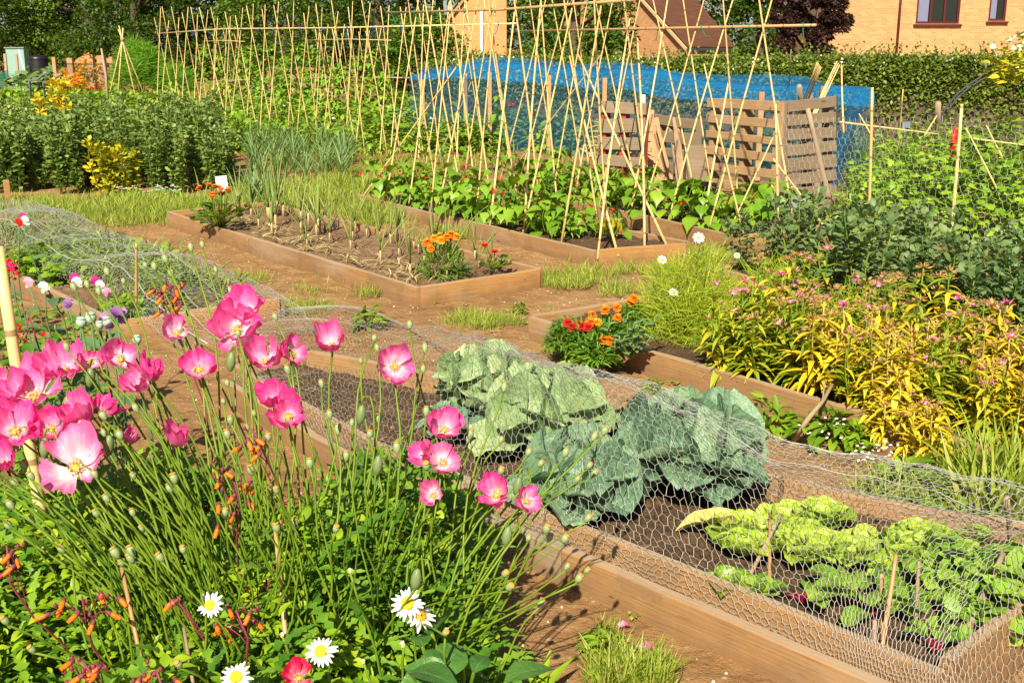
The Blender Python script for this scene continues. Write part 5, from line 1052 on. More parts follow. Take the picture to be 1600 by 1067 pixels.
# little plants on the path
G11 = 'weeds on the path'
wd = [mound('weed', '', 'weed', G11, M['l_potato'], .13, .1, 70, .085, T_lance) for k in range(2)]
place(wd, [(*P(px, py)[:2], 0, U(0, 6), s, l) for px, py, s, l in ((926, 572, 1.1, 'leafy green weed standing at the marigold board'), (1198, 668, 1.0, 'green weed beside the sweet williams, near the twig'), (878, 556, .4, 'tiny weed left of the leafy weed at the marigold board'), (1020, 612, .5, 'small pale weed below the corner of the sweet williams'), (1285, 690, 1.2, 'bushy weed with white daisies below the sweet williams'), (578, 512, .9, 'leafy weed under the netting behind the topmost poppies'), (810, 487, .45, 'tiny weed on the bare path below the onion bed corner'), (690, 372, .8, 'lettuce-like weed at the corner of the front bean bed'), (945, 1015, .5, 'leafy weed on the bare soil at the bottom of the photo'), (1330, 700, .8, 'weed by the sweet williams with tiny white flowers'), (1420, 790, 1.3, 'feathery weed under the netting behind the lettuces'), (1500, 800, 1.2, 'tall weed under the netting at the right'))], group=G11)
m = MB()
for k in range(7): leaves(m, T_quad, np.concatenate([P(1288, 668, .1)+U(-.08, .08, (4, 3))*[1, 1, .5], P(1365, 705, .08)+U(-.08, .08, (5, 3))*[1, 1, .5]]), rdir(9, 0, .6), (0, -.5, 1), .018)
tag(m.build('daisy_clump', M['white']), 'few tiny white daisies below the sweet williams', 'daisies')
t = thing('fallen_twig', 'dry branched twig leaning from the netting to the sweet williams', 'twig', P(1243, 690)); g = P(1240, 688); m = MB(); a = Q(1325, 558, 5.25); mid = Q(1285, 628, 4.9); tube(m, [g, Q(1262, 655, 4.7), mid, a], [.012, .011, .009, .005], 6); m.build('stem', M['stick'], t); m = MB(); tube(m, [mid, mid+[.02, .05, .09]], [.005, .002], 5); m.build('side_shoot', M['stick'], t)
# ---------------------------------------------------------------- grass
m = MB()
def tuft(c, n, r, h, mi=0):
    a = U(0, 6.28, n); rr = r*np.sqrt(rng.random(n)); p = np.stack([c[0]+rr*np.cos(a), c[1]+rr*np.sin(a), np.full(n, -.005)], -1); d = np.stack([np.cos(a)*U(.05, .7, n), np.sin(a)*U(.05, .7, n), np.ones(n)], -1); leaves(m, T_grass, p, d, rdir(n), h*U(.5, 1.2, n), mi, U(1, 2.2, n))
def patch(x, y, rx, ry, nt, n=26, r=.07, h=.1, z=0):
    for k in range(nt):
        a = U(0, 6.28); q = math.sqrt(rng.random()); p = P(x+rx*q*math.cos(a), y+ry*q*math.sin(a)); tuft(p, n, r*U(.6, 1.6), h*U(.6, 1.3))
patch(200, 328, 230, 14, 260, 40, .16, .13); patch(200, 345, 110, 8, 50, 40, .12, .1); patch(20, 325, 70, 9, 60, 30, .14, .12); patch(470, 310, 100, 18, 150, 34, .14, .16); patch(590, 340, 50, 12, 40, 28, .1, .16); patch(560, 300, 60, 8, 50, 30, .12, .2)
patch(520, 335, 90, 10, 30, 20, .06, .14, ); patch(600, 352, 40, 10, 16, 20, .05, .12); patch(755, 503, 55, 10, 46, 26, .07, .07); patch(890, 440, 45, 11, 44, 26, .07, .08); patch(950, 425, 60, 8, 24, 22, .06, .09); patch(960, 455, 35, 8, 16, 22, .05, .09); patch(1110, 405, 35, 12, 40, 30, .08, .1); patch(1030, 425, 40, 6, 14, 22, .05, .09); patch(1060, 350, 25, 9, 26, 24, .07, .11)
patch(470, 480, 50, 10, 40, 24, .06, .06); patch(490, 455, 40, 7, 12, 20, .05, .06); patch(575, 460, 18, 4, 8, 18, .05, .08); patch(380, 436, 40, 6, 24, 20, .07, .06); patch(720, 370, 16, 5, 8, 30, .05, .1); patch(330, 430, 18, 8, 9, 20, .06, .06); patch(870, 548, 16, 4, 7, 20, .04, .06); patch(940, 495, 80, 25, 14, 14, .03, .05)
patch(985, 1060, 50, 14, 30, 40, .05, .085); patch(935, 985, 30, 8, 6, 16, .03, .04); patch(1450, 790, 110, 25, 46, 22, .05, .16); patch(1560, 800, 60, 30, 36, 20, .05, .25); patch(1270, 360, 40, 14, 30, 26, .1, .1); patch(1340, 420, 60, 10, 20, 26, .1, .12); patch(1180, 425, 40, 8, 14, 24, .07, .1)
patch(1330, 530, 40, 22, 26, 26, .05, .25); patch(1500, 610, 90, 26, 46, 22, .05, .28); patch(1400, 560, 60, 10, 10, 14, .04, .08); patch(600, 270, 90, 20, 60, 30, .18, .13); patch(1160, 330, 110, 14, 40, 24, .12, .12); patch(700, 255, 100, 8, 40, 24, .14, .12)
patch(800, 430, 300, 60, 60, 7, .05, .045)
nm = 1500; X, Y = U(-5, 3.2, nm), U(4.2, 13.5, nm); W = vnoise(np.stack([X, Y, 0*X], -1), 1.6, 12)
for x, y, w_ in zip(X, Y, W):
    if w_ > .15: tuft((x, y), int(rng.integers(3, 12)), .035, U(.025, .07))
nm = 900; X, Y = U(-5, 3.2, nm), U(3.0, 13.5, nm); W = vnoise(np.stack([X, Y, 0*X], -1), 1.3, 21); X, Y = X[W > .2], Y[W > .2]; X, Y = np.repeat(X, 7)+U(-.03, .03, len(X)*7), np.repeat(Y, 7)+U(-.03, .03, len(Y)*7); leaves(m, T_oval, np.stack([X, Y, np.full(len(X), .004)], -1), rdir(len(X), .05, .6), (0, 0, 1), U(.012, .034, len(X)))
for k in range(420):
    x, y = U(-14, 16), U(15, 34); tuft((x, y), 22, .35, .22)
tag(m.build('grass', M['grass'], origin=(0, 0, 0)), 'tufts of short grass on the paths between the beds', 'grass', kind='stuff')
# pebbles and clods
ico = lathe
m = MB(); n = 5200; xy = np.concatenate([np.stack([U(-5.5, 3.2, n), U(2.2, 14, n)], -1)]); r_ = U(.002, .011, n)*U(.5, 1, n)
base = np.array([[0, 0, -.7], [1, 0, 0], [.3, .95, .1], [-.8, .6, 0], [-.8, -.6, .05], [.3, -.95, 0], [0, 0, .7]]); fc = np.array([[0, 2, 1], [0, 3, 2], [0, 4, 3], [0, 5, 4], [0, 1, 5], [6, 1, 2], [6, 2, 3], [6, 3, 4], [6, 4, 5], [6, 5, 1]])
V = base[None]*U(.7, 1.3, (n, 7, 3))*r_[:, None, None]; V = V+np.stack([xy[:, 0], xy[:, 1], gz(xy[:, 0], xy[:, 1])+r_*.3], -1)[:, None]
m.add(V.reshape(-1, 3), (fc[None]+np.arange(n)[:, None, None]*7).reshape(-1, 3)); tag(m.build('pebbles', M['stone'], origin=(0, 0, 0)), 'small pale stones scattered on the soil paths', 'pebbles', kind='stuff')
m = MB(); n = 1500; xy = np.stack([U(-5.5, 3.5, n), U(2.3, 14, n)], -1); a = U(0, 6.28, n); leaves(m, leafT([.05, .09, .1, .06, .01], .2, .3), np.stack([xy[:, 0], xy[:, 1], gz(xy[:, 0], xy[:, 1])+.004], -1), np.stack([np.cos(a), np.sin(a), U(-.05, .25, n)], -1), (0, 0, 1), U(.015, .06, n))
tag(m.build('dry_litter', M['l_straw'], origin=(0, 0, 0)), 'bits of dry straw and dead leaf lying on the paths', 'litter', kind='stuff')
m = MB(); n = 2600; xy = np.stack([U(-5.5, 3.2, n), U(2.2, 13, n)], -1); r_ = U(.004, .02, n)*U(.4, 1, n)
V = base[None]*U(.6, 1.4, (n, 7, 3))*r_[:, None, None]+np.stack([xy[:, 0], xy[:, 1], gz(xy[:, 0], xy[:, 1])+r_*.1], -1)[:, None]
m.add(V.reshape(-1, 3), (fc[None]+np.arange(n)[:, None, None]*7).reshape(-1, 3), 0, None, True); tag(m.build('soil_crumbs', M['ground'], origin=(0, 0, 0)), 'crumbs of dry earth on the paths', 'soil', kind='stuff')
# ---------------------------------------------------------------- netted bed with cabbages and lettuces
def cr(p, t):
    """Catmull-Rom through rows p at t in 0..len-1 (arrays)"""
    p = np.asarray(p, float); n = len(p); t = np.clip(t, 0, n-1-1e-6); i = t.astype(int); f = (t-i)[..., None]
    g = lambda k: p[np.clip(i+k, 0, n-1)]
    a, b, c, d = g(-1), g(0), g(1), g(2)
    return .5*(2*b+(c-a)*f+(2*a-5*b+4*c-d)*f*f+(3*b-a-3*c+d)*f**3)
FL_ = [P(352, 592, .105), P(572, 724, .105), P(1450, 1098, .105)]
for q in FL_: q[2] = 0
BK = [P(480, 550, .17), P(700, 590, .17), P(1224, 752, .17), P(1600, 890, .17)]
for q in BK: q[2] = 0
ENDB = P(1640, 955, .17)*[1, 1, 0]
uN = nrm(FL_[2]-FL_[1]); vN = np.array([-uN[1], uN[0], 0])
BR = FL_[2]+vN*1.12; 
t = thing('raised_bed', 'netted raised bed with cabbages and lettuces, an outer plank along its front', FL_[1], 'x') if False else thing('raised_bed', 'netted raised bed with cabbages and lettuces, an outer plank along its front', 'raised bed', FL_[1], 'raised beds of wooden boards'); NB = t
def brd(a, b, h, th, mat, nm='board', z0=-.05, jit=.004):
    m = MB(); a = np.array(a); b = np.array(b); bar(m, a+[0, 0, (h+z0)/2], b+[0, 0, (h+z0)/2], th, h-z0, jit=jit, nl=12); m.build(nm, M[mat], t)
brd(FL_[0], FL_[1]-uN*.01, .10, .04, 'board', 'outer_plank'); brd(FL_[1]+uN*.01, FL_[1]+uN*1.05, .105, .042, 'board_old', 'outer_plank'); brd(FL_[1]+uN*1.058, FL_[2]+uN*.25, .108, .042, 'board', 'outer_plank')
IN = [q+vN*.07 for q in FL_]; brd(IN[0], IN[1]-uN*.01, .16, .035, 'board'); brd(IN[1]+uN*.01, IN[2], .165, .035, 'board')
BKs = BK[:3]+[BR]
for a, b in zip(BKs[:-1], BKs[1:]): d = nrm(b-a); brd(a+d*.01, b-d*.01, .18, .038, 'board')
brd(IN[0]+[-.03, .05, 0], BK[0]+[-.03, .0, 0], .17, .036, 'board'); brd(IN[2]+vN*.025, BR-vN*.025, .185, .038, 'board')
m = MB(); soilquad(m, [IN[0], IN[1], BK[1], BK[0]], .10, .045, .02); soilquad(m, [IN[1], IN[2], BR, BK[1]], .10, .045, .016); m.build('soil', M['soil'], t)
# ---- leafy rosettes
def big_leaf(m, base, az, L, W, el0, el1, cup, crk, mi=0, nv=13, nu=11, prof=None, roll=0.0, lob=.0):
    v = np.linspace(0, 1, nv); u = np.linspace(-1, 1, nu); el = el0+(el1-el0)*v**1.2
    r = np.concatenate([[0], np.cumsum(np.cos(el[:-1]))])*L/(nv-1); z = np.concatenate([[0], np.cumsum(np.sin(el[:-1]))])*L/(nv-1)
    px_, pf = prof or ([0, .12, .35, .65, .88, 1], [.1, .35, .9, 1, .75, .12]); w = W*np.interp(v, px_, pf)
    er = np.array([math.cos(az), math.sin(az), 0]); et = np.array([-math.sin(az), math.cos(az), 0])
    nn = -np.sin(el)[:, None]*er+np.cos(el)[:, None]*np.array([0, 0, 1.]); sd = U(0, 90)
    q = np.stack(np.broadcast_arrays(u[None]*W*12+sd, v[:, None]*L*12, np.full((nv, nu), sd)), -1)
    cz = vnoise(q, 1.0, 3)+.6*vnoise(q, 2.6, 4); au = np.abs(u)[None]
    ww = w[:, None]*(1+lob*np.sin(v*23+sd)[:, None]*au)
    h = cup*w[:, None]*au**2+crk*cz*(.25+au*1.1)*(.3+v[:, None])+.16*w[:, None]*(1-np.exp(-au*8))-.0
    C = np.asarray(base)+r[:, None]*er+z[:, None]*np.array([0, 0, 1.])
    tt = math.cos(roll)*et[None]+math.sin(roll)*nn
    V = C[:, None]+(u[None]*ww)[..., None]*tt[:, None]+h[..., None]*nn[:, None]
    i = np.arange(nv-1)[:, None]*nu; j = np.arange(nu-1)[None]
    m.add(V.reshape(-1, 3), np.stack([i+j, i+j+1, i+nu+j+1, i+nu+j], -1).reshape(-1, 4), mi, np.stack(np.broadcast_arrays((u*.5+.5)[None], v[:, None]), -1))
def head_leaf(m, c, az, r, th0, th1, span, flare, crk, mi=0, nv=19, nu=19):
    """a leaf wrapped round the ball of a cabbage head, its rim turned outwards"""
    v = np.linspace(0, 1, nv)[:, None]; u = np.linspace(-1, 1, nu)[None]; sd = U(0, 90)
    th = th0+(th1-th0)*v; an = az+u*span*np.interp(v, [0, .3, .7, 1], [.7, 1, .85, .3])
    q = np.stack(np.broadcast_arrays(u*span*r*16+sd, v*r*22, np.full((nv, nu), sd)), -1); cz = vnoise(q, 1, 5)+.7*vnoise(q, 2.3, 6)
    rim = np.clip((np.maximum(np.abs(u), v*.98)-.72)/.28, 0, 1); R = r*(1+flare*rim**1.6+crk*cz*(.4+rim)+.05*np.exp(-np.abs(u)*9))
    V = np.stack([R*np.sin(th)*np.cos(an), R*np.sin(th)*np.sin(an), R*np.cos(th)*.92+0*an], -1)+np.asarray(c)
    i = np.arange(nv-1)[:, None]*nu; j = np.arange(nu-1)[None]
    m.add(V.reshape(-1, 3), np.stack([i+j, i+j+1, i+nu+j+1, i+nu+j], -1).reshape(-1, 4), mi, np.stack(np.broadcast_arrays(u*.5+.5, v), -1))
def cabbage(label, loc, R, mat, n_out=10, az0=0.0, hs=1.0):
    t = thing('cabbage', label, 'cabbage', loc, 'cabbages under the netting'); m = MB(); g = np.array(loc, float)
    tube(m, [g, g+[0, 0, .08]], .022, 8); m.build('stem', M['l_cabbage'], t)
    m = MB()
    for k in range(n_out):
        a = az0+k*2.4+U(-.2, .2); q = k/n_out
        big_leaf(m, g+[0, 0, .05+.03*q], a, R*U(.85, 1.1)*(1-.2*q), R*U(.32, .46), .12+.55*q+U(-.1, .1), -.15+.4*q+U(-.25, .15), U(.1, .4), R*.045, roll=U(-.4, .4), nv=21, nu=19, prof=([0, .1, .3, .6, .82, .95, 1], [.16, .3, .78, 1, .88, .55, .25]))
    m.build('outer_leaves', M[mat], t)
    m = MB(); r = R*.47*hs; c = g+[0, 0, .05+r*.78]
    for k in range(14): q = k/14; head_leaf(m, c, az0+k*2.4+.7, r*(1.16-.34*q), 2.3, U(-.1, .3)+.75*(1-q), .72-.15*q, .55*(1-q)+.1, .045)
    m.build('head', M[mat], t); return t
ca = P(752, 640, .12); cb = P(850, 700, .12); cc = P(905, 800, .11); cd = P(1075, 765, .12)
cabbage('pale cabbage farthest back, its upright leaves touching the netting', ca, .25, 'l_cabbage', 13, .4, .95)
cabbage('large pale green cabbage left of centre with broad veined leaves', cb, .33, 'l_cabbage', 17, 1.2, .9)
cabbage('low blue-green cabbage close to the front board, behind the pink poppies', cc, .26, 'l_cabbage_b', 14, 2.2, .95)
cabbage('big blue-green cabbage on the right with a round crinkled head', cd, .33, 'l_cabbage_b', 17, .1, .95)
sm = cabbage('small blue-green cabbage leaf rosette behind the pink poppy pair', P(700, 690, .12), .16, 'l_cabbage_b', 7, 1.0, .7)
t = thing('fallen_leaf', 'yellow withered cabbage leaf lying on the soil by the lettuces', 'leaf', P(1060, 838, .12)); m = MB(); g = P(1055, 832, .12)
big_leaf(m, g, -.15, .2, .062, .5, -.3, .5, .012, nv=9, nu=9); m.build('blade', M['l_cabbage_y'], t)
def lettuce(mat, L, n, label='', name='lettuce', group='lettuces', red=False):
    t = proto(name, label, name, group); m = MB()
    for k in range(n): q = k/n; big_leaf(m, (0, 0, .01), k*2.4+U(-.2, .2), L*(1.05-.4*q)*U(.9, 1.1), L*.5*(1-.25*q), .35+.85*q, .1+1.2*q, U(.3, .8), L*.09, nv=11, nu=11)
    m.build('foliage', M[mat], t); return t
lt = [lettuce('l_lettuce', L, n) for L, n in ((.118, 16), (.108, 15), (.125, 17))]
LS = [(1190, 845, .9, 'lettuce between the leaning stick and the yellow leaf'), (1250, 850, .9, 'lettuce in the very middle of the lettuce patch'), (1350, 862, .8, 'lettuce standing alone near the middle of the back row'), (1143, 842, 1, 'bright lettuce nearest the yellow withered leaf'), (1163, 868, .9, 'lettuce just left of the leaning pale stick, in the front of its row'), (1228, 830, .95, 'lettuce right of the top of the leaning stick'), (1286, 826, 1.05, 'round lettuce at the middle of the back row'), (1226, 864, .9, 'lettuce behind the red-stalked beet at the left'), (1270, 880, 1.05, 'open lettuce in the middle of the front row'), (1325, 886, 1.05, 'lettuce left of the two upright sticks'), (1420, 880, 1.15, 'large lettuce behind the tallest upright stick'), (1440, 862, 1.0, 'lettuce close to the back board beside the radishes'), (1462, 872, .8, 'small lettuce at the right end of the back row'), (1396, 905, .75, 'small lettuce between the upright sticks')]
place(lt, [(*P(a, b, .11)[:2], .1, U(0, 6), s, l) for a, b, s, l in LS], group='lettuces')
lr = [lettuce('l_beet', .09, 12, name='lettuce') for k in range(1)]
place(lr, [(*P(a, b, .11)[:2], .1, U(0, 6), s, l) for a, b, s, l in ((1135, 925, 1, 'dark green reddish lettuce at the front board, leftmost'), (1168, 936, 1.05, 'dark green lettuce second from the left at the front board'))], group='lettuces')
def beet(label, loc, s, n, az0=0.):
    t = thing('beetroot', label, 'beetroot', loc, 'beetroots by the front board'); g = np.array(loc, float); m = MB(); ml = MB()
    for k in range(n):
        a = az0+k*2.4+U(-.3, .3); el = U(.35, 1.1); d = np.array([math.cos(a)*math.cos(el), math.sin(a)*math.cos(el), math.sin(el)]); e = g+d*s*U(.4, .6); tube(m, curve(g, e, (0, 0, .01), 6), np.linspace(.006, .004, 6), 6)
        big_leaf(ml, e, a, s*U(.75, 1), s*.27, el*.8, el*.8-1.1, .25, s*.035, nv=10, nu=7, lob=.12)
    m.build('stalk', M['s_beet'], t); ml.build('foliage', M['l_beet'], t)
for a, b, s, n, l in ((1218, 965, .13, 6, 'beetroot with crimson stalks at the left, low by the front board'), (1300, 975, .19, 9, 'beetroot with the longest glossy leaves in the middle'), (1345, 990, .16, 7, 'beetroot just left of the dark short stick'), (1408, 968, .17, 7, 'beetroot right of the tallest upright stick'), (1440, 975, .13, 5, 'small beetroot beside the pale upright stick'), (1425, 1046, .1, 5, 'tiny beetroot nearest the right front corner of the bed')): beet(l, P(a, b, .11)+vN*.12, s*.75, n, U(0, 6))
rd = [mound('radish_plant', '', 'radish', '', M['l_radish'], .16, .12, 60, .06, T_obov) for k in range(2)]
place(rd, [(*P(a, b, .11)[:2], .1, U(0, 6), s) for a, b, s in ((1470, 925, 1), (1500, 905, 1), (1520, 940, 1.05), (1550, 915, 1.05), (1560, 960, 1), (1590, 930, 1.1), (1480, 895, .9), (1600, 965, 1), (1625, 935, 1.1), (1535, 975, .9))], 'leafy radish plant at the right end of the netted bed', 'radish plants at the right end')
lg = 'sticks standing in the netted bed'
for a, b, D0, D1, r, mt, lb in (((1172, 897), (1221, 803), None, 3.55, .007, 'stick', 'pale stick leaning right among the lettuces'), ((1203, 900), (1203, 802), None, 3.6, .005, 'bamboo_br', 'thin brown stick beside the pale leaning stick'), ((1372, 1042), (1400, 866), None, 2.98, .008, 'bamboo_br', 'tallest brown stick, leaning right in front of the lettuces'), ((1366, 1036), (1367, 968), None, 2.93, .0085, 'stick', 'short dark stick at the foot of the tallest one'), ((1377, 975), (1377, 896), None, 3.1, .007, 'bamboo_br', 'orange-brown short stick behind the tallest one'), ((1428, 1002), (1436, 876), None, 3.02, .007, 'stick', 'pale grey upright stick right of the tallest one'), ((1582, 880), (1573, 776), None, 3.3, .01, 'stick', 'grey stick propping up the netting at the right edge'), ((1510, 988), (1568, 864), None, 3.2, .011, 'board_old', 'bark-covered stick leaning right among the radishes')):
    cane(P(*a, .1), Q(*b, D1), lb, lg, r, mt, 'stick')
# ---- the chicken wire over it
ST = [((352, 592), (432, 486, .03), .10), ((460, 657), (545, 480, .04), .13), ((572, 724), (628, 508, .05), .17), ((726, 790), (738, 528, .27), .42), ((880, 855), (860, 567, .40), .50), ((1070, 936), (1015, 616, .42), .50), ((1260, 1017), (1218, 690, .37), .40), ((1355, 1057), (1430, 728, .37), .37), ((1450, 1098), (1660, 782, .38), .37)]
rows = []
for (f, rg, mh) in ST:
    a = P(*f, .105)*[1, 1, 0]+vN*.04; r_ = P(rg[0], rg[1], rg[2]); g = r_*[1, 1, 0]; acr = g-a
    rows.append([a+[0, 0, .06], a+vN*.01+[0, 0, .18], a+acr*.2+[0, 0, .18+(mh-.18)*.6], a+acr*.5+[0, 0, mh], a+acr*.78+[0, 0, mh*.55+rg[2]*.45], r_, g+nrm(acr)*(.16+.25*rg[2])+[0, 0, .005]])
rows = np.array(rows); rows[0, :, 2] = np.minimum(rows[0, :, 2], .13); NS, NQ = rows.shape[:2]
def netf(s, q, LS_, LT_):
    ts = s/LS_*(NS-1); tq = q/LT_*(NQ-1); cols = np.stack([cr(rows[:, k], ts) for k in range(NQ)], 0)
    n = len(ts); t = np.clip(tq, 0, NQ-1-1e-6); i = t.astype(int); f = (t-i)[:, None]; ar = np.arange(n); g = lambda k: cols[np.clip(i+k, 0, NQ-1), ar]
    a, b, c, d = g(-1), g(0), g(1), g(2); p = .5*(2*b+(c-a)*f+(2*a-5*b+4*c-d)*f*f+(3*b-a-3*c+d)*f**3)
    w = .018*vnoise(p, 5, 8)+.012*vnoise(p, 12, 9)+.006*vnoise(p, 27, 5); p[:, 2] = np.maximum(p[:, 2]+w*np.clip(p[:, 2]*8, 0, 1), .004); return p
LSn = float(np.linalg.norm(np.diff(rows[:, 3], axis=0), axis=1).sum()); LTn = 1.75
t = thing('chicken_wire', 'long sheet of chicken wire draped over the cabbages and lettuces', 'wire netting', rows[4][0], 'wire nettings')
m = MB(); hexnet(m, lambda s, q: netf(s.ravel(), q.ravel(), LSn, LTn), LSn, LTn, .037, .0008, .36); m.build('wire_mesh', M['wire'], t)
e0, LT2 = rows[-1], 1.75
def endf(s, q):
    s = s.ravel(); q = q.ravel(); p = netf(np.full(len(s), LSn), s/LT2*LTn, LSn, LTn); k = (q/.42)[:, None]; low = p*[1, 1, 0]+uN*(.1+.12*np.clip(p[:, 2:], 0, .4)); o = p*(1-k)+low*k+uN*(.02*np.sin(s*9)[:, None]*k); o[:, 2] = np.maximum(o[:, 2], .004); return o
m = MB(); hexnet(m, endf, LT2, .42, .037, .00085, .25); m.build('end_mesh', M['wire'], t)
# the loose second layer lying at the left end, with folded selvedge wires
m = MB()
for q, dz in ((4.9, .006), (5.0, .01), (3.9, .004)):
    s = np.linspace(0, 1, 60); p = netf(s*LSn, np.full(60, q/(NQ-1)*LTn), LSn, LTn); tube(m, p+[0, 0, dz]+.01*np.stack([np.sin(s*31), np.cos(s*23), 0*s], -1), .0011, 4)
m.build('selvedge', M['wire'], t)
# ---------------------------------------------------------------- left netted bed
Ln = P(180, 530); Lr = P(441, 492); dl = (P(108, 368)-Lr); Lf = Ln+dl
raised_bed('low raised bed at the left with carrots under a wire tunnel', [Lf, Ln, Lr, Lr+dl], .11, .07, (0, 1, 2, 3), 'board', 'soil_dry', .03)
dl_ = nrm(dl); vl = nrm(Lr-Ln); WL = np.linalg.norm(Lr-Ln)
def LL(s, q): return Ln+dl_*s+vl*q
t = thing('chicken_wire', 'crumpled chicken wire tunnel over the carrots at the far left', 'wire netting', LL(1, .5), 'wire nettings'); LL_L = 4.3
def tun(s, q):
    s = s.ravel(); q = q.ravel(); a = np.pi*q/1.15; hh = .2+.03*np.sin(s*2.1)+.025*np.sin(s*5+q*3); hh = hh*np.clip(s/1.3, .12, 1); wd = .40+.04*np.sin(s*3.3)
    p = LL(s[:, None]-.62, .58-(np.cos(a)*wd)[:, None])+np.stack([0*s, 0*s, np.clip(.02+s*.16, 0, .11)+hh*np.sin(a)**.8], -1); return p+np.stack([.02*vnoise(p, 6, 2), .02*vnoise(p, 6, 3), .025*vnoise(p, 5, 4)], -1)
m = MB(); hexnet(m, tun, LL_L+.65, 1.15, .036, .00075, .35); m.build('wire_mesh', M['wire'], t)
m = MB(); n = 26; s = np.linspace(0, 1, 40)
for k in range(5):
    a = U(.25, .95); tube(m, tun(s*LL_L, np.full(40, a))+[0, 0, .008], .0017, 4)
m.build('selvedge', M['wire'], t)
cp_ = [mound('carrot_plant', '', 'carrot', '', M['l_onion'], .22, .13, 130, .1, leafT([.01, .05, .02, .05, .01], .1, .4)) for k in range(2)]
place(cp_, [(*LL(s+U(-.08, .08), q+U(-.05, .05))[:2], .08, U(0, 6), U(.8, 1.1)) for s in np.linspace(.3, 4.1, 15) for q in (.42, .75)], 'feathery carrot top under the wire tunnel on the left', 'carrots under the left tunnel')
sb = [mound('strawberry_plant', '', 'strawberry plant', '', M['l_rasp'], .17, .16, 46, .1, T_oval) for k in range(2)]
place(sb, [(*P(a, b, .1)[:2], .08, U(0, 6), s) for a, b, s in ((140, 385, .8), (165, 388, .9), (196, 402, 1), (222, 412, 1), (250, 422, .9), (275, 432, .7), (130, 378, .7))], 'strawberry plant between the wire tunnel and the back board', 'strawberry plants behind the tunnel')
gp = [mound('leafy_herb', '', 'herb', '', M['l_potato'], .2, .2, 160, .06, T_lobed) for k in range(2)]
place(gp, [(*P(a, b, .05)[:2], .06, U(0, 6), s) for a, b, s in ((60, 425, 1), (85, 432, 1.1), (30, 430, 1), (110, 445, .9), (205, 505, .7), (190, 495, .7), (70, 415, 1))], 'low green herb at the front of the left wire tunnel', 'herbs before the left tunnel')
m = MB()
for k in range(6): n = 60; x, y = U(0, 160, n), U(480, 640, n); p = np.array([P(a, b, .03) for a, b in zip(x, y)]); leaves(m, T_lobed, p, rdir(n, 0, .6), (0, 0, 1), U(.03, .08, n))
tag(m.build('ground_cover', M['l_poppy'], origin=P(60, 560)), 'low weedy ground cover on the soil at the left edge', 'weeds', kind='stuff')
# ---------------------------------------------------------------- sweet peas, opium poppies, dark red-flowered vine on the left
def stem_path(b, c, up=.55, n=10, wig=.012):
    b = np.asarray(b, float); c = np.asarray(c, float); k = b+(c-b)*.28; k[2] = b[2]+(c[2]-b[2])*up; t = np.linspace(0, 1, n)[:, None]
    p = (1-t)**2*b+2*t*(1-t)*k+t*t*c; w = wig*np.sin(np.pi*t)*np.concatenate([np.sin(t*7+U(0, 6)), np.sin(t*6+U(0, 6)), 0*t], 1); return p+w
def pea_flower(m, c, s, mi=0):
    for k, (el, wd) in enumerate(((1.2, 1.3), (.6, 1.0), (.1, .7))): leaves(m, leafT([.15, .4, .52, .45, .15], -.25, .3, 2, wav=.25), [c], [(U(-.3, .3), -.5+.3*k, 1.1-.5*k)], [(U(-.3, .3), -1, .3)], s*wd, mi)
peas = [((36, 345), 4.6, 'magenta', 'whitish', 'sweet pea with a red and white flower at the top left of the wire tunnel'), ((30, 354), 4.4, 'redflower', None, 'sweet pea with a red bud just under the red and white one'), ((17, 424), 3.9, 'magenta', None, 'sweet pea with a magenta flower beside the left bamboo cane'), ((45, 448), 3.8, 'pinkwhite', None, 'sweet pea with a pale pink flower left of the white one'), ((70, 455), 3.8, 'white', None, 'sweet pea with a single pure white flower'), ((118, 441), 4.0, 'magenta', 'whitish', 'sweet pea with a red and white flower above the four grey seed pods'), ((151, 446), 4.0, 'magenta', 'whitish', 'sweet pea with a red and white flower right of the similar one'), ((167, 463), 4.1, 'pinkwhite', None, 'sweet pea with a small lilac flower above the purple poppy'), ((108, 481), 4.0, 'petal_purple', None, 'sweet pea with a small violet flower left of the grey pods')]
for (px, D, c1, c2, lb) in peas:
    C = Q(*px, D); b = np.array([C[0]+U(-.1, .15), C[1]-.1+U(-.1, .2), 0]); t = thing('sweet_pea', lb, 'sweet pea', b, 'sweet peas'); m = MB(); p = stem_path(b, C, .5, 10, .04); tube(m, p, .003, 5); m.build('stem', M['l_sweetpea'], t)
    m = MB(); f = polyf(p); u = rng.random(16)*.85; d = rdir(16, -.2, .6); leaves(m, T_oval, f(u), d, (0, -.3, 1), U(.05, .11, 16)); m.build('foliage', M['l_sweetpea'], t)
    m = MB(); pea_flower(m, C, .026, 0); (pea_flower(m, C+[.012, -.01, -.012], .026, 1) if c2 else None); m.build('flower', [M[c1], M['petal_white']], t)
g_ = 'grey-green opium poppy seed pods'
def pod(m, c, ax, r, mi=0, mc=1, tall=1.0, mcap=None):
    ax = nrm(ax); lathe(m, [(r*.22, -r*1.35*tall), (r*.5, -r*1.15*tall), (r*.88, -r*.5*tall), (r, .05*r), (r*.92, r*.6*tall), (r*.66, r*1.0*tall), (r*.5, r*1.1*tall)], c, ax, 10, mi)
    lathe(mcap or m, [(r*.4, r*1.08*tall), (r*.86, r*1.05*tall), (r*.88, r*1.18*tall), (r*.5, r*1.3*tall), (0, r*1.34*tall)], c, ax, 10, 0 if mcap else mc)
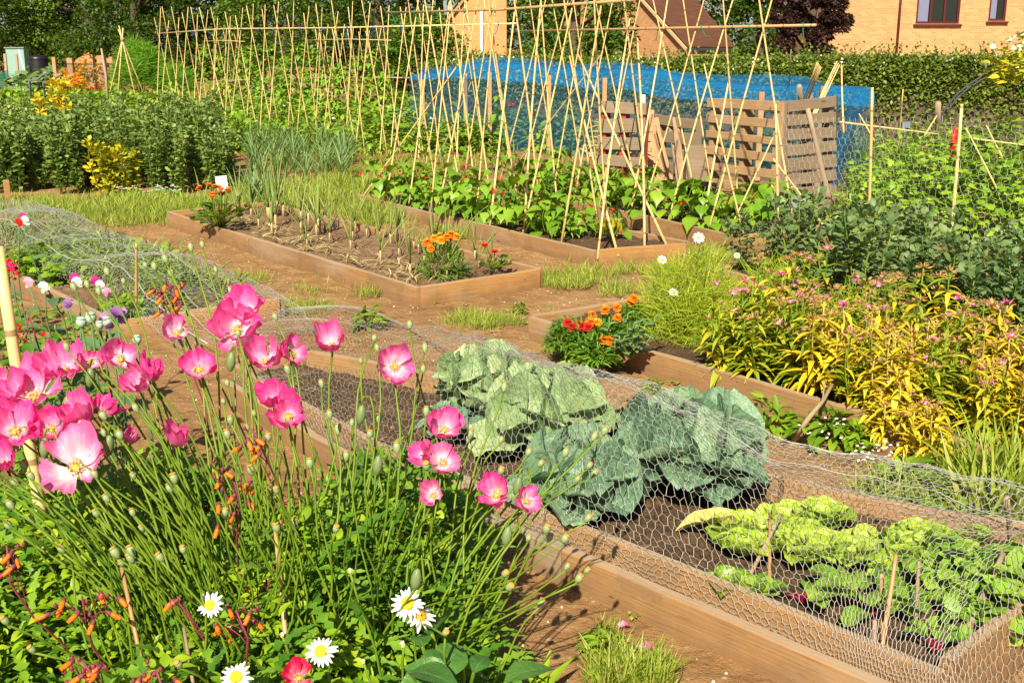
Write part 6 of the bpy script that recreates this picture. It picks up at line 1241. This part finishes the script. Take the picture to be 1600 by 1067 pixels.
for (px, py, D, r, lb) in ((142, 497, 3.7, .018, 'widest grey-green pod, topmost of the four beside the purple poppy'), (127, 504, 3.7, .017, 'round grey-green pod at the left of the four'), (168, 503, 3.75, .018, 'pale round pod touching the purple poppy'), (156, 508, 3.8, .013, 'smaller darker pod between the round grey ones'), (214, 531, 3.5, .014, 'small grey-green pod right of the purple poppy'), (124, 536, 3.5, .011, 'tiny pale pod below the left grey pod')):
    C = Q(px, py, D); b = np.array([C[0]+.06, C[1]-.1, 0]); t = thing('opium_poppy_pod', lb, 'seed pod', b, g_); m = MB(); tube(m, stem_path(b, C-[0, 0, r*1.2], .6, 8), .0045, 6); m.build('stem', M['l_sweetpea'], t); m = MB(); pod(m, C, (U(-.1, .1), -.1, 1), r, 0, 0, .85); m.build('pod', M['pod_blue'], t)
C = Q(182, 497, 3.75); b = np.array([C[0]+.05, C[1]-.1, 0]); t = thing('purple_poppy', 'ragged purple poppy among grey seed pods at the left', 'poppy', b); m = MB(); tube(m, stem_path(b, C, .6, 8), .0045, 6); m.build('stem', M['l_sweetpea'], t); m = MB(); d = rdir(11, -.8, .9); leaves(m, leafT([.12, .3, .42, .4, .25], .2, .3, 2, wav=.2), C+d*.005, d, rdir(11), U(.028, .05, 11)); m.build('petals', M['petal_purple'], t)
t = thing('red_flowered_vine', 'dark vine with small red flowers beside the left bamboo cane', 'vine', Q(20, 600, 3.2)*[1, 1, 0]); m = MB(); mf = MB(); ms = MB()
for k in range(14):
    a = Q(U(-40, 60), U(480, 660), U(2.9, 3.5)); b = a*[1, 1, 0]+[U(-.1, .1), U(-.1, .1), .0]; p = stem_path(b, a, .5, 8, .05); tube(ms, p, .0025, 4); f = polyf(p); n = 34; leaves(m, T_oval, f(rng.random(n)**.6)+rdir(n, -1, 1)*.05, rdir(n, -.5, .6), (0, -.3, 1), U(.03, .07, n))
for px, py in ((10, 412), (18, 412), (4, 415), (20, 430), (24, 434), (8, 428), (36, 528), (30, 538), (26, 533), (66, 515), (60, 570), (72, 571), (64, 494), (27, 520), (34, 512)):
    c = Q(px, py, 3.1); dd = rdir(6, -1, 1); leaves(mf, T_quad, c+dd*.006, dd, rdir(6), .016)
ms.build('stem', M['calyx'], t); m.build('foliage', M['l_poppy'], t); mf.build('flower', M['redflower'], t)
pole('bamboo_cane', 'thick bamboo cane at the left edge running down behind the poppies', Q(66, 860, 2.75)*[1, 1, 0]+[.02, .05, .0], Q(-4, 385, 2.62), .0155, M['bamboo'], 'cane', None, 10)
# ---------------------------------------------------------------- the poppy bed in front
def headD(px, py): return 2.0+np.clip((1000-py)/600, -.1, 1.05)*1.0+np.clip((px-450)/500, 0, 1)*.38
def base_of(C):
    k = .42; x = -.42+(C[0]+.42)*k; y = 2.32+(C[1]-2.4)*.45; return np.array([x+U(-.1, .1), y+U(-.1, .1), 0.])
def petal(m, C, n, A, B, R, phi, hw, cup, off, seed, nv=14, nu=25, ruf=1.0):
    v = np.linspace(.02, 1, nv)[:, None]; u = np.linspace(-1, 1, nu)[None]; rs = np.random.RandomState(seed); p1, p2, p3 = rs.rand(3)*6.28
    rr = R*v*(1-.13*np.abs(u)**3+.07*np.sin(u*5+p1)*v+.03*np.sin(u*14+p2)*v); an = phi+u*hw
    hh = R*(cup*v**1.5*(1-.12*u*u)+ruf*(.13*np.sin(u*4.5+p2+v*2)*v**1.5+.07*np.sin(u*11+p3+v*3)*v**2+.035*np.sin(u*25+p1)*v**2.5+.04*np.sin(v*9+p1+u*2)))+off
    q3 = np.stack(np.broadcast_arrays(u*2.2+seed % 17, v*2.6, u*0+seed % 29), -1); hh = hh+R*ruf*(.06*vnoise(q3, 1.3, seed % 50)+.045*vnoise(q3*[2.2, 1, 1], 2.4, seed % 37))*v
    hh = hh-R*.25*np.clip(np.sin(p1)-.55, 0, 1)*np.clip(v-.7, 0, 1)*3*(1-u*u)
    rr = rr*np.sqrt(np.clip(1-(cup*.55*v)**2, .25, 1))
    V = np.asarray(C)+(rr*np.cos(an))[..., None]*A+(rr*np.sin(an))[..., None]*B+hh[..., None]*n
    i = np.arange(nv-1)[:, None]*nu; j = np.arange(nu-1)[None]
    m.add(V.reshape(-1, 3), np.stack([i+j, i+j+1, i+nu+j+1, i+nu+j], -1).reshape(-1, 4), 0, np.stack(np.broadcast_arrays(u*.5+.5, v), -1))
def poppy(px, py, size, face, cup, label, D=None, mat='petal', npet=5, group='pink poppies in front', ruf=1.0, base=None):
    D = headD(px, py) if D is None else D; C = Q(px, py, D); R = size/2/F*D*1.12; n = nrm(np.array(face, float)); A, B = frames(n[None]); A, B = A[0], B[0]
    b = base_of(C) if base is None else np.array(base, float); t = thing('poppy', label, 'poppy', b, group)
    Cb = C-n*R*cup*.5
    m = MB(); p = stem_path(b, Cb-n*R*.25, .72, 10, .02); p = np.concatenate([p, [Cb]]); tube(m, p, np.linspace(.0036, .0024, 11), 6); m.build('stem', M['stem'], t)
    ph0 = U(0, 6.28); m = MB()
    skip = int(rng.integers(0, npet*3))
    for k in range(npet):
        if k == skip: continue
        outer = k < (npet+1)//2; kk = (npet+1)//2 if outer else npet//2; j = k if outer else k-kk-(npet % 2)
        ph = ph0+(j*6.283/kk)+(0 if outer else 3.14/kk); petal(m, Cb, n, A, B, R*U(.78, 1.14)*(1 if outer else .95), ph+U(-.15, .15), (1.25 if kk == 2 else 1.02)*U(.92, 1.08), cup*U(.85, 2.0)+(.08 if not outer else 0), .0 if outer else R*.04, rng.integers(1, 9999), ruf=ruf*U(.8, 1.7))
    m.build('petals', M[mat], t)
    m = MB(); k_ = 60; th = U(0, 6.28, k_); el = U(.35, 1.2, k_); d = np.cos(el)[:, None]*(np.cos(th)[:, None]*A+np.sin(th)[:, None]*B)+np.sin(el)[:, None]*n; L = R*U(.2, .34, k_); c0 = Cb+n*R*.06
    wires(m, c0+0*d, c0+d*L[:, None], .0004, 0); leaves(m, T_quad, c0+d*L[:, None], rdir(k_, -1, 1), d, R*.085, 0); s_ = m.build('stamens', M['stamen'], t)
    m = MB(); lathe(m, [(R*.06, 0), (R*.095, R*.1), (R*.1, R*.17), (R*.05, R*.22), (0, R*.23)], Cb+n*R*.03, n, 10); m.build('ovary', M['yel'], t)
    return t
PL = [
 (386, 484, 62, (-.1, -.45, .9), .55, 'pink poppy behind the topmost pair, its petals standing upright'), (371, 514, 74, (.15, -.75, .6), .6, 'topmost front pink poppy, bowl wide open with a white heart'),
 (415, 562, 62, (0, -.55, .83), .75, 'bowl-shaped pink poppy below the topmost pair, left of the tall oval one'), (458, 553, 50, (.45, -.75, .45), .55, 'tall oval pink poppy seen half from the side, right of the bowl-shaped one'),
 (517, 538, 62, (.0, -.5, .86), .7, 'pink poppy alone on its stem with a hanging petal tip'), (617, 573, 62, (.2, -.85, .45), .5, 'rightmost tall pink poppy, an upright oval facing the camera'),
 (428, 626, 56, (-.2, -.5, .8), .6, 'deep pink poppy half hidden behind another, below the bowl-shaped one'), (450, 649, 66, (.15, -.7, .7), .6, 'pale-hearted pink poppy in front of the half hidden deep pink one'),
 (276, 520, 46, (.2, -.7, .6), .6, 'small pink poppy behind the orange tubular flowers'), (189, 560, 58, (.3, -.75, .6), .6, 'cupped pink poppy just below the purple poppy'),
 (311, 576, 68, (.1, -.65, .75), .55, 'round open pink poppy left of the wire, white centre with red stamens'), (238, 582, 52, (.1, -.3, .9), 1.1, 'folded pink poppy with petals standing up like wings'), (222, 600, 56, (-.3, -.6, .7), .8, 'pink poppy leaning out below the folded one'),
 (100, 578, 76, (.0, -.42, .9), .5, 'broad pink poppy at the upper left, seen nearly from the side'), (142, 566, 42, (.25, -.7, .6), .6, 'small pink poppy behind the broad one at the upper left'),
 (52, 616, 96, (-.1, -.35, .93), .5, 'large ruffled pink poppy at the left edge, deep pink underneath'), (8, 608, 70, (.1, -.6, .75), .55, 'pink poppy cut by the left edge, upper one'), (22, 672, 84, (.0, -.55, .8), .5, 'pink poppy at the left edge with yellow stamens, middle one'),
 (6, 722, 56, (-.2, -.4, .8), .7, 'pink poppy cut by the left edge, lowest one'), (117, 728, 104, (.05, -.62, .78), .5, 'largest pink poppy at the lower left, wide open with a seed head in front'), (80, 668, 62, (.1, -.6, .7), .6, 'shaded pink poppy behind stems above the largest one'),
 (128, 655, 70, (-.2, -.3, .8), .7, 'deep pink poppy seen from behind, above and right of the largest one'), (165, 638, 52, (.6, .2, .7), .7, 'deep pink poppy turned away, right of the large ruffled one'), (280, 688, 48, (-.1, -.5, .85), 1.0, 'cup-shaped pink poppy alone among the green stems'),
 (199, 685, 36, (.5, -.3, .7), .9, 'small half closed pink poppy right of the seed heads'), (694, 670, 60, (.1, -.7, .7), .6, 'topmost pink poppy of the cluster before the cabbages'), (662, 708, 44, (-.5, -.4, .6), .7, 'deep pink poppy at the left of the cluster before the cabbages'),
 (692, 722, 54, (.1, -.7, .65), .55, 'pink poppy right under the topmost one before the cabbages'), (677, 774, 42, (-.1, -.7, .55), .6, 'lowest pink poppy of the cluster before the cabbages'), (775, 772, 58, (-.1, -.6, .7), .65, 'pink poppy at the right, left one of the pair by the front board'),
 (823, 782, 52, (.3, -.75, .5), .55, 'pink poppy at the right, right one of the pair by the front board')]
for (px, py, s, f, c, lb) in PL: poppy(px, py, s, f, c, lb)
poppy(466, 1058, 58, (.1, -.7, .7), .6, 'red poppy with pale edges at the bottom edge of the photo', 2.05, 'petal_red', group=None, base=(-.36, 1.95, 0))
# ---- seed heads
H = [(298, 386), (316, 382), (258, 404), (227, 414), (241, 416), (267, 426), (337, 421), (359, 454), (167, 424), (136, 444), (115, 448), (154, 454), (193, 439), (84, 510), (263, 515), (372, 521), (104, 542), (430, 495), (585, 528), (589, 543), (640, 507), (664, 543), (661, 576), (564, 564), (502, 599), (449, 577), (515, 647), (528, 670), (578, 678), (592, 653), (541, 712), (355, 598), (349, 627), (360, 656), (386, 668), (419, 683), (484, 723), (355, 678), (397, 646), (428, 631), (666, 642), (620, 699), (550, 660), (61, 635), (64, 647), (39, 673), (73, 721), (105, 720), (127, 660), (161, 649), (162, 676), (187, 679), (212, 637), (148, 740), (37, 727), (48, 743), (23, 753), (208, 743), (229, 713), (16, 788), (13, 820), (49, 810), (150, 802), (96, 857), (207, 800), (221, 826), (180, 863), (190, 879), (204, 872), (205, 860), (250, 870), (286, 858), (272, 747), (265, 762), (166, 778), (352, 800), (392, 734), (50, 1014), (8, 969), (279, 1037), (231, 714), (188, 679), (432, 824), (460, 818), (525, 826), (432, 766), (540, 712), (696, 988), (788, 604), (735, 678), (739, 690), (783, 687), (826, 706), (845, 724), (783, 735), (884, 706), (902, 748), (921, 727), (929, 739), (929, 681), (945, 673), (666, 728), (777, 770), (919, 809), (854, 826), (858, 840), (883, 841), (826, 840), (789, 896), (796, 917), (886, 885), (917, 891), (905, 903), (845, 941)]
gH = 'poppy seed heads in front'
def zone(px, py):
    if px > 620 and py > 800: return 'poppy seed head on a stem leaning right over the bare soil'
    if px > 620: return 'poppy seed head on a thin stem in front of the cabbages'
    if py < 530: return 'tall poppy seed head standing above the pink poppies'
    if py < 740: return 'poppy seed head among the pink poppies'
    return 'low poppy seed head over the leafy front of the poppy bed'
for (px, py) in H:
    D = headD(px, py)+U(-.12, .12); C = Q(px, py, D); b = base_of(C)
    if px > 620: b[0] = -.25+U(-.15, .12); b[1] = 2.5+U(-.2, .2)
    t = thing('poppy_seed_head', zone(px, py), 'seed head', b, gH); r = U(.006, .0086)*(1.12 if px > 600 else 1)
    lo = px > 800 and py > 790; p = stem_path(b, C-[0, 0, r*1.0], .5 if lo else .72, 12, .025); m = MB(); tube(m, p, np.linspace(.0034, .0021, 12), 6); m.build('stem', M['stem'], t)
    ax = nrm(nrm(p[-1]-p[-3])+[U(-.2, .2), U(-.2, .2), .5]); m = MB(); mc = MB(); pod(m, C, ax, r, 0, 0, U(1.0, 1.25), mc); o = m.build('pod', M['pod'], t); mc.build('cap', M['pod_cap'], o)
# extra stems with no visible head colour differences: younger flower stalks with drooping hairy buds
for (px, py, lb) in ((105, 634, 'nodding hairy bud above the largest pink poppy'), (141, 590, 'nodding dark bud right of the broad pink poppy'), (361, 565, 'nodding hairy bud below the topmost pink poppies'), (564, 648, 'dark nodding bud in front of the bare netted soil'), (809, 760, 'nodding bud between the right pair of pink poppies'), (590, 727, 'nodding bud below the middle seed heads'), (70, 700, 'hairy bud splitting open left of the largest pink poppy'), (170, 696, 'nodding bud among the stems right of the largest poppy'), (792, 838, 'nodding bud hanging over the front board'), (650, 905, 'upright hairy bud above the double daisy')):
    D = headD(px, py); C = Q(px, py, D); b = base_of(C); t = thing('poppy_bud', lb, 'bud', b, 'nodding poppy buds'); top = C+[.02, 0, .045]; p = np.concatenate([stem_path(b, top+[.01, 0, -.03], .75, 9), [top+[.004, 0, 0], top+[-.012, 0, 0], C+[0, 0, .022]]]); m = MB(); tube(m, p, .0026, 6); m.build('stem', M['stem'], t)
    m = MB(); lathe(m, [(0, .026), (.006, .022), (.011, .008), (.0115, -.006), (.007, -.02), (0, -.026)], C, nrm(np.array([.15, 0, 1.])), 9); m.build('bud', M['bud'], t)
# ---- bare stalks filling the clump (stems whose tops are hidden)
m = MB()
for k in range(55):
    px = U(-30, 640); py = U(690, 860); D = headD(px, py)+U(-.2, .15); C = Q(px, py, D); p = stem_path(base_of(C), C, U(.5, .8), 9, .045); tube(m, p, np.linspace(.0032, .0018, 9), 5, cap=False)
tag(m.build('poppy_stalks', M['stem'], origin=(0, 0, 0)), 'thicket of thin green poppy stalks below the pink flowers', 'stalks', kind='stuff')
# ---- leafy mass of the poppy bed
def Hm(x, y):
    return np.clip(.5+.14*vnoise(np.stack([x, y, 0*x], -1), 3.5, 7)-np.clip((x+.25)/.4, 0, 1)*.38-np.clip((y-2.85)/.5, 0, 1)*.2-np.clip((2.4-y)/.35, 0, 1)*.1, .05, .75)
def spots(n, x0=-1.75, x1=.12, y0=1.55, y1=3.15, top=.45):
    x = U(x0, x1, n); y = U(y0, y1, n); ok = (x < .02-(y-2.2)*.12) & (x > -1.9); x, y = x[ok], y[ok]; z = Hm(x, y)*rng.random(len(x))**top; return np.stack([x, y, z], -1)
m = MB()
p = spots(9000); d = rdir(len(p), -.1, .8); leaves(m, T_serr, p, d, nrm(np.array([0, -.2, 1.])+rdir(len(p))*.5), U(.05, .14, len(p)), 0, U(.45, .85, len(p)))
p = spots(4600); c = np.repeat(p, 5, 0)+rdir(len(p)*5, -1, 1)*.035; sel = c[:, 0]+.35*vnoise(c, 3, 5) < -.35; leaves(m, T_oval, c[sel], rdir(sel.sum(), -.2, .9), nrm(np.array([0, -.3, 1.])+rdir(sel.sum())*.4), U(.018, .042, sel.sum()), 1)
leaves(m, T_oval, c[~sel], rdir((~sel).sum(), -.2, .9), nrm(np.array([0, -.3, 1.])+rdir((~sel).sum())*.4), U(.02, .045, (~sel).sum()), 0)
p = spots(2600); leaves(m, leafT([.02, .12, .05, .17, .07, .15, .05, .08, .01], .15, .5), p, rdir(len(p), -.1, 1), nrm(np.array([0, -.3, 1.])+rdir(len(p))*.5), U(.05, .1, len(p)), 0)
tag(m.build('poppy_foliage', [M['l_poppy'], M['l_vine']], origin=(-.6, 2.3, 0)), 'tangled green foliage at the foot of the pink poppies', 'foliage', kind='stuff')
m = MB(); q = [Q(px, py, D) for px, py, D in ((660, 1010, 2.35), (690, 1040, 2.3), (720, 1010, 2.4), (640, 1050, 2.2), (705, 1060, 2.25), (740, 1050, 2.35), (655, 1035, 2.3), (790, 1065, 2.45), (675, 990, 2.4))]
t = thing('dock_plant', 'broad dark leaves low at the bottom, right of the daisies', 'plant', (-.12, 2.3, 0)); leaves(m, leafT([.05, .2, .3, .31, .25, .13, .01], .2, .5, 2), np.array(q), nrm(rdir(9, -.1, .4)), nrm(np.array([[0, -.5, 1.]])+rdir(9)*.5), U(.07, .12, 9)); m.build('foliage', M['l_dock'], t); m = MB()
for c in q: tube(m, stem_path((-.12, 2.35, 0), c, .4, 6), .004, 5)
m.build('stem', M['stem'], t)
# ---- daisies
def daisy(px, py, s, D, face, lb, bud=False, brown=False):
    C = Q(px, py, D); R = s/2/F*D*1.08; n = nrm(np.array(face, float)); A, B = [q[0] for q in frames(n[None])]; b = np.array([C[0]*.9+U(-.02, .05), C[1]+.02, .0]); t = thing('daisy', lb, 'daisy', b, 'ox-eye daisies'); m = MB(); tube(m, stem_path(b, C-n*.004, .7, 9), .0026, 6); m.build('stem', M['stem'], t); m = MB(); k = 18 if not bud else 12
    th = np.arange(k)*6.283/k+U(-.08, .08, k); el = U(-.4, .22, k) if not bud else U(.8, 1.2, k); d = np.cos(el)[:, None]*(np.cos(th)[:, None]*A+np.sin(th)[:, None]*B)+np.sin(el)[:, None]*n; leaves(m, leafT([.1, .13, .15, .15, .1, .05], .15, .12), C+d*R*.22, d, n, R*U(.58, .82, k)*(1 if not bud else .8)); m.build('petals', M['petal_white'], t)
    m = MB(); r = R*(.37 if not bud else .4); lathe(m, [(r*.6, -.004), (r, 0), (r*.95, r*.25), (r*.6, r*.45), (0, r*.5)], C, n, 14); m.build('disc', M['mari_y' if brown else 'yel'], t)
daisy(328, 945, 42, 2.22, (.1, -.75, .6), 'white daisy at the lower left, right of the brown stick'); daisy(637, 942, 52, 2.38, (.05, -.75, .65), 'upper white daisy of the overlapping pair'); daisy(657, 962, 50, 2.40, (.35, -.45, .75), 'lower daisy of the pair, with a brownish disc', brown=True); daisy(501, 1017, 50, 2.2, (.05, -.72, .65), 'white daisy with a big yellow disc at the bottom centre'); daisy(369, 1057, 50, 2.1, (.0, -.7, .7), 'white daisy cut by the bottom edge, left of the red poppy')
for px, py, s, lb in ((547, 893, 14, 'half closed daisy bud on a tall stem above the bottom centre daisy'), (630, 1008, 18, 'half open daisy bud below the overlapping pair'), (410, 977, 18, 'half open daisy above the red poppy'), (441, 993, 14, 'small daisy bud right of the half open one'), (568, 1034, 13, 'grey-white daisy bud at the bottom centre'), (697, 986, 15, 'brown-tipped daisy bud right of the daisy pair')): daisy(px, py, s, 2.3, (U(-.2, .2), -.4, .8), lb, True)
# ---- orange tubular flowers
def glory(px, py, D, n, sx, sy, lb):
    C = Q(px, py, D); b = np.array([C[0]+.05, C[1]+.08, 0.]); t = thing('glory_vine', lb, 'vine', b, 'orange glory vine flowers'); k = D/F; p = stem_path(b, C+[0, 0, sy*k*.5], .6, 9, .05); m = MB(); tube(m, p, .0022, 5)
    cs = []
    for q in range(n):
        c = C+[U(-1, 1)*sx*k*.5, U(-.03, .03), U(-1, 1)*sy*k*.5]; cs.append(c); tube(m, curve(polyf(p)(np.array([U(.75, 1)]))[0], c, (0, 0, .01), 5), .0012, 4)
    m.build('stem', M['calyx'], t); m = MB()
    for _ in range(n): c = C+[U(-1, 1)*sx*k*.5, U(-.03, .03), U(-.2, 1.1)*sy*k*.5]; lathe(m, [(0, -.004), (.004, 0), (.003, .006), (0, .008)], c, (0, 0, 1), 6)
    m.build('bud', M['calyx'], t)
    for c in cs:
        m = MB(); ax = nrm(np.array([U(-.8, .8), U(-.7, .1), -U(.2, .8)])); lathe(m, [(.0, -.003), (.003, 0), (.0044, .007), (.0052, .015), (.0036, .022), (.005, .0245), (.0025, .0235)], c, ax, 8, 0); lathe(m, [(.0, -.006), (.0036, -.003), (.005, .003), (.0048, .005)], c, ax, 7, 1); m.build('blossom', [M['orange'], M['calyx']], t)
for a in ((268, 475, 2.95, 13, 46, 66, 'tall glory vine with orange tubes above the small pink poppy'), (365, 778, 2.35, 9, 56, 100, 'glory vine with hanging orange tubes in the middle of the poppy stems'), (14, 880, 2.15, 5, 36, 60, 'glory vine with orange flowers at the left edge'), (130, 950, 2.15, 8, 100, 40, 'glory vine with orange flowers beside the large brown stick'), (370, 975, 2.25, 7, 70, 50, 'glory vine with orange flowers right of the lower left daisy'), (130, 1050, 2.0, 7, 60, 40, 'glory vine with orange flowers at the bottom left'), (245, 1056, 2.0, 6, 60, 26, 'glory vine with orange flowers at the bottom, left of the cut daisy'), (280, 945, 2.2, 2, 16, 30, 'two orange tubes just left of the lower left daisy'), (395, 690, 2.4, 5, 40, 40, 'dark red buds with a few orange tubes below the pale-hearted poppy')): glory(*a)
# ---- sticks among the poppies
gs = 'sticks among the poppies'
for a, b, D0, D1, r, mt, lb in (((213, 990), (190, 886), 2.2, 2.25, .0055, 'bamboo_br', 'brown stick rising at the lower left among the foliage'), ((445, 958), (430, 822), 2.35, 2.4, .0055, 'bamboo_br', 'thin upright brown cane topped by two seed heads'), ((398, 935), (495, 775), 2.62, 2.8, .007, 'bamboo', 'pale cane slanting right in the middle of the poppy bed'), ((300, 1067), (287, 980), 2.15, 2.2, .004, 'stick', 'thin dry stalk below the lower left daisy')):
    p0, p1 = Q(*a, D0), Q(*b, D1); d = nrm(p1-p0); g = p0-d*(p0[2]/d[2]); cane(g, p1, lb, gs, r, mt, 'stick')
# ---- fallen petals on the soil
for px, py, s, lb in ((998, 1013, .05, 'bright pink fallen petal on the bare soil at the bottom'), (966, 977, .035, 'small pale pink fallen petal near the board'), (924, 1028, .03, 'faded petal scraps on the soil left of the bright one')):
    m = MB(); leaves(m, leafT([.2, .4, .45, .3, .1], .3, .2, 2, wav=.2), [P(px, py, .012)], [(1, .1, .1)], (0, 0, 1), s); tag(m.build('fallen_petal', M['petal'], origin=P(px, py)), lb, 'petal', 'fallen petals')
lily = thing('leafy_shoot', 'young shoot with long pointed yellow-green leaves at the bottom edge', 'plant', P(845, 1085)); m = MB(); leaves(m, leafT([.03, .08, .1, .08, .04, .005], .3, .4), np.tile(P(845, 1088, .02), (7, 1)), nrm(np.array([[-1, 0, .5], [.9, -.1, .4], [.1, 0, 1], [-.4, .3, .8], [.5, .3, .7], [-.7, -.4, .6], [.3, -.5, .6]])), (0, -.2, 1), .13); m.build('foliage', M['l_vine'], lily)
# the rim of the poppy bed: dark mulch
